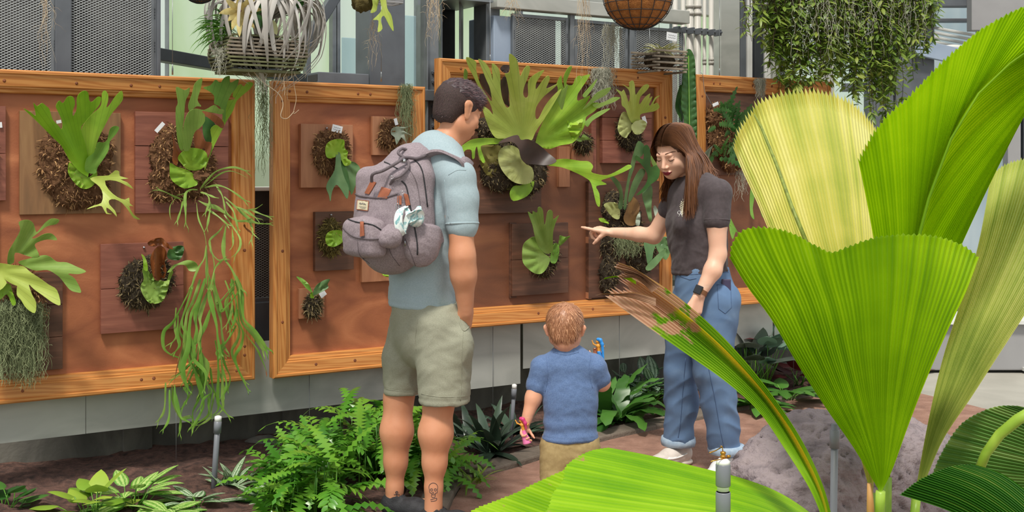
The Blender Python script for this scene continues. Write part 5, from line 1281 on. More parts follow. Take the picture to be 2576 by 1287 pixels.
SB('fertile_frond', [(390, 630), (385, 520), (395, 420), (430, 330), (490, 300), (560, 310), (640, 270), (680, 300), (720, 310), (700, 345), (640, 335), (570, 330), (565, 400), (530, 450), (490, 480), (470, 520), (450, 600), (430, 640)], woff(.12, .24), L_olive)
SB('dried_frond', [(540, 320), (600, 330), (680, 370), (720, 420), (705, 460), (650, 420), (590, 370)], woff(.20, .25), L_brown)
SB('shield_frond', [(345, 700), (380, 650), (430, 620), (500, 620), (560, 640), (585, 680), (575, 750), (530, 790), (480, 800), (420, 790), (380, 750)], woff(.115, .15), L_shield, root=(480, 430))
SB('shield_frond', [(285, 740), (340, 770), (430, 800), (490, 850), (505, 910), (470, 930), (400, 945), (330, 910), (285, 860), (280, 790)], woff(.12, .15), L_shield, root=(492, 440))
SB('rhizome', [(470, 830), (510, 800), (560, 815), (600, 830), (570, 860), (520, 880), (480, 870)], woff(.13, .14), M_moss)
i1 = [([(500, 300), (560, 220), (650, 130), (760, 90), (860, 85), (960, 120)], 28), ([(520, 290), (600, 225), (700, 150), (800, 120), (900, 150), (980, 195)], 16), ([(470, 310), (400, 310), (350, 350), (345, 450), (350, 550), (350, 650)], 36), ([(440, 305), (390, 315), (330, 350), (260, 365)], 20), ([(330, 410), (240, 380), (160, 340), (80, 310)], 22), ([(325, 420), (300, 520), (265, 625)], 28), ([(250, 390), (195, 470), (190, 560), (205, 620)], 11), ([(500, 335), (570, 360), (590, 430), (570, 500), (550, 545)], 30), ([(560, 350), (640, 385), (690, 395)], 20), ([(600, 430), (590, 560), (565, 695)], 30), ([(540, 290), (660, 265), (760, 290), (860, 350), (950, 420)], 26), ([(660, 270), (720, 370), (750, 515)], 26), ([(480, 420), (560, 460), (660, 490), (760, 550), (860, 620), (970, 625)], 44), ([(740, 380), (820, 450), (920, 540), (1050, 640), (1200, 655)], 36), ([(960, 510), (1050, 505), (1130, 455)], 18), ([(1000, 510), (1100, 550), (1195, 585)], 22), ([(860, 480), (950, 520), (1070, 600)], 34), ([(990, 620), (1030, 720), (1015, 820)], 22), ([(1000, 700), (1040, 760), (1100, 815)], 14), ([(560, 500), (680, 580), (770, 660)], 26), ([(740, 560), (840, 700), (900, 800), (900, 890), (850, 970)], 32), ([(820, 700), (830, 860), (790, 925)], 20), ([(760, 430), (830, 520), (860, 620), (880, 700)], 30), ([(460, 440), (480, 600), (540, 750), (560, 890)], 17), ([(560, 870), (540, 1000), (470, 1120), (410, 1280)], 30), ([(560, 880), (565, 1100), (560, 1290)], 36), ([(740, 660), (680, 740), (590, 830), (620, 960), (640, 1100), (600, 1290)], 22), ([(760, 660), (735, 850), (745, 1000), (820, 1120), (900, 1300)], 46), ([(740, 1010), (650, 1100), (610, 1290)], 24), ([(600, 830), (610, 940), (680, 1020), (740, 1010)], 24)]
straps('hanging_frond', t, [(Z(p, *ZC), w/4.022) for p, w in i1], L_olive, .13, .20, 1.0, 5)
i2 = [([(350, 0), (310, 150), (260, 300), (255, 390), (310, 470), (345, 570), (345, 650), (260, 740), (200, 785)], 28), ([(350, 20), (250, 220), (180, 350), (105, 430), (100, 550), (150, 610), (240, 645)], 30), ([(440, 0), (380, 180), (330, 280), (310, 400), (300, 560), (260, 700), (270, 800), (300, 900)], 46), ([(470, -20), (470, 120), (500, 250), (530, 380), (540, 480), (560, 600)], 36), ([(500, 0), (560, 200), (580, 260), (700, 120)], 30), ([(480, 250), (440, 380), (400, 480), (400, 620), (420, 740)], 40), ([(690, -20), (730, 100), (740, 250), (760, 340), (850, 440), (930, 560)], 40), ([(650, 0), (650, 100), (600, 200), (640, 380)], 22), ([(700, 250), (710, 350), (745, 440), (730, 540), (680, 640), (720, 770), (785, 900)], 28), ([(750, 430), (850, 560), (890, 640), (930, 740), (935, 795)], 14), ([(690, 380), (620, 500), (560, 560), (600, 620)], 26), ([(520, 500), (540, 640), (545, 800), (540, 950), (545, 1050), (510, 1100)], 28), ([(540, 1000), (600, 1080), (630, 1115)], 17), ([(330, 680), (380, 820), (415, 950), (420, 1050), (340, 1195)], 36), ([(460, 860), (490, 920), (430, 970), (400, 1040)], 24), ([(490, 900), (470, 1030), (460, 1110), (375, 1170)], 24), ([(190, 860), (200, 980), (240, 1120), (270, 1140)], 34), ([(225, 1080), (240, 1150), (230, 1250)], 24), ([(150, 900), (150, 1050), (140, 1150), (100, 1220)], 24), ([(380, 680), (420, 800), (410, 920)], 52), ([(570, 700), (610, 850), (590, 935)], 24), ([(480, 720), (500, 880), (530, 960)], 22), ([(410, 560), (380, 700), (340, 760), (300, 850)], 30), ([(260, 880), (300, 950), (250, 1050)], 20), ([(220, 300), (215, 450), (230, 540), (190, 600)], 30), ([(560, 540), (600, 700), (640, 800), (620, 900)], 18), ([(400, 960), (340, 1070), (340, 1150)], 18), ([(420, 100), (360, 300), (370, 420), (350, 520)], 40), ([(640, 40), (690, 200), (680, 330), (640, 420)], 26), ([(460, 940), (470, 1060), (490, 1140)], 16), ([(300, 420), (340, 640), (440, 760), (430, 900)], 30)]
straps('hanging_frond', t, [(Z(p, *ZD), w/3.2175) for p, w in i2], L_green, .17, .16, 1.1, 6)
straps('hanging_frond', t, [([(x+(9 if k % 2 else -8)+.25*(y-900)*(.1 if k % 3 else -.1), y*.96+48-(k % 5)*9) for x, y in Z(p, *ZD)], w/3.2175) for k, (p, w) in enumerate(i2) if k % 4 != 1 and w > 18], L_olive, .14, .12, 1.05, 16)
straps('dried_stalk', t, [(Z([(262, 520), (215, 700), (180, 880)], *ZD), 3), (Z([(930, 740), (938, 800)], *ZD), 3), (Z([(940, 660), (960, 700), (1010, 740)], *ZC), 7)], L_brown, .17, .16, 1.0, 2)
tagcard(402, 320, .10, 30, 10, .85, t, ink=False)
# ---- C: dark moss with brown fronds
ZE = (240, 580, 4.596)
t = mount('small fern with curled brown dead fronds on a two-plank redwood board, lower left panel', 355, 840)
board(t, 254, 462, 614, 840, .030, M_boardB, planks=2)
moss(t, [(355, 715, 55, 62, .06), (385, 700, 45, 60, .06)], .035, M_mossd, 380, 5)
def SC(name, pts, fn, m, zz=ZE, **k): return sheet(name, Z(pts, *zz), fn, m, t, **dict(dict(step=6), **k))
SC('shield_frond', [(520, 650), (560, 560), (545, 440), (600, 450), (640, 500), (690, 470), (690, 560), (660, 590), (730, 570), (820, 580), (860, 480), (900, 470), (860, 580), (830, 700), (770, 820), (640, 840), (560, 760)], woff(.11, .13), L_olive, root=(380, 730), wav=.012)
SC('young_frond', [(530, 270), (570, 300), (600, 380), (605, 460), (560, 450), (550, 330)], woff(.12, .14), L_limeg)
SC('dried_frond', [(690, 570), (650, 450), (640, 300), (720, 180), (800, 200), (825, 280), (800, 360), (820, 470), (780, 570)], lambda x, y, t_, w: W(x, y, .12+.03*math.sin((x-380)/6)), L_brown, root=(395, 705))
SC('dried_frond', [(605, 140), (660, 100), (760, 80), (820, 130), (900, 210), (830, 200), (740, 170), (680, 180), (620, 170)], woff(.13, .18), L_brown, root=(405, 610), wav=.012)
SC('fertile_frond', [(840, 230), (920, 180), (1020, 180), (1010, 280), (960, 340), (840, 320)], woff(.12, .15), L_deep, root=(420, 645))
SC('fertile_frond', [(830, 480), (900, 400), (950, 380), (1060, 340), (1150, 360), (1190, 420), (1150, 470), (1080, 460), (1040, 400), (950, 400), (870, 470)], woff(.12, .18), L_olive, root=(420, 680))
nail(362, 622, .032, t)
# ---- D: pale fern with spanish moss at lower left
ZF = (0, 530, 2.858)
t = mount('broad pale-green staghorn with a thick curtain of grey-green moss, lower left corner', 80, 945)
board(t, -60, 158, 692, 946, .026, M_boardD, planks=3)
moss(t, [(40, 730, 60, 60, .07), (95, 780, 16, 60, .05), (30, 800, 60, 60, .05)], .035, M_moss, 200, 6)
SC('fertile_frond', [(55, 380), (60, 300), (90, 240), (145, 140), (135, 80), (200, 65), (240, 90), (255, 140), (270, 150), (320, 90), (370, 55), (425, 65), (405, 95), (340, 110), (280, 155), (230, 195), (260, 195), (320, 165), (375, 165), (410, 210), (340, 205), (270, 225), (250, 250), (280, 310), (265, 340), (200, 325), (110, 300), (100, 370)], woff(.10, .24), L_olive, ZF, root=(25, 665))
SC('fertile_frond', [(130, 370), (200, 345), (310, 318), (360, 330), (410, 365), (480, 370), (550, 400), (620, 435), (560, 455), (490, 452), (540, 490), (585, 580), (550, 585), (500, 565), (440, 490), (400, 455), (340, 425), (260, 430), (200, 410)], woff(.12, .24), L_olive, ZF, root=(40, 670))
SC('fertile_frond', [(-60, 370), (0, 375), (100, 390), (170, 400), (220, 440), (280, 480), (350, 530), (410, 570), (435, 675), (380, 660), (310, 610), (240, 560), (208, 530), (230, 600), (260, 660), (250, 735), (190, 700), (150, 640), (120, 600), (130, 520), (160, 545), (110, 535), (60, 510), (30, 490), (48, 520), (0, 570), (-60, 560)], woff(.14, .26), L_lime, ZF, root=(-10, 680))
SC('shield_frond', [(-60, 560), (60, 520), (90, 580), (115, 660), (90, 680), (50, 600), (0, 640), (-60, 620)], woff(.12, .16), L_shield, ZF, root=(0, 720))
spanish(None, [W(x, 765+rnd.uniform(-12, 20), .10+rnd.uniform(0, .05)) for x in range(-20, 98, 6)], M_span, .34, 900, .018, 3, parent=t, curl=.015, curlf=16, r=.0009, seg=20)

# ---- middle frame
ZG = (720, 280, 2.383)
t = mount('fern with dark drooping fronds on the larger tagged cedar board in the middle frame', 820, 472)
board(t, 757, 888, 311, 472, .034, M_boardC, th=.03)
moss(t, [(828, 385, 44, 55, .05), (845, 375, 35, 45, .05)], .04, M_moss, 260, 7)
SC('fertile_frond', [(350, 330), (390, 300), (430, 320), (445, 360), (420, 430), (390, 500), (370, 400)], woff(.11, .14), L_blue, ZG, root=(850, 400))
SC('fertile_frond', [(330, 260), (345, 300), (370, 370), (380, 440), (385, 480), (350, 430), (320, 350)], woff(.11, .17), L_deep, ZG, root=(850, 390))
SC('fertile_frond', [(300, 250), (290, 350), (250, 420), (240, 460), (255, 500), (265, 540), (275, 480), (300, 440), (330, 470), (365, 525), (375, 460), (350, 400), (330, 330), (325, 255)], woff(.12, .20), L_blue, ZG, root=(848, 385))
SC('shield_frond', [(235, 250), (240, 200), (280, 170), (345, 170), (350, 220), (370, 240), (365, 280), (390, 300), (380, 320), (350, 325), (330, 290), (310, 260), (290, 275), (250, 280)], woff(.12, .14), L_limeg, ZG, root=(845, 385))
tagcard(848, 324, .07, 28, 18, -.22, t); nail(822, 322, .04, t)
t = mount('small fern with silvery forked fronds at the top right of the middle frame', 985, 390)
board(t, 937, 1035, 292, 390, .028, M_boardC)
moss(t, [(982, 340, 32, 38, .045)], .035, M_moss, 200, 8)
SC('fertile_frond', [(630, 110), (660, 90), (720, 95), (755, 80), (700, 112), (755, 145), (708, 135), (722, 190), (690, 155), (662, 200), (650, 155), (630, 140)], woff(.08, .13), L_grey, ZG, root=(990, 330), n=2)
tagcard(996, 306, .08, 9, 17, .3, t, ink=False)
t = mount('round single shield frond on mossy board in the middle of the narrow frame', 835, 682)
board(t, 793, 890, 533, 682, .030, M_boardD, th=.028)
moss(t, [(832, 597, 28, 46, .045)], .035, M_mossg, 240, 9)
SC('shield_frond', [(235, 760), (250, 725), (290, 712), (330, 715), (350, 745), (335, 785), (285, 812), (245, 800)], woff(.09, .11), L_shield, ZG, root=(855, 594)); nail(833, 540, .034, t)
t = mount('tiny potted-looking moss ball with three small leaves low in the middle frame', 785, 802)
board(t, 753, 816, 726, 802, .028, M_boardC, th=.022)
moss(t, [(786, 768, 22, 28, .04)], .035, M_mossd, 170, 10)
SC('fertile_frond', [(60, 990), (95, 1000), (135, 1035), (155, 1085), (120, 1060), (95, 1030)], woff(.09, .12), L_green, ZG)
SC('fertile_frond', [(160, 1100), (178, 1045), (225, 1012), (262, 1005), (248, 1035), (252, 1058), (205, 1085)], woff(.09, .12), L_blue, ZG); SC('fertile_frond', [(142, 1115), (148, 1085), (162, 1090), (165, 1118)], woff(.08, .09), L_limeg, ZG)
tagcard(812, 739, .075, 17, 14, .6, t, ink=False)
t = mount('board half hidden behind the lower edge of the backpack', 945, 710, name='mounted_fern_board'); board(t, 911, 990, 610, 710, .028, M_boardC, th=.022)
SC('fertile_frond', [(570, 960), (590, 940), (620, 950), (620, 990), (585, 985)], woff(.05, .07), L_limeg, ZG)
t = mount('board edge seen just above and behind the backpack top', 945, 480, name='mounted_fern_board'); board(t, 918, 990, 421, 520, .026, M_boardD, th=.022)

# ---- right frame: the giant
ZK = (1130, 120, 3.218)
t = mount('giant staghorn fern with huge pale-lime antler fans in the right frame', 1300, 538)
board(t, 1190, 1362, 330, 538, .030, M_boardD, th=.03)
board(t, 1150, 1186, 380, 560, .022, M_boardD)
moss(t, [(1295, 400, 90, 60, .09), (1260, 430, 60, 50, .08), (1225, 325, 26, 30, .06), (1320, 440, 60, 50, .08)], .04, M_mossd, 420, 11, h=.008)
def SK(name, pts, o0, o1, m, **k): return sheet(name, Z(pts, *ZK), (o0 if callable(o0) else woff(o0, o1)), m, t, **dict(dict(root=(1316, 352), step=9), **k))
SK('old_shield_frond', [(230, 800), (330, 790), (420, 800), (400, 900), (430, 1010), (500, 1090), (500, 1150), (420, 1130), (330, 1060), (260, 960)], .11, .08, leafmat('layered_old_shield', '#6f5a30', '#aca25e', '#8b8448', v=160), root=(1270, 370), wav=.012, wfreq=40)
SK('old_shield_frond', [(560, 930), (640, 960), (720, 970), (725, 1010), (700, 1060), (690, 1020), (640, 1080), (560, 1000)], .12, .10, L_pale, root=(1320, 410))
SK('dried_frond', [(245, 220), (300, 210), (350, 240), (360, 330), (420, 260), (450, 230), (480, 300), (480, 420), (490, 480), (430, 440), (360, 420), (300, 350), (260, 290)], .10, .13, L_dkbrown, root=(1240, 330))
SK('dried_frond', [(413, 170), (440, 140), (485, 145), (480, 200), (440, 200)], .14, .16, L_dkbrown, root=(1280, 170))
SK('fertile_frond', [(700, 760), (740, 640), (800, 520), (850, 430), (880, 340), (870, 290), (905, 225), (915, 290), (932, 330), (925, 240), (960, 165), (995, 155), (950, 270), (960, 300), (1000, 300), (1020, 250), (1050, 225), (1075, 230), (1140, 215), (1110, 270), (1070, 330), (1040, 380), (1045, 430), (1140, 385), (1110, 450), (1085, 500), (1140, 450), (1220, 450), (1180, 510), (1110, 560), (1100, 620), (1060, 700), (1000, 770), (900, 790), (800, 820), (720, 790)], lambda x, y, t_, w: W(x, y, .13+.12*t_+w*2), 0, L_limeg, root=(1350, 360))
for q in ([(1080, 500), (1130, 440), (1200, 360), (1310, 320), (1270, 380), (1180, 430), (1130, 470)], [(1160, 460), (1250, 440), (1330, 400), (1385, 405), (1330, 440), (1250, 470), (1200, 490)], [(1100, 600), (1200, 520), (1305, 490), (1240, 540), (1160, 590), (1120, 640)], [(1080, 380), (1150, 300), (1200, 250), (1160, 330), (1105, 400)], [(870, 380), (930, 330), (960, 300), (940, 400), (915, 500), (890, 460)]):
    SK('frond_lobe', q, .16, .27, L_olive, root=(1380, 350), step=7)
SK('frond_lobe', [(955, 590), (1000, 610), (1080, 575), (1070, 650), (1040, 700), (1000, 740), (960, 650)], .24, .26, L_limeg, root=(1400, 330), step=7, wav=.015)
SK('fertile_frond', [(370, 725), (310, 620), (270, 480), (320, 500), (355, 540), (325, 440), (250, 340), (200, 240), (150, 140), (140, 75), (215, 110), (218, 180), (250, 290), (300, 380), (345, 432), (330, 330), (300, 260), (265, 170), (235, 90), (290, 120), (330, 180), (355, 270), (345, 130), (395, 160), (412, 220), (415, 320), (430, 410), (460, 478), (487, 478), (490, 440), (480, 330), (460, 240), (450, 210), (490, 190), (485, 50), (545, 90), (560, 150), (575, 230), (600, 180), (630, 145), (655, 160), (640, 230), (605, 320), (600, 380), (622, 405), (640, 380), (640, 270), (700, 210), (770, 180), (730, 240), (703, 290), (706, 335), (760, 260), (800, 225), (815, 250), (800, 290), (790, 330), (880, 290), (830, 340), (760, 400), (705, 480), (698, 560), (722, 572), (770, 480), (830, 400), (910, 330), (860, 430), (780, 560), (700, 680), (660, 755), (560, 745), (450, 735)], lambda x, y, t_, w: W(x, y, .15+.20*t_**1.2+w*1.5), 0, L_lime, step=10)
SK('fertile_frond', [(250, 370), (180, 310), (120, 260), (125, 170), (150, 200), (150, 270), (230, 320)], .14, .2, L_olive, root=(1215, 240))
SK('fertile_frond', [(60, 830), (150, 760), (220, 735), (340, 730), (450, 740), (410, 775), (300, 785), (255, 800), (270, 860), (290, 920), (270, 930), (240, 870), (225, 800), (210, 830), (205, 890), (185, 895), (180, 830), (130, 830), (95, 890), (75, 880), (80, 840)], .15, .30, L_limeg, root=(1275, 352), step=7)
SK('shield_frond', [(490, 1180), (520, 1120), (590, 1110), (680, 1060), (680, 1130), (630, 1200), (520, 1240)], .12, .13, L_shield, root=(1330, 440))
SK('shield_frond', [(400, 850), (440, 800), (510, 790), (570, 830), (590, 900), (620, 940), (670, 970), (685, 1040), (660, 1090), (590, 1105), (510, 1080), (440, 1010), (400, 930)], .17, .15, L_pale, root=(1322, 412))
SK('dead_frond', [(400, 775), (440, 740), (550, 705), (580, 745), (640, 740), (720, 780), (800, 850), (870, 915), (800, 950), (700, 945), (620, 935), (580, 890), (560, 810), (500, 760)], lambda x, y, t_, w: W(x, y, .20+.06*t_+.03*math.sin((x+y)/26)), 0, L_dkbrown, root=(1310, 350))
SK('fertile_frond', [(790, 948), (870, 905), (960, 900), (1060, 915), (1130, 920), (1165, 960), (1150, 1000), (1190, 1020), (1280, 1030), (1370, 990), (1450, 945), (1475, 970), (1380, 1020), (1280, 1055), (1230, 1075), (1275, 1105), (1190, 1120), (1215, 1180), (1220, 1280), (1190, 1260), (1150, 1100), (1100, 1050), (1000, 1000), (900, 965)], .16, .36, L_limeg, root=(1375, 415), step=8)
# ---- small moss ball, upright board strips
t = mount('small dark moss ball hanging at the right edge of the giant fern', 1466, 385); board(t, 1440, 1492, 362, 430, .028, M_boardC); moss(t, [(1466, 362, 22, 24, .05)], .05, M_mossd, 170, 12)
SC('young_frond', [(960, 710), (1000, 700), (1060, 730), (1085, 700), (1120, 720), (1150, 745), (1100, 750), (1050, 760)], woff(.09, .11), L_olive, ZK)
for (a, c_, y0, y1, m, lab) in ((1406, 1434, 368, 470, M_boardC, 'short reddish batten below the small moss ball'), (1488, 1500, 300, 470, M_boardB, 'narrow upright batten left of the tagged lime fern'),):
    t = mount(lab, (a+c_)/2, y1, name='wooden_batten'); board(t, a, c_, y0, y1, .02, m)
# ---- M
ZM = (1480, 180, 5.3625)
t = mount('lime-green staghorn with round pale shield and tag at the top right of the right frame', 1580, 410)
board(t, 1516, 1640, 236, 410, .030, M_boardB, th=.03, planks=3)
moss(t, [(1578, 328, 34, 40, .05), (1585, 345, 34, 34, .05)], .04, M_mossd, 240, 13)
SC('shield_frond', [(450, 560), (510, 550), (560, 640), (590, 720), (580, 800), (540, 850), (510, 895), (450, 870), (400, 800), (400, 720)], woff(.11, .11), L_pale, ZM, root=(1592, 310))
SC('fertile_frond', [(540, 610), (500, 500), (450, 450), (440, 330), (370, 235), (450, 270), (480, 245), (520, 340), (545, 410), (560, 330), (540, 240), (455, 170), (548, 212), (550, 150), (600, 120), (625, 180), (637, 312), (680, 260), (740, 190), (800, 170), (820, 200), (780, 260), (710, 330), (688, 400), (695, 440), (760, 350), (835, 295), (820, 360), (865, 335), (820, 440), (842, 450), (900, 350), (965, 325), (910, 370), (880, 440), (930, 420), (960, 480), (900, 530), (800, 550), (700, 580), (700, 670), (600, 700)], lambda x, y, t_, w: W(x, y, .12+.14*t_+w), L_lime, ZM, root=(1595, 310))
tagcard(1621, 302, .11, 12, 20, .35, t, ink=False)
SC('shield_frond', [(580, 730), (640, 665), (720, 650), (785, 690), (770, 760), (720, 830), (650, 850), (600, 810)], woff(.14, .15), L_pale, ZM, root=(1595, 312))
# ---- N
ZN = (1260, 500, 4.29)
t = mount('soft green fern with a tall three-fingered frond on the low dark board', 1360, 748)
board(t, 1283, 1300, 560, 750, .012, M_boardD); board(t, 1289, 1430, 563, 745, .032, M_boardD, th=.03, planks=2)
moss(t, [(1362, 660, 36, 36, .05), (1375, 640, 30, 40, .05)], .035, M_mossd, 200, 14)
SC('shield_frond', [(370, 410), (420, 520), (470, 590), (530, 640), (500, 740), (440, 805), (370, 805), (300, 760), (240, 690), (230, 600), (240, 500), (290, 440)], woff(.11, .13), L_olive, ZN, root=(1380, 645))
SC('fertile_frond', [(530, 650), (570, 490), (620, 490), (630, 580), (600, 680), (560, 700)], woff(.10, .12), L_green, ZN, root=(1385, 645))
SC('fertile_frond', [(365, 400), (340, 280), (290, 140), (340, 165), (345, 130), (390, 150), (400, 95), (430, 90), (455, 130), (465, 250), (478, 275), (500, 150), (530, 118), (560, 140), (565, 220), (625, 175), (590, 260), (565, 350), (560, 450), (560, 560), (480, 590), (400, 500)], lambda x, y, t_, w: W(x, y, .12+.12*t_+w), L_olive, ZN, root=(1378, 640))
SC('young_frond', [(620, 510), (630, 430), (640, 395), (700, 410), (750, 400), (710, 440), (670, 480)], woff(.10, .14), L_green, ZN, root=(1395, 625))
# ---- O
ZO = (1480, 340, 3.0625)
t = mount('large clump of blue-green strap ferns behind the woman\'s pointing arm', 1585, 748)
board(t, 1481, 1686, 456, 750, .030, M_boardD, th=.03)
moss(t, [(1540, 530, 30, 50, .06), (1535, 610, 28, 60, .06), (1530, 690, 28, 50, .05), (1580, 560, 40, 50, .05), (1610, 630, 50, 60, .05)], .035, M_mossd, 460, 15)
for k, (q, m, o_) in enumerate((([(270, 560), (290, 400), (320, 250), (350, 130), (385, 45), (430, 80), (420, 150), (370, 190), (350, 260), (320, 350), (300, 480), (290, 560)], L_blue, .22), ([(305, 500), (340, 360), (400, 260), (440, 280), (390, 380), (330, 500)], L_blue, .18), ([(370, 460), (440, 380), (455, 300), (400, 215), (360, 185), (370, 155), (425, 185), (425, 95), (455, 75), (480, 130), (480, 240), (520, 230), (550, 250), (540, 330), (480, 380), (420, 440)], L_deep, .24), ([(230, 560), (240, 450), (200, 370), (155, 310), (200, 320), (250, 380), (268, 470), (262, 560)], L_blue, .2), ([(470, 660), (440, 560), (415, 450), (470, 380), (495, 420), (485, 560), (490, 650)], L_blue, .16), ([(365, 690), (370, 630), (400, 590), (395, 690)], L_grey, .15), ([(430, 820), (520, 820), (500, 900), (490, 960), (460, 1000), (440, 900)], L_blue, .2), ([(440, 1020), (520, 930), (600, 870), (560, 960), (480, 1040)], L_blue, .22), ([(480, 170), (510, 155), (540, 200), (545, 260), (500, 240)], L_olive, .2), ([(540, 600), (580, 520), (640, 500), (600, 600), (560, 680)], L_green, .16), ([(500, 560), (520, 545), (560, 640), (555, 690), (520, 640)], L_grey, .17), ([(520, 820), (600, 780), (640, 860), (600, 960), (540, 900)], L_blue, .16), ([(80, 640), (120, 640), (160, 680), (130, 675), (95, 665)], L_limeg, .13))):
    SC('strap_frond', q, woff(.11, o_), m, ZO, root=(1570, 540) if k < 10 else None)
SC('shield_frond', [(120, 530), (200, 515), (240, 560), (240, 640), (200, 640), (150, 590)], woff(.10, .12), L_pale, ZO, root=(1555, 540))
SC('dried_frond', [(270, 640), (300, 560), (330, 470), (390, 520), (390, 600), (360, 690), (300, 690)], woff(.11, .14), leafmat('tan_shield', '#6f4c2c', '#a8834e', v=60), ZO, root=(1580, 560))
SC('dried_frond', [(330, 840), (380, 800), (440, 800), (430, 850), (380, 850)], woff(.10, .12), MATS['tan_shield'], ZO)
spanish(None, [W(x, 595, .12) for x in range(1556, 1606, 8)], M_span, .13, 150, .014, 5, parent=t, curl=.012, curlf=12)
b = MB(); 
for y in (603, 742): b.wbox(U(1474), U(1482), Zp(1478, y+8), Zp(1478, y-8), .0, .02)
for y in (603, 742):
    t2 = mount('small pale wooden shim '+('beside the woman\'s curled fingers' if y < 700 else 'at the bottom left corner of the tall dark board'), 1478, y, name='wooden_shim'); b = MB(); b.wbox(U(1473), U(1481), Zp(1478, y+8), Zp(1478, y-8), .0, .028); b.build('shim', M_boardC, t2, False, bevel=.001)
# ---- P and the long strap leaf
t = mount('lobed dark-green fern with brown root mass and wire hanger in the far right frame', 1830, 430)
board(t, 1758, 1935, 236, 440, .024, M_boardD, planks=2)
moss(t, [(1800, 300, 26, 40, .06), (1815, 350, 42, 40, .07), (1840, 400, 36, 34, .06), (1850, 340, 40, 40, .06)], .04, M_moss, 380, 16)
b = MB(); r_ = random.Random(4)
for k in range(34):
    c = W(1800+r_.uniform(-10, 70), 300+r_.uniform(-30, 100), .13); a = r_.uniform(-.4, 3.5)
    d = (WD*math.cos(a)+ZU*math.sin(a)*.9+WN*r_.uniform(.1, .8)); b.leaf(c, d, WN, r_.uniform(.10, .2), r_.uniform(.04, .06), r_.uniform(.2, 1.2), .12, 'lobed', 14)
for q in ((1862, 230, 1.4), (1815, 260, 2.0), (1880, 270, .6), (1870, 300, .3)):
    b.leaf(W(1850, 330, .13), W(q[0], q[1], .2)-W(1850, 330, .13), WN, .2, .06, .4, .12, 'lobed', 16)
b.build('lobed_fronds', L_deep, t)
b = MB()
for k in range(6): a = -.3-.35*k; b.leaf(W(1765+4*k, 400+6*k, .12), (WD*(.4-.2*k)+ZU*.9+WN*.5), WN, .11, .022, .3, .1, 'lance', 8)
b.build('narrow_leaves', L_grey, t)
tagcard(1800, 262, .12, 20, 8, .35, t, ink=False)
b = MB(); b.tube([W(1762, 180, .06), W(1768, 188, .065), W(1772, 230, .07), W(1790, 262, .09), W(1798, 280, .1)], .0016, 6); b.build('wire_hanger', M_wire, t)
for k, pts in enumerate(([(540, 900), (560, 960), (550, 1040), (560, 1110), (535, 1080), (530, 980)], [(590, 1000), (620, 1050), (640, 1110), (610, 1090)], [(400, 1100), (430, 1150), (460, 1210), (440, 1190), (420, 1240), (400, 1180)])):
    t2 = mount(('drooping green frond tip low in the far right frame beside the pale palm leaf', 'short drooping frond tip nearest the palm leaf edge', 'forked frond tip poking out behind the woman\'s sleeve')[k], *Z([pts[0]], 1680, 120, 2.575)[0], name='fern_frond'); sheet('frond_blade', Z(pts, 1680, 120, 2.575), woff(.05, .1), L_green, t2, step=6)
t = mount('long upright ribbed dark-green strap leaf behind the woman\'s head', 1735, 420, name='strap_leaf_plant')
ZQ = (1680, 120, 2.575)
SC('strap_leaf', [(60, 300), (90, 240), (96, 470), (70, 440), (48, 390)], woff(.08, .12), L_deep, ZQ)
sheet('strap_leaf', Z([(120, 20), (150, 15), (175, 80), (180, 200), (185, 350), (190, 560), (180, 900), (140, 900), (105, 480), (85, 380), (90, 250), (100, 120)], *ZQ), lambda x, y, t_, w: W(x, y, .14+.012*abs(math.sin((y+abs(x-1732)*.6)/5.2))*min(1, abs(x-1735)/12)+.008*abs(x-1735)/15), L_deep, t, root=(1740, 600), step=5)
b = MB(); b.tube([W(1734, 620, .12), W(1736, 440, .15), W(1732, 140, .15)], .003, 6); b.build('midrib', L_green, t)
moss(t, [(1738, 600, 18, 20, .03)], .05, M_mossd, 60, 17)
# ---- moss draped over the frames
spanish('wispy grey moss draped over the top right corner of the middle frame', [W(x, 214, .075) for x in (1012, 1018, 1024, 1030)], M_span, .33, 110, .012, 21, curl=.016, curlf=14)
spanish('thick grey moss tuft draped over the top rail beside the tagged lime fern', [W(x, 172, .08) for x in (1498, 1506, 1514, 1522, 1530)], M_spang, .24, 260, .016, 22, curl=.018, curlf=16)
spanish('short grey moss over the top rail of the far right frame', [W(x, 198, .075) for x in (1906, 1914, 1920)], M_spang, .14, 130, .008, 23, curl=.010, curlf=14)
spanish('thin wisps of moss hanging on the far right panel below the lobed fern', [W(1858, 425, .08), W(1870, 415, .08)], M_spang, .22, 26, .012, 24, curl=.012, curlf=12)
spanish('moss hanging in front of the gap between the left and middle frames', [W(x, 195, .06) for x in (655, 662, 668)], M_span, .48, 60, .012, 25, curl=.010, curlf=22, seg=24)
# ================================================================== hanging baskets and vines
r_ = random.Random(31)
M_slat = mat('weathered_slat', '#6d6356', '#a99c88', 0.8, scale=12, stretch=(1, 6, 6))
M_slatg = mat('mossy_slat', '#46492e', '#7f7f58', 0.85, scale=14)
M_till = mat('silver_air_plant', '#b0aaa2', '#e2ddd6', 0.55, scale=10, attr=True, trans=.15, contrast=.3)
M_root = mat('pale_roots', '#a98f72', '#d6c4a6', 0.8, scale=20, attr=True)
M_coir = mat('coir_liner', '#8d5426', '#c07f42', 0.95, scale=60, bump=.8, bscale=150, contrast=.3)
M_hoya = mat('dark_hoya_leaf', '#24501c', '#47782e', 0.3, scale=9, trans=.2)
M_hoyap = mat('cream_edged_leaf', '#c4c678', '#e4e0a8', 0.35, scale=12, trans=.25)
M_flower = mat('pale_yellow_flower', '#cdb060', '#ecdf9c', 0.5, scale=30, trans=.3)
M_vine = mat('vine_leaf', '#4a6a1e', '#a2ac4e', 0.4, scale=6, attr=True, trans=.3, contrast=.42, c3='#728c32')
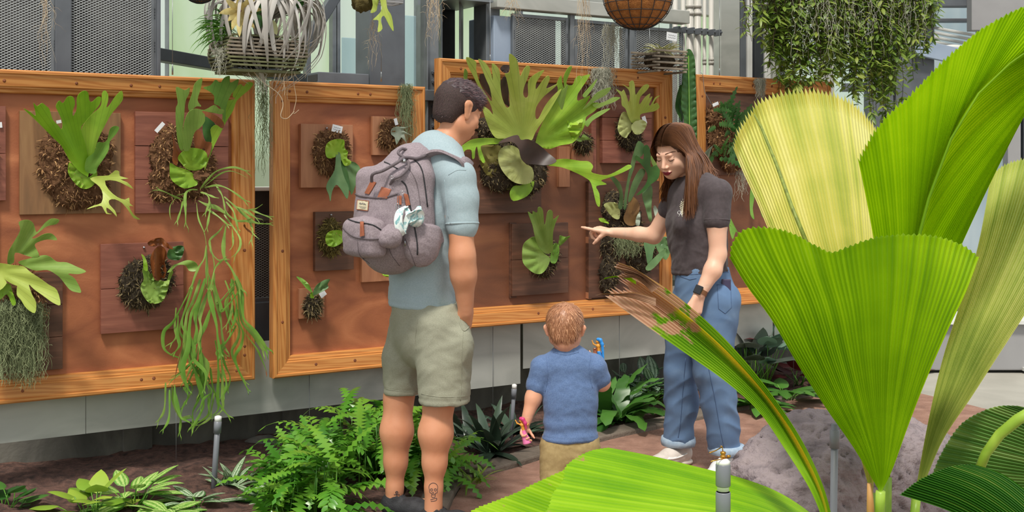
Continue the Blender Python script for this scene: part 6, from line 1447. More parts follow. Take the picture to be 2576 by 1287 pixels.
M_stem = mat('dark_vine_stem', '#2b2216', '#4f4228', 0.85)
def Wb(x, y, d=0.0, o=.32): return W(x, y, o+d)
# ---- silver air plant in a slatted basket
bc = Wb(655, 110)
t = thing('hanging_air_plant', 'big silver curly air plant in a slatted wooden basket hanging at upper left centre', 'hanging plant', tuple(bc), WA)
S_ = F/bc.y
def slat_basket(t, c, hw, hd, n, dz, m, th=.006, h_=.011):
    for i in range(n):
        b = MB(); z = c.z-dz*i
        for s in (-1, 1):
            if i % 2: b.box(Vector((c.x, c.y, z))+WD*s*hw, WD, WN, ZU, th, hd, h_/2)
            else: b.box(Vector((c.x, c.y, z))+WN*s*hd, WD, WN, ZU, hw, th, h_/2)
        b.build('slat', m, t, False, bevel=.001)
c0 = Wb(648, 98); k = 0
for i in range(9):
    z = c0.z-.0165*i; b = MB(); tp_ = .88+.12*math.sin(i/8*3.1)
    for s in (-1, 1):
        b = MB(); b.box(Vector((c0.x, c0.y, z))+WN*s*.13, WD, WN, ZU, .19*tp_, .006, .0045); b.build('slat', M_slatg if i > 5 or i < 1 else M_slat, t, False, bevel=.001)
        b = MB(); b.box(Vector((c0.x, c0.y, z-.008))+WD*s*.185*tp_, WD, WN, ZU, .006, .13, .0045); b.build('slat', M_slatg, t, False, bevel=.001)
b = MB(); b.box(Vector((c0.x, c0.y, c0.z-.155)), WD, WN, ZU, .16, .12, .006); b.build('basket_base', M_slatg, t, False)
sd = SDF(); sd.ell(Vector((c0.x, c0.y, c0.z-.06)), (.155, .11, .07), None); sdf_obj('moss_core', sd, .008, M_mossd, t, disp=lambda V, N: .010*vnoise(V, 60, 3, 3))
cc = Wb(672, 40, 0)
for i in range(84):
    a = 2*math.pi*(i*.618034)+r_.uniform(-.1, .1); R_ = r_.uniform(.16, .25); hdir = WD*math.cos(a)*1.06+WN*math.sin(a)*.85; tw = r_.uniform(-1.1, 1.1); e1 = r_.uniform(.75, 1.12); zt_ = r_.uniform(.05, .15); zb_ = r_.uniform(.16, .36); n_ = 24; pts = []
    sidev = []
    for k in range(n_):
        s_ = k/(n_-1)*e1; aa = a+tw*s_**1.5; hd_ = WD*math.cos(aa)*1.06+WN*math.sin(aa)*.85
        rr = .02+R_*max(0.0, math.sin(min(3.1, math.pi*s_*.98)))**.8
        z_ = zt_*math.sin(math.pi*min(1, s_*1.5))-(zb_+.02)*max(0, s_-.25)**1.2*1.3
        pts.append(cc+hd_*rr+ZU*(z_-.01)); sidev.append(hd_.cross(ZU).normalized()*.9+ZU*r_.uniform(-.05, .05)+hd_*.1)
    w0 = r_.uniform(.009, .0185); b = MB(); b.ribbon(pts, [w0*(1-(k/(n_-1))**1.8)*.98+.0007 for k in range(n_)], sidev, .3, r_.random()); b.build('silver_leaf', M_till, t, solid=.0012)
b = MB()
for i in range(60):
    a = r_.uniform(1.9, 4.2); d = WD*math.cos(a)*1.0+WN*r_.uniform(-.2, .8)+ZU*r_.uniform(.1, 1.0); b.leaf(Wb(575, 85)+Vector((r_.gauss(0, .02), 0, r_.gauss(0, .02))), d, WN, r_.uniform(.10, .24), .006, 1.8, .2, 'lance', 8)
b.build('grassy_tuft', mat('fresh_grass', '#3f7c24', '#7fb548', 0.45, attr=True, trans=.25), t)
for (x, y, ax, ay, m, L_, w_) in ((628, 34, .9, .55, M_hoya, .095, .040), (642, 32, .25, -.8, M_hoya, .075, .048), (680, 50, .35, -.85, M_hoyap, .072, .042), (690, 6, .9, .1, M_hoya, .08, .042), (700, 0, -.9, .2, M_hoyap, .10, .045), (640, -6, .8, .3, M_hoya, .08, .04), (756, -8, -.3, -.8, M_hoya, .06, .05), (730, 8, .5, .6, M_hoyap, .06, .04)):
    b = MB(); b.leaf(Wb(x, y, .13), WD*ax+ZU*ay+WN*.15, WN, L_, w_, .1, .12, 'ovate', 10); b.build('glossy_leaf', m, t)
b = MB()
for k in range(11): a = k/11*6.28; b.leaf(Wb(602, 28, .12), (WD*math.cos(a)+ZU*(math.sin(a)-.35)+WN*.45), WN, .085+.02*(k % 3), .034, .3, .25, 'lance', 6)
b.build('pale_flower', M_flower, t)
b = MB(); b.lathe(Wb(602, 28, .135), WN, [(.008, 0), (.006, .012), (0, .016)], 8); b.build('flower_centre', mat('maroon', '#6a1f2a', '#7c2c38', .5), t)
b = MB()
for k in range(30):
    x0 = r_.uniform(700, 745); pts = [Wb(x0, 80+r_.uniform(-40, 80), .1)]; 
    for j in range(9): pts.append(pts[-1]+Vector((r_.uniform(-.022, .022), r_.uniform(-.01, .01), -r_.uniform(.008, .032))))
    b.tube(spline([tuple(q) for q in pts], 3, False), .0009, 4, r_.random())
pts = [Wb(x, y, .1) for x, y in ((630, 170), (660, 205), (700, 235), (712, 262), (706, 292), (722, 298), (740, 280))]; b.tube(spline([tuple(q) for q in pts], 5, False), .002, 5, .4)
pts = [Wb(x, y, .1) for x, y in ((735, 180), (740, 215), (745, 250), (738, 285), (752, 276))]; b.tube(spline([tuple(q) for q in pts], 5, False), .0014, 5, .4)
b.build('aerial_roots', M_root, t)
b = MB()
for s in (-1, 1): b.tube([c0+WD*s*.15, cc+WD*s*.06+ZU*.12, Vector((cc.x, cc.y, 2.6))], .0014, 5)
b.tube([Vector((cc.x, cc.y, 2.6)), Vector((cc.x, cc.y, 3.4))], .0014, 5); b.build('hanging_wire', M_wire, t)
spanish(None, [Wb(x, 120, .1) for x in (548, 552, 556)]+[Wb(655, 170, .1)], M_spang, .13, 46, .010, 41, parent=t, curl=.01, curlf=12)
# ---- coir baskets
def coir(label, px, py, rpx, off, seed):
    c = Wb(px, py, 0, off); R_ = rpx/(F/c.y); t = thing('coir_basket', label, 'hanging basket', tuple(c), WA)
    b = MB(); b.lathe(c, -ZU, [(R_*math.cos(a)*.985, R_*math.sin(a)*.985) for a in [i*math.pi/2/14 for i in range(15)]], 40); b.build('coir_liner', M_coir, t)
    b = MB()
    for k in range(16):
        a = 2*math.pi*k/16; b.tube([c+Vector((math.cos(a)*math.cos(e_), math.sin(a)*math.cos(e_), -math.sin(e_)))*R_*1.012 for e_ in [i*math.pi/2/12 for i in range(13)]], .0022, 5)
    for e_ in (.0, .28, .55, .82, 1.1, 1.35): b.tube([c+Vector((math.cos(a)*math.cos(e_), math.sin(a)*math.cos(e_), -math.sin(e_)))*R_*1.016 for a in [i*2*math.pi/36 for i in range(37)]], .0022 if e_ else .004, 5)
    b.build('wire_basket', M_dark, t)
    b = MB(); b.lathe(c+ZU*.0, ZU, [(R_*.97, -.01), (R_*.9, .012), (0, .03)], 24); b.build('potting_moss', M_moss, t)
    b = MB(); top = Vector((c.x, c.y, c.z+.5))
    for k in range(3): a = 2.1*k+.4; b.tube([c+Vector((math.cos(a)*R_, math.sin(a)*R_, 0)), top], .0016, 5)
    b.tube([top, Vector((c.x, c.y, 3.4))], .0016, 5); b.build('basket_wires', M_wire, t); return t
coir('round orange coir basket with black wire grid hanging at the top above the mesh screens', 1605, -14, 88, .34, 1)
coir('coir basket bottom showing at the top edge, left of the air plant', 502, -38, 46, .40, 2)
# ---- small bark basket with a yellow-green fern, top centre
t = thing('hanging_fern_basket', 'small grey basket with bark and a yellow-green forked fern before the steel column', 'hanging plant', tuple(Wb(945, 20)), WA)
moss(t, [(915, -6, 26, 28, .05)], .30, M_mossg, 120, 30) if False else None
sd = SDF(); c = Wb(915, 0); sd.ell(c, (.055, .05, .05), None); sd.ell(Wb(908, 12), (.03, .03, .03), None); sdf_obj('bark', sd, .006, M_mossg, t, disp=lambda V, N: .010*vnoise(V, 80, 3, 3))
c = Wb(975, -8); 
for i in range(6):
    b = MB(); z = c.z-.03+.012*i
    for s in (-1, 1): b.box(Vector((c.x, c.y, z))+WN*s*.055, WD, WN, ZU, .055, .004, .005); b.box(Vector((c.x, c.y, z))+WD*s*.055, WD, WN, ZU, .004, .055, .005)
    b.build('basket_hoop', M_grey, t, False)
sheet('forked_frond', [(950, -30), (968, -25), (974, 20), (985, 40), (990, 78), (978, 62), (966, 40), (958, 50), (962, 72), (950, 80), (952, 52), (938, 50), (950, 38), (960, 20)], lambda x, y, t_, w: Wb(x, y, .06+.04*t_+w), L_lime, t, step=6)
sheet('forked_frond', [(935, -20), (958, -22), (950, 12), (946, 28), (932, 32), (938, 12)], lambda x, y, t_, w: Wb(x, y, .07+w), L_lime, t, step=6)
b = MB(); b.tube([Wb(945, -10), Vector((Wb(945, 0).x, Wb(945, 0).y, 3.4))], .0015, 5); b.build('hanging_wire', M_wire, t)
def roots(label, x, y0, y1, n, spread, off=.3, m=M_root, r=.0011, seed=1):
    q = random.Random(seed); c = Wb(x, y0, 0, off); t = thing('hanging_roots', label, 'roots', tuple(c), WA); b = MB(); s_ = F/c.y; H_ = (y1-y0)/s_
    b.tube([Vector((c.x, c.y, c.z+.5)), c, c-ZU*H_*.1], .0012, 5, .2)
    for i in range(n):
        L_ = H_*q.uniform(.3, 1)**1.2; p = c+Vector((q.gauss(0, spread), q.gauss(0, spread*.5), q.uniform(-.02, .02))); pts = [p]; nn = 9; vx = 0
        for k in range(nn):
            vx = vx*.5+q.uniform(-1, 1)*.014; pts.append(pts[-1]+Vector((vx*.7-(pts[-1].x-c.x)*.10, q.uniform(-.004, .004), -L_/nn)))
        pp = spline([tuple(v) for v in pts], 3, False); b.tube(pp, [r*(1-.7*j/len(pp)) for j in range(len(pp))], 4, q.random())
        for k in (3, 5, 7):
            if q.random() < .6: e_ = pts[k]+Vector((q.uniform(-.04, .04), q.uniform(-.02, .02), -q.uniform(.0, .05))); b.tube([pts[k], pts[k].lerp(e_, .5)+Vector((0, 0, .006)), e_], [r*.8, r*.6, r*.25], 4, q.random())
    b.build('root_strands', m, t); return t
roots('tangle of pale dry roots hanging from the top edge left of the galvanised duct', 1088, -10, 132, 26, .022, seed=1)
roots('small wisp of pale roots hanging in front of the blue-grey cabinet', 1288, -10, 66, 14, .016, seed=2)
roots('long crinkled pale root strands hanging down to the giant fern', 1468, -10, 250, 22, .014, seed=3)
roots('thin sparse roots hanging in front of the left mesh screens', 112, -10, 178, 12, .010, seed=4, r=.0008)
roots('fine pale roots hanging below the small bark basket', 938, 60, 180, 12, .014, seed=5, r=.0008)
roots('dry twig wisps hanging in front of the upper right wall', 2448, -10, 60, 10, .02, off=-.3, seed=6)
spanish('faint grey moss veil hanging in front of the mesh screen below the coir basket', [Wb(x, 62, 0, .1) for x in (1525, 1540, 1552)], M_spang, .26, 80, .018, 26, curl=.012, curlf=14, r=.0007)
# ---- slatted basket with grassy air plants
c = Wb(1658, 140, 0, .12); t = thing('slatted_basket', 'weathered square slatted basket of grassy air plants on the right frame', 'hanging plant', tuple(c), WA)
for i in range(8):
    z = c.z+.02-.017*i
    for s in (-1, 1):
        b = MB()
        if i % 2: b.box(Vector((c.x, c.y, z))+WD*s*.10, WD, WN, ZU, .009, .12, .0055)
        else: b.box(Vector((c.x, c.y, z))+WN*s*.10, WD, WN, ZU, .125, .009, .0055)
        b.build('slat', M_slat, t, False, bevel=.001)
sd = SDF(); sd.ell(c-ZU*.03, (.09, .09, .05), None); sdf_obj('moss_core', sd, .008, M_mossd, t, disp=lambda V, N: .008*vnoise(V, 60, 9, 3))
b = MB()
for i in range(110): a = r_.uniform(0, 6.28); b.leaf(c+WD*r_.uniform(-.02, .08)+ZU*.02, (WD*math.cos(a)+WN*math.sin(a)+ZU*r_.uniform(.1, 1.3)), WN, r_.uniform(.05, .13), .007, 1.2, .2, 'lance', 6)
b.build('grassy_leaves', mat('yellow_green_air_plant', '#8b8a4e', '#cfcc9c', 0.6, attr=True, trans=.15), t)
b = MB(); b.tube([c+ZU*.02, Vector((c.x, c.y, 3.4))], .0015, 5); b.build('hanging_wire', M_wire, t)
o = tagcard(1690, 92, .0, 34, 20, -.08, t)
# ---- hanging vines
def vines(label, prof, off, n_stem, seed, dens=1.0, zt=3.0):
    q = random.Random(seed); xs = [p[0] for p in prof]; c = Wb(sum(xs)/len(xs), 0, 0, off); t = thing('hanging_vine', label, 'vine', (c.x, c.y, c.z), WA)
    st = MB(); lf = MB()
    for i in range(n_stem):
        x = q.uniform(xs[0], xs[-1]); k = 0
        while k < len(prof)-2 and prof[k+1][0] < x: k += 1
        a_, b_ = prof[k], prof[k+1]; yb = a_[1]+(b_[1]-a_[1])*(x-a_[0])/(b_[0]-a_[0]); yb = yb*q.uniform(.45, 1.02) if yb > 0 else yb
        oo = off+q.uniform(-.14, .14); top = Wb(x+q.uniform(-25, 25), -60, 0, oo); bot = Wb(x, yb, 0, oo); pts = []; ph = q.uniform(0, 6)
        for j in range(9): s_ = j/8; pts.append(top.lerp(bot, s_)+Vector((.018*math.sin(ph+s_*8), .015*math.cos(ph*2+s_*7), 0)))
        st.tube(pts, [.0036*(1-.6*j/8) for j in range(9)], 4, q.random())
        L_ = (top-bot).length; nl = int(L_/.022*dens)
        for j in range(nl):
            s_ = q.random(); f_ = s_*8; k2 = min(7, int(f_)); p = pts[k2].lerp(pts[k2+1], f_-k2); a = q.uniform(0, 6.28)
            d = Vector((math.cos(a), math.sin(a)*.8, q.uniform(-.7, .35))); lf.leaf(p, d, Vector((q.uniform(-.4, .4), -.5, 1)), q.uniform(.045, .08), q.uniform(.018, .030), q.uniform(.3, 1.3), .2, 'lance', 4)
    st.build('vine_stems', M_stem, t); lf.build('vine_leaves', M_vine, t); return t
vines('thick curtain of leafy vines hanging from the top, left mass beside the wall posts', [(1905, 60), (1935, 180), (1965, 235), (2000, 232), (2050, 238), (2095, 225), (2120, 190)], .20, 120, 51, 1.15)
vines('curtain of leafy vines hanging lowest, right mass next to the tall palm leaf', [(2110, 215), (2150, 245), (2190, 300), (2215, 322), (2250, 312), (2290, 210), (2325, 160), (2352, 80)], .10, 130, 52, 1.15)
vines('sparse light green vine tips hanging in front of the pale wall posts', [(1862, 70), (1880, 115), (1900, 90)], .35, 5, 53, .5)
spanish('loose pale dead strands among the hanging vines', [Wb(x, 0, 0, .45) for x in range(2010, 2330, 14)], M_spang, .36, 60, .02, 27, curl=.02, curlf=10, r=.0008)

# ================================================================== planting bed
M_fern = mat('glossy_fern', '#2f6a18', '#86b53c', 0.28, scale=8, attr=True, trans=.22, contrast=.42, c3='#55922a')
M_dkleaf = mat('dark_grey_green_leaf', '#1c2a20', '#4d6350', 0.3, scale=9, attr=True, trans=.1, contrast=.4)
M_broad = mat('broad_green_leaf', '#1d4a1e', '#5f943c', 0.35, scale=9, attr=True, trans=.22, contrast=.4)
M_lite = mat('yellow_green_leaf', '#6b9a2a', '#b4c94e', 0.4, scale=9, attr=True, trans=.25, contrast=.4)
def striped(name, c1, c2, sc=8):
    """green leaf with pale stripes along the side veins; uses position across the blade"""
    m = mat(name, c1, c1, 0.35, trans=.2); nt = m.node_tree; N = nt.nodes; L = nt.links; b = N['Principled BSDF']
    e_ = N.new('ShaderNodeAttribute'); e_.attribute_name = 'edge'; ab = N.new('ShaderNodeMath'); ab.operation = 'ABSOLUTE'; L.new(e_.outputs['Fac'], ab.inputs[0])
    rp = N.new('ShaderNodeValToRGB'); rp.color_ramp.elements[0].color = rgb(c2); rp.color_ramp.elements[1].color = rgb(c1); rp.color_ramp.elements[0].position = .1; rp.color_ramp.elements[1].position = .3
    e2 = rp.color_ramp.elements.new(.62); e2.color = rgb(c2); e3 = rp.color_ramp.elements.new(.85); e3.color = rgb(c1)
    ns = N.new('ShaderNodeTexNoise'); ns.inputs['Scale'].default_value = 60; ad = N.new('ShaderNodeMath'); ad.operation = 'MULTIPLY_ADD'; ad.inputs[1].default_value = .5; L.new(ns.outputs['Fac'], ad.inputs[0]); L.new(ab.outputs[0], ad.inputs[2])
    su = N.new('ShaderNodeMath'); su.operation = 'SUBTRACT'; su.inputs[1].default_value = .25; L.new(ad.outputs[0], su.inputs[0]); L.new(su.outputs[0], rp.inputs[0])
    L.new(rp.outputs[0], b.inputs['Base Color'])
    for n in N:
        if n.type == 'BSDF_TRANSLUCENT': L.new(rp.outputs[0], n.inputs[0])
    return m
M_var = striped('silver_striped_leaf', '#3c6c30', '#c3d4b4'); M_cal = striped('dark_striped_leaf', '#23492a', '#93ab8e'); M_varl = striped('lime_striped_leaf', '#5c9a30', '#bfd880')
def pinnate(b, base, d, L_, nl, ll, lw, droop, q, a=None):
    d = Vector(d).normalized(); p = Vector(base); cur = d.copy(); pts = []; n = nl
    for i in range(n+1):
        pts.append(p.copy()); cur = (cur-ZU*(droop/n)*(.4+1.2*i/n)).normalized(); p = p+cur*(L_/n)
    side = d.cross(ZU); side = side.normalized() if side.length > .05 else Vector((1, 0, 0)); a = q.random() if a is None else a
    b.tube(pts, [.0022*(1-.7*i/n) for i in range(n+1)], 4, a)
    for i in range(1, n+1):
        t_ = i/n; T = (pts[i]-pts[i-1]).normalized(); s_ = math.sin(math.pi*min(1, .18+.82*t_))**.6
        for sg in (-1, 1):
            b.leaf(pts[i-1].lerp(pts[i], .5*(sg > 0)), (side*sg+T*.75+Vector((0, 0, q.uniform(-.15, .25)))), T.cross(side)*1.0, ll*s_*q.uniform(.85, 1.1), lw, .5, .15, 'lance', 3, a+q.uniform(-.1, .1))
    b.leaf(pts[-1], cur, ZU, ll*.7, lw, .4, .15, 'lance', 3, a)
q = random.Random(77)
g0 = G(900, 1240); t = thing('fern_bush', 'large bushy bright-green fern with glossy wavy fronds beside the man\'s legs', 'fern', (g0.x, g0.y, 0)); b = MB(); st = MB()
for i in range(430):
    x = q.gauss(0, 1); px = 905+q.uniform(-1, 1)*225+q.gauss(0, 12); hh = 1-abs((px-905)/285)**2.2
    py = q.uniform(1195, 1325) if px < 880 else q.uniform(1190, 1255); base = G(px, py, .02); a = q.uniform(0, 6.28); el = q.uniform(.0, 1.1)
    out = Vector((math.cos(a), math.sin(a), 0)); hz = max(.03, hh)*q.uniform(.02, .30 if abs(px-900) < 160 else .2)
    if abs(px-1035) < 175 and base.y < 5.42: continue
    start = base+ZU*hz; b.tube([base, base+ZU*hz*.5+out*.01, start], .0028, 4, q.random())
    if i % 10 < 6: b.leaf(start, out*math.cos(el)+ZU*math.sin(el), ZU, q.uniform(.18, .36), q.uniform(.055, .085), q.uniform(.8, 1.9), .12, 'fern', 22, twist=q.uniform(-.5, .5)); continue
    pinnate(b, start, out*math.cos(el)+ZU*math.sin(el), q.uniform(.17, .32), 8, q.uniform(.05, .085), .024, q.uniform(.8, 2.0), q)
for (x, y) in ((905, 1000), (925, 1030), (760, 1040), (700, 1065), (740, 1060), (840, 1045), (670, 1100), (1150, 1160)):
    e_ = P(x, y, 5.35); s_ = P(x+(900-x)*.25, y+95, 5.3); b.tube([Vector((s_.x, s_.y, .0)), s_], .003, 4, .5); b.leaf(s_, e_-s_, ZU+Vector((.3, -.6, 0)), (e_-s_).length*1.0, .075, .3, .12, 'fern', 22)
b.build('fern_fronds', M_fern, t)
def rosette(name, label, cat, px, py, n, L_, w, m, el=(.2, 1.2), shape='lance', droop=.9, z=.02, seed=1, stem=0.0, part='leaf_blades', fold=.25, group=None, jit=.02, segs=8, wavy=0.0):
    q = random.Random(seed); base = G(px, py, z); t = thing(name, label, cat, (base.x, base.y, 0), 0, group); b = MB(); s = MB()
    for i in range(n):
        a = i*2.39996+q.uniform(-.3, .3); e_ = q.uniform(*el); d = Vector((math.cos(a)*math.cos(e_), math.sin(a)*math.cos(e_), math.sin(e_))); p = base+Vector((q.gauss(0, jit), q.gauss(0, jit), 0))
        if stem:
            sl = stem*q.uniform(.6, 1.1); e2 = p+d*sl+ZU*.01; s.tube([p, p.lerp(e2, .5)+ZU*.008, e2], .0022, 5, q.random()); p = e2; d = Vector((d.x, d.y, d.z*.3)).normalized()
        b.leaf(p, d, ZU, L_*q.uniform(.7, 1.1), w*q.uniform(.85, 1.1), droop*q.uniform(.6, 1.2), fold, shape, segs)
    if wavy:
        for k, v in enumerate(b.v):
            if abs(b.b[k]) > .5: v.z += wavy*math.sin((v.x+v.y)*90); v.x += wavy*.5*math.sin(v.z*110)
    for bb in (b, s):
        for v in bb.v:
            of = (v-W0).dot(WN)
            if of < -.36: v += WN*(-.36-of)*.93
    b.build(part, m, t)
    if stem: s.build('leaf_stalks', M_fern, t)
    return t
# bottom left corner
rosette('foliage_plant', 'round-leafed green plant at the bottom left corner', 'plant', 22, 1302, 14, .11, .09, M_broad, (.3, 1.3), 'ovate', .6, seed=1, stem=.10)
rosette('foliage_plant', 'yellow-green scalloped-leaf plant at the bottom, second from the left corner', 'plant', 232, 1317, 19, .13, .085, M_lite, (.3, 1.4), 'ovate', .7, seed=2, stem=.13)
rosette('foliage_plant', 'white-striped green plant with upright leaves in front of the mulch at left', 'plant', 340, 1292, 27, .15, .065, M_varl, (.2, 1.3), 'ovate', .8, seed=3, stem=.12)
rosette('foliage_plant', 'lime-striped low plant left of the grey riser pipe', 'plant', 418, 1317, 22, .14, .06, M_varl, (.2, 1.2), 'ovate', .8, seed=13, stem=.06)
rosette('foliage_plant', 'silver-striped dark plant at the foot of the grey riser pipe', 'plant', 500, 1287, 20, .12, .055, M_var, (.2, 1.1), 'ovate', .8, seed=4, stem=.06)
rosette('foliage_plant', 'silver-striped plant with pointed leaves left of the fern bush', 'plant', 585, 1242, 19, .15, .05, M_var, (.4, 1.4), 'lance', .8, seed=5, stem=.04)
rosette('foliage_plant', 'round-leafed silver-veined plant in front of the fern bush', 'plant', 660, 1272, 22, .13, .085, M_var, (.2, 1.2), 'ovate', .7, seed=6, stem=.05)
rosette('foliage_plant', 'broad yellow-green leaves at the bottom edge below the fern bush', 'plant', 655, 1347, 16, .17, .12, M_lite, (.2, 1.0), 'ovate', .6, seed=7, stem=.07)
# dark plants behind the toddler
rosette('dark_leaf_plant', 'dark grey-green plant right of the man\'s calf, largest of the dark ones', 'plant', 1232, 1140, 30, .30, .062, M_dkleaf, (.15, 1.35), 'lance', 1.3, seed=8)
rosette('dark_leaf_plant', 'dark glossy plant against the wall between the man and the toddler', 'plant', 1168, 1112, 20, .24, .055, M_dkleaf, (.3, 1.4), 'lance', 1.1, seed=9)
rosette('dark_leaf_plant', 'dark plant behind the toddler\'s lowered doll', 'plant', 1300, 1100, 24, .26, .058, M_dkleaf, (.2, 1.4), 'lance', 1.2, seed=10)
rosette('small_grass_plant', 'pale green grassy shoots spilling on the paving right of the man\'s foot', 'plant', 1190, 1215, 22, .15, .014, M_lite, (.1, .9), 'lance', 1.0, seed=12)
# broad leaves between toddler and woman
rosette('birds_nest_fern', 'broad wavy-leafed nest fern between the toddler and the woman', 'fern', 1560, 1062, 24, .40, .088, M_broad, (.25, 1.3), 'strap', 1.6, seed=14, fold=.12, segs=12, wavy=.010)
rosette('birds_nest_fern', 'tall upright broad leaves just right of the toddler\'s back', 'fern', 1508, 1050, 12, .40, .09, M_broad, (.8, 1.45), 'strap', .7, seed=15, fold=.15, segs=12, wavy=.008)
rosette('striped_leaf_plant', 'dark striped-leaf plant left of the woman\'s jeans', 'plant', 1640, 1022, 34, .20, .075, M_cal, (.3, 1.4), 'ovate', .9, seed=16, stem=.16)
rosette('striped_leaf_plant', 'striped dark leaves behind the nest fern near the metal sheet', 'plant', 1590, 1012, 22, .16, .07, M_cal, (.4, 1.4), 'ovate', .9, seed=17, stem=.16)
# right bed
rosette('heart_leaf_plant', 'silver-green heart-leafed plant at the right end of the bed', 'plant', 1925, 982, 18, .20, .14, mat('silver_green_leaf', '#3f6650', '#8fb199', .35, attr=True, trans=.15, contrast=.4), (.8, 1.5), 'ovate', .8, seed=18, stem=.34)
rosette('heart_leaf_plant', 'dull grey broad-leafed plant right behind the woman\'s jeans', 'plant', 1885, 990, 16, .20, .14, mat('dull_grey_leaf', '#39413a', '#6c756a', .4, attr=True, trans=.1, contrast=.4), (.9, 1.5), 'ovate', .8, seed=19, stem=.32)
rosette('red_leaf_plant', 'dark plant with wine-red leaf undersides beside the palm leaf', 'plant', 2010, 972, 12, .20, .12, mat('wine_red_leaf', '#3c0f14', '#6e2026', .35, attr=True, trans=.2), (.4, 1.4), 'ovate', .8, seed=20, stem=.14)
rosette('dark_leaf_plant', 'pointed dark green plant at the kerb near the boulder', 'plant', 1985, 1005, 18, .22, .10, M_broad, (.2, 1.3), 'ovate', .9, seed=21, stem=.10)
rosette('dark_leaf_plant', 'low dark plant at the kerb directly right of the woman', 'plant', 1900, 1030, 16, .20, .085, M_broad, (.2, 1.3), 'ovate', .9, seed=22, stem=.06)
rosette('red_leaf_plant', 'red and dark leaves high against the metal sheet right of the woman', 'plant', 1862, 975, 8, .16, .12, MATS['wine_red_leaf'], (1.1, 1.5), 'ovate', .7, seed=23, stem=.38)
# stones in the mulch
for k, (x, y, r) in enumerate(((655, 1128, .10), (1085, 1118, .09), (840, 1105, .07))):
    c = G(x, y, .02); sd = SDF(); sd.ell(c+ZU*.01, (r, r*.7, r*.55), None); sd.ell(c+Vector((r*.5, .02, 0)), (r*.7, r*.5, r*.4), None); o = sdf_obj('stone', sd, .008, M_conc, None, disp=lambda V, N: .008*vnoise(V, 25, k)); tag(o, ('grey stone lying in the mulch left of the fern bush', 'grey stone behind the man\'s calves', 'small grey stone against the wall behind the fern bush')[k], 'stone')

# ================================================================== irrigation pipes
def riser(label, pts, r, cap, m=M_pvcg):
    t = thing('riser_pipe', label, 'pipe', tuple(pts[0])); b = MB(); b.tube(pts, r, 14); b.build('pipe', m, t)
    d = (pts[-1]-pts[0]).normalized(); e_ = pts[-1]; b = MB(); b.lathe(e_-d*.07, d, [(r*1.35, 0), (r*1.35, .05), (r, .052)], 14); b.build('coupling', m, t)
    if cap: b = MB(); b.lathe(e_-d*.02, d, [(r*1.25, 0), (r*1.25, .022), (r*.5, .026), (0, .026)], 14); b.build('white_cap', M_pvcw, t)
    return t
a = G(535, 1262, 0); e_ = P(549, 1048, a.y+.02); riser('grey plastic riser pipe with white cap standing left of the fern bush', [a, e_], .0125, True)
a = G(1284, 1118, 0); e_ = P(1294, 968, a.y+.0); riser('grey riser pipe with white cap behind the toddler', [a, e_], .0105, True)
a = P(2100, 1065, 3.45); riser('grey pipe standing in front of the boulder right side', [Vector((a.x-.01, a.y, 0)), a], .0105, False)
sp_ = P(1819, 1170, 2.6); t = thing('sprinkler_riser', 'grey and white riser pipe with a brass mist nozzle in the foreground', 'sprinkler', (sp_.x, sp_.y, 0))
def zt(y): return P(1819, y, 2.6).z
X_ = Vector((sp_.x, 2.6, 0))
b = MB(); b.tube([X_, X_+ZU*zt(1236)], .0145, 20); b.build('lower_pipe', M_pvcg, t)
b = MB(); b.lathe(X_+ZU*zt(1222), ZU, [(.013, -.01), (.013, .014), (.0125, .02)], 20); b.build('white_connector', M_pvcw, t)
for y0, y1 in ((1300, 1236), (1222, 1166)): b = MB(); b.lathe(X_+ZU*zt(y0), ZU, [(.0150, 0), (.0162, .002), (.0162, zt(y1)-zt(y0)-.002), (.0150, zt(y1)-zt(y0))], 24); b.build('grey_coupling', M_pvcg, t)
b = MB(); b.lathe(X_+ZU*zt(1166), ZU, [(.0150, -.002), (.0150, .006), (.009, .012), (.005, .013)], 24); b.build('white_cap', M_pvcw, t)
b = MB(); b.lathe(X_+ZU*zt(1152), ZU, [(.004, 0), (.0065, .001), (.0065, .006), (.004, .007), (.006, .010), (.006, .014), (.0, .016)], 12)
b.tube([X_+ZU*zt(1140), P(1817, 1122, 2.6), P(1812, 1121, 2.6)], .0011, 6); b.tube([P(1817, 1123, 2.6), P(1800, 1133, 2.58), P(1785, 1138, 2.56)], .0014, 6); b.tube([P(1835, 1150, 2.6), P(1815, 1154, 2.59), P(1788, 1160, 2.57)], .0012, 6)
b.lathe(X_+ZU*zt(1147)+Vector((.008, 0, 0)), Vector((1, 0, 0)), [(.003, 0), (.003, .008), (0, .008)], 8); b.build('brass_nozzle', M_brass, t)

# ================================================================== boulder
M_rock = mat('pitted_lava_rock', '#4f4749', '#9c8e8f', 0.92, scale=9, detail=12, bump=1.0, bscale=75, contrast=.3, c3='#8f8285')
sd = SDF(); c = P(2110, 1290, 4.2)
sd.ell(P(2080, 1230, 4.15), (.30, .34, .26), None, .08); sd.ell(P(2210, 1270, 4.3), (.36, .36, .34), None, .08); sd.ell(P(1980, 1290, 4.0), (.22, .26, .28), None, .08); sd.ell(P(2200, 1420, 4.2), (.50, .42, .30), None, .1); sd.ell(P(1990, 1420, 4.05), (.30, .32, .30), None, .1)
sd.cut(P(2020, 1062, 4.1), (-.42, -.25, 1), .02); sd.cut(P(2110, 1020, 4.1), (.25, .1, 1), .02); sd.cut(P(2060, 1200, 3.80), (-.1, -1, .35), .03); sd.cut(P(2260, 1200, 3.95), (.5, -1, .2), .03); sd.cut(P(1862, 1150, 4.0), (-1, -.3, .2), .03); sd.cut((0, 0, -.02), (0, 0, -1), .01)
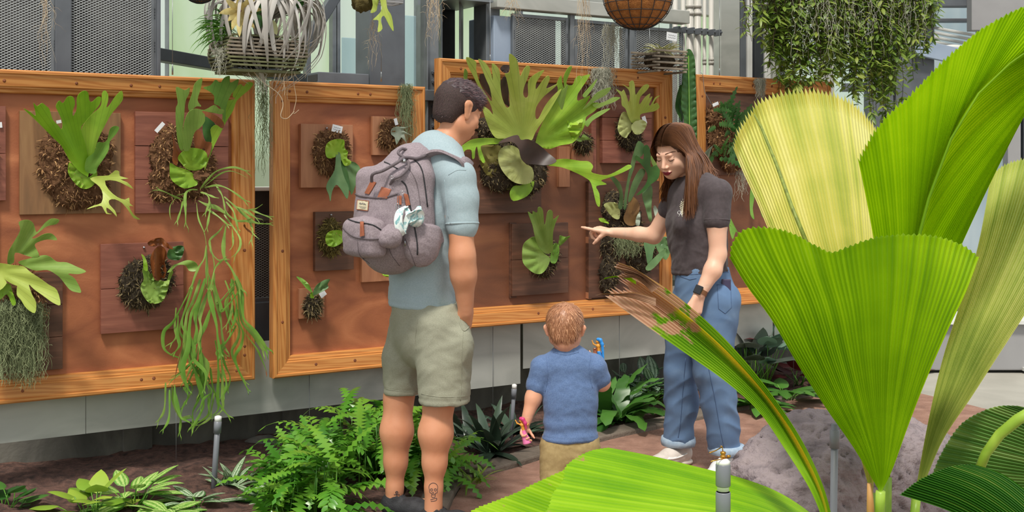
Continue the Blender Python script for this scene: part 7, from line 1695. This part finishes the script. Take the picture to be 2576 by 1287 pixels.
def rd(V, N):
    n = .014*vnoise(V, 9, 3, 4)+.006*vnoise(V, 42, 8, 4); p_ = vnoise(V, 75, 5, 3); return n-.010*np.clip(p_-.5, 0, 1)*2
boul = sdf_obj('boulder', sd, .009, M_rock, None, disp=rd, it=1); tag(boul, 'big purplish-grey pitted boulder at the right behind the palm', 'rock')
# ================================================================== fan palm in the foreground
def palm_mat(name, base, lite, dark, tip=None, tr=.42, band=0.55):
    m = bpy.data.materials.new(name); m.use_nodes = True; nt = m.node_tree; N = nt.nodes; L = nt.links; b = N['Principled BSDF']; out = N['Material Output']
    b.inputs['Roughness'].default_value = 0.48; b.inputs['Specular IOR Level'].default_value = .25
    tc = N.new('ShaderNodeTexCoord'); ns = N.new('ShaderNodeTexNoise'); ns.inputs['Scale'].default_value = 4; ns.inputs['Detail'].default_value = 4; L.new(tc.outputs['Object'], ns.inputs['Vector'])
    at = N.new('ShaderNodeAttribute'); at.attribute_name = 'rnd'
    ma = N.new('ShaderNodeMath'); ma.operation = 'MULTIPLY_ADD'; ma.inputs[1].default_value = .32; L.new(at.outputs['Fac'], ma.inputs[0]); m2 = N.new('ShaderNodeMath'); m2.operation = 'MULTIPLY'; m2.inputs[1].default_value = .6; L.new(ns.outputs['Fac'], m2.inputs[0]); L.new(m2.outputs[0], ma.inputs[2])
    rp = N.new('ShaderNodeValToRGB'); rp.color_ramp.elements[0].color = rgb(dark); rp.color_ramp.elements[0].position = .22; rp.color_ramp.elements[1].color = rgb(lite); rp.color_ramp.elements[1].position = .8; e_ = rp.color_ramp.elements.new(.5); e_.color = rgb(base)
    L.new(ma.outputs[0], rp.inputs[0]); colr = rp.outputs[0]
    if tip:
        al = N.new('ShaderNodeAttribute'); al.attribute_name = 'along'; n3 = N.new('ShaderNodeTexNoise'); n3.inputs['Scale'].default_value = 22; n3.inputs['Detail'].default_value = 6; L.new(tc.outputs['Object'], n3.inputs['Vector'])
        ad = N.new('ShaderNodeMath'); ad.operation = 'MULTIPLY_ADD'; ad.inputs[1].default_value = tip[2]; L.new(n3.outputs['Fac'], ad.inputs[0]); L.new(al.outputs['Fac'], ad.inputs[2])
        r2 = N.new('ShaderNodeMapRange'); r2.inputs[1].default_value = tip[1]; r2.inputs[2].default_value = tip[1]+.03; L.new(ad.outputs[0], r2.inputs[0])
        mx = N.new('ShaderNodeMix'); mx.data_type = 'RGBA'; L.new(r2.outputs[0], mx.inputs['Factor']); L.new(colr, mx.inputs['A']); mx.inputs['B'].default_value = rgb(tip[0]); colr = mx.outputs['Result']
    L.new(colr, b.inputs['Base Color'])
    tr_ = N.new('ShaderNodeBsdfTranslucent'); hs = N.new('ShaderNodeVectorMath'); hs.operation = 'MULTIPLY'; hs.inputs[1].default_value = (1.25, 1.15, .5); L.new(colr, hs.inputs[0]); L.new(hs.outputs[0], tr_.inputs[0])
    ms = N.new('ShaderNodeMixShader'); ms.inputs[0].default_value = tr; L.new(b.outputs[0], ms.inputs[1]); L.new(tr_.outputs[0], ms.inputs[2]); L.new(ms.outputs[0], out.inputs[0]); return m
MP1 = palm_mat('palm_green', '#93bc0e', '#b6d61c', '#6e9c0a', ('#b88a3a', 1.37, .55))
MP2 = palm_mat('palm_bright_green', '#a4cc0a', '#c2e01c', '#88b606', ('#c08a34', 1.38, .55))
MP3 = palm_mat('palm_pale', '#e0e088', '#f4f2bc', '#b4c45a', ('#c8a860', 1.38, .55), .35)
MP4 = palm_mat('palm_pale_green', '#d2de8e', '#f0f4bc', '#a8c060', ('#b59a50', 1.38, .55), .35)
MP5 = palm_mat('palm_tattered', '#94bb2a', '#ead94e', '#6c9e20', ('#c9a28c', 1.06, .55), .35)
MP6 = palm_mat('palm_low_green', '#98c81e', '#b8de3c', '#6aa614', ('#c09070', 1.30, .5), .38)
MP7 = palm_mat('palm_dark_green', '#3f7a22', '#c4cc6a', '#2a5c1c', None, .3)
M_pet = mat('petiole_green', '#6d941c', '#a4c046', .4, scale=12)
def poly(pts, t):
    """point at fraction t along a smooth polyline (arc length)"""
    return pts[min(len(pts)-1, max(0, int(round(t*(len(pts)-1)))))]
def resamp(pts, n):
    sp = spline([tuple(p) for p in pts], 8, False); d = [0]
    for i in range(1, len(sp)): d.append(d[-1]+math.dist(sp[i], sp[i-1]))
    out = []; k = 0
    for i in range(n):
        s_ = d[-1]*i/(n-1)
        while k < len(d)-2 and d[k+1] < s_: k += 1
        f_ = (s_-d[k])/max(1e-9, d[k+1]-d[k]); out.append(tuple(sp[k][c]+(sp[k+1][c]-sp[k][c])*f_ for c in range(2)))
    return out
def fan(name, parent, E0, E1, T, Yf, m, nr=44, nt_=26, pleat=.008, tooth=.02, seed=1, k=1.0, tear=0.0, label=None, wav=0.0, stripe=None):
    """pleated fan blade: E0, E1 side edges from the stalk, T the toothed far edge; Yf(s,t) gives the depth"""
    q = random.Random(seed); n = nr*2+1; e0 = resamp(E0, nt_+1); e1 = resamp(E1, nt_+1); tp_ = resamp(T, n); V = []; rn = []; al = []
    rv = [q.random() for _ in range(nr+1)]
    for i in range(n):
        s_ = i/(n-1); lin = (e0[-1][0]+(e1[-1][0]-e0[-1][0])*s_, e0[-1][1]+(e1[-1][1]-e0[-1][1])*s_); dx, dy = tp_[i][0]-lin[0], tp_[i][1]-lin[1]
        ext = (tooth*q.uniform(.4, 1.3) if i % 2 == 0 else -tooth*.5)-(tear*q.random()**2 if tear else 0)
        for j in range(nt_+1):
            t_ = j/nt_; tt = t_*(1+ext*(t_ > .9)) ; x = e0[j][0]+(e1[j][0]-e0[j][0])*s_+dx*t_**(1+k*.6); y = e0[j][1]+(e1[j][1]-e0[j][1])*s_+dy*t_**(1+k*.6)
            if j == nt_:
                px_, py_ = V2[-1]; x += (x-px_)*ext*nt_*.5; y += (y-py_)*ext*nt_*.5
            if j == 0: V2 = []
            V2.append((x, y)); Y = Yf(s_, t_)+(pleat if i % 2 else -pleat)*min(1, t_*2.2)+wav*math.sin(t_*7+s_*9)*t_
            V.append(P(x, y, Y)); rn.append((rv[i//2]*.75+(.25 if i % 2 else 0)) if not stripe else (rv[i//2]*.4+max(0, 1.9-abs(s_-stripe[0]-.12*t_)/stripe[1])*.9)); al.append(t_)
    m_ = nt_+1; Fc = [(i*m_+j, i*m_+j+1, (i+1)*m_+j+1, (i+1)*m_+j) for i in range(n-1) for j in range(nt_)]
    o = mesh_obj(name, V, Fc, m, parent, False, {'rnd': rn, 'along': al}); 
    if label: o['label'] = label
    return o
def pinn(name, parent, spine, outl, Yf, m, nr=44, nt_=18, pleat=.008, tooth=.02, seed=1, bend=.55, label=None):
    """half of a feather-veined blade: pleats leave the midrib and sweep to the toothed margin"""
    q = random.Random(seed); n = nr*2+1; sp = resamp(spine, n); ol = resamp(outl, n); V = []; rn = []; al = []; rv = [q.random() for _ in range(nr+1)]
    for i in range(n):
        a = sp[i]; b_ = ol[i]; i2 = min(n-1, i+2); i1 = max(0, i-2); tx, ty = sp[i2][0]-sp[i1][0], sp[i2][1]-sp[i1][1]; l_ = math.hypot(tx, ty)+1e-9; L_ = math.dist(a, b_); c = (a[0]+tx/l_*L_*bend, a[1]+ty/l_*L_*bend); s_ = i/(n-1)
        ex = 1+(tooth*q.uniform(.4, 1.3) if i % 2 == 0 else -tooth*.5)
        for j in range(nt_+1):
            t_ = j/nt_; u_ = t_*(ex if j == nt_ else 1); x = a[0]*(1-u_)**2+2*c[0]*u_*(1-u_)+b_[0]*u_*u_; y = a[1]*(1-u_)**2+2*c[1]*u_*(1-u_)+b_[1]*u_*u_
            V.append(P(x, y, Yf(s_, t_)+(pleat if i % 2 else -pleat)*min(1, t_*4)*min(1, L_/120))); rn.append(rv[i//2]*.75+(.25 if i % 2 else 0)); al.append(t_)
    m_ = nt_+1; Fc = [(i*m_+j, i*m_+j+1, (i+1)*m_+j+1, (i+1)*m_+j) for i in range(n-1) for j in range(nt_)]
    o = mesh_obj(name, V, Fc, m, parent, False, {'rnd': rn, 'along': al})
    if label: o['label'] = label
    return o
pb = P(2215, 1330, 2.75)
palm = thing('fan_palm', 'large fan palm with huge pleated bright-green leaves filling the right foreground', 'palm', (pb.x, pb.y, 0))
# centre front leaf
fan('fan_leaf', palm, [(2212, 1235), (2150, 1130), (2080, 1030), (2005, 915), (1940, 805), (1880, 725), (1837, 655)], [(2218, 1235), (2245, 1180), (2285, 1070), (2330, 955), (2385, 830), (2430, 735), (2462, 650)],
    [(1837, 650), (1842, 612), (1868, 580), (1905, 572), (1955, 576), (2005, 592), (2050, 617), (2088, 634), (2125, 625), (2190, 601), (2260, 591), (2330, 592), (2390, 604), (2435, 625), (2462, 648)],
    lambda s, t: 2.62+.34*t-.10*math.sin(math.pi*s)*t+.05*math.exp(-((s-.42)/.10)**2)*t, MP1, 52, 28, .0042, .012, 1, label='broad front leaf, deep yellow-green')
# pale leaf behind left with its dark spike
fan('fan_leaf', palm, [(2190, 1240), (2120, 1000), (2040, 800), (1960, 640), (1905, 510), (1868, 430), (1846, 375)], [(2196, 1240), (2210, 1000), (2222, 760), (2224, 560), (2216, 420), (2208, 330)],
    [(1846, 375), (1852, 345), (1868, 315), (1890, 285), (1905, 262), (1935, 246), (1975, 236), (2020, 231), (2065, 232), (2105, 243), (2145, 262), (2180, 295), (2208, 330)],
    lambda s, t: 3.08+.85*t**1.3-.12*math.sin(math.pi*s)*t, MP3, 46, 26, .0045, .022, 2, label='pale yellow leaf lit from above')
b = MB(); b.tube([P(2030, 612, 3.20), P(1992, 520, 3.29), P(1952, 410, 3.40), P(1915, 320, 3.50), P(1897, 288, 3.54)], [.006, .0055, .005, .004, .002], 8); b.build('dried_spike', mat('spike_green_brown', '#5d6a1e', '#8f9c3a', .5, scale=60, stretch=(1, 1, 1)), palm)
# tall leaf rising to the upper right corner
spn = [(2232, 1200), (2262, 900), (2300, 640), (2336, 500), (2392, 350), (2462, 235), (2540, 160), (2640, 90), (2760, 20)]
spl = [(2232, 1200), (2250, 1000), (2275, 800), (2300, 650), (2336, 500), (2392, 350), (2462, 235), (2560, 145)]
def yl(s, t): return 2.82+.22*s-.08*t*(1-s)
pinn('fan_leaf', palm, spl, [(2160, 408), (2190, 348), (2232, 292), (2290, 240), (2345, 182), (2400, 130), (2462, 78), (2520, 44), (2580, 14), (2660, -20), (2762, 10)], lambda s, t: 3.04+.26*(s*.6+t*.4)-.10*t*(1-t)*2, MP2, 56, 26, .0045, .010, 3, .42, label='tall leaf reaching the upper right corner, left half')
pinn('fan_leaf', palm, spl, [(2560, 322), (2590, 270), (2625, 215), (2670, 155), (2720, 90), (2762, 24)], lambda s, t: 3.04+.26*(s*.6+t*.4)+.06*t*(1-t)*4*.6, MP2, 50, 24, .0040, .010, 4, .30)
b = MB(); b.tube([P(x, y, 3.04+.15*i/8-.004) for i, (x, y) in enumerate(spn)], [.007, .006, .005, .004, .0035, .003, .0025, .002, .001], 8); b.build('leaf_rib', MP1, palm)
# pale leaf at the right edge
fan('fan_leaf', palm, [(2300, 1250), (2335, 1060), (2372, 900), (2420, 750), (2455, 640), (2478, 530), (2490, 450)], [(2312, 1250), (2370, 1110), (2440, 1005), (2505, 905), (2580, 790), (2660, 660), (2740, 540)],
    [(2490, 450), (2510, 426), (2545, 408), (2600, 398), (2660, 410), (2710, 450), (2740, 535)], lambda s, t: 3.0+.7*t-.1*math.sin(math.pi*s)*t, MP4, 40, 24, .0055, .012, 5, label='pale green leaf at the right edge')
# tattered narrow leaf reaching left
fan('fan_leaf', palm, [(2078, 1330), (2040, 1235), (1975, 1130), (1905, 1030), (1820, 955), (1720, 885), (1620, 815), (1520, 742)], [(2100, 1330), (2072, 1225), (2022, 1115), (1958, 1015), (1885, 920), (1800, 828), (1700, 742), (1592, 672)],
    [(1520, 742), (1545, 728), (1575, 718), (1560, 704), (1598, 700), (1572, 686), (1592, 672)], lambda s, t: 2.62+.35*t+.05*math.sin(math.pi*s), MP5, 20, 44, .0035, .03, 6, .3, .05, stripe=(.60, .10), label='narrow leaf with torn dry tip')
fan('dry_tip', palm, [(1640, 735), (1600, 700), (1565, 700), (1552, 694)], [(1660, 720), (1620, 690), (1590, 672), (1558, 660)], [(1552, 694), (1572, 684), (1548, 674), (1558, 660)], lambda s, t: 2.92, palm_mat('dry_leaf', '#b58f78', '#d8b49a', '#7d5a48', None, .2), 9, 8, .005, .06, 16)
fan('dry_tip', palm, [(1650, 770), (1590, 750), (1540, 742), (1500, 742)], [(1650, 750), (1600, 735), (1555, 738), (1515, 738)], [(1500, 742), (1508, 740), (1515, 738)], lambda s, t: 2.92, bpy.data.materials['dry_leaf'], 5, 8, .003, .05, 17)
fan('dry_tip', palm, [(1600, 715), (1570, 700), (1545, 697), (1520, 702)], [(1600, 706), (1575, 692), (1545, 694), (1520, 699)], [(1520, 702), (1520, 700), (1520, 699)], lambda s, t: 2.93, MP1, 4, 6, .002, .02, 18)
# low leaves along the bottom
fan('fan_leaf', palm, [(2130, 1420), (1900, 1400), (1650, 1400), (1450, 1400), (1290, 1390)], [(2120, 1360), (2040, 1290), (1960, 1238), (1870, 1203), (1760, 1175), (1640, 1146), (1530, 1125)],
    [(1290, 1390), (1330, 1330), (1376, 1282), (1392, 1240), (1418, 1205), (1424, 1172), (1455, 1148), (1490, 1132), (1530, 1125)], lambda s, t: 2.45-.10*t+.55*s, MP6, 40, 30, .0026, .008, 7, .5, label='low leaf spreading left along the bottom edge')
fan('fan_leaf', palm, [(1900, 1500), (1600, 1450), (1350, 1400), (1150, 1340)], [(1900, 1400), (1700, 1290), (1560, 1220), (1440, 1172)], [(1150, 1340), (1182, 1288), (1240, 1262), (1300, 1238), (1352, 1212), (1400, 1190), (1440, 1172)], lambda s, t: 2.75-.05*t+.45*s, MP6, 30, 22, .0030, .010, 8, .5)
# lower right leaves
fan('fan_leaf', palm, [(2700, 1480), (2560, 1380), (2400, 1290), (2264, 1244)], [(2700, 1380), (2610, 1262), (2530, 1196), (2446, 1166)], [(2264, 1244), (2300, 1215), (2342, 1192), (2395, 1172), (2446, 1166)], lambda s, t: 2.5+.1*t+.15*s-.04*math.sin(math.pi*s), MP7, 26, 20, .004, .012, 9, .5, label='dark green leaf with a yellow band at the lower right')
fan('fan_leaf', palm, [(2700, 1250), (2600, 1240), (2480, 1240), (2335, 1235)], [(2700, 1090), (2660, 1060), (2620, 1035), (2560, 1020)], [(2335, 1235), (2352, 1175), (2385, 1110), (2425, 1060), (2480, 1030), (2520, 1020), (2560, 1020)], lambda s, t: 3.3+.1*t, palm_mat('palm_greyed_green', '#6f9a50', '#b4c98a', '#3d6a34', None, .3), 30, 18, .006, .012, 10)  # duller, greyer green for the back leaf at lower right
b = MB(); b.tube([P(2455, 1200, 3.0), P(2480, 1140, 2.98), P(2515, 1092, 2.96), P(2560, 1055, 2.94), P(2620, 1020, 2.92)], [.012, .012, .013, .014, .014], 10); b.build('petiole', M_pet, palm)
# stalks running to the ground
for (x, y, Y, r, x2) in ((2215, 1236, 2.62, .011, 2200), (2193, 1240, 3.08, .012, 2205), (2232, 1200, 3.04, .012, 2225), (2305, 1250, 3.0, .012, 2240), (2090, 1330, 2.62, .011, 2190), (2125, 1390, 2.6, .011, 2190), (1900, 1450, 2.95, .010, 2180), (2700, 1430, 2.55, .012, 2260), (2690, 1170, 3.3, .012, 2260), (2455, 1200, 3.0, .012, 2250)):
    a = P(x, y, Y); e_ = Vector((P(x2, 1300, 2.8).x, 2.8, 0.0)); b = MB(); mid = a.lerp(e_, .5)+ZU*.05*abs(a.x-e_.x); b.tube(spline([tuple(a), tuple(mid), tuple(e_)], 6, False), r, 8); b.build('petiole', M_pet, palm)
b = MB(); b.tube([P(2188, 1215, 2.66), P(2190, 1290, 2.66), P(2194, 1400, 2.7)], [.006, .009, .010], 8); b.build('dried_sheath', mat('tan_sheath', '#a9773e', '#c9985a', .6), palm)
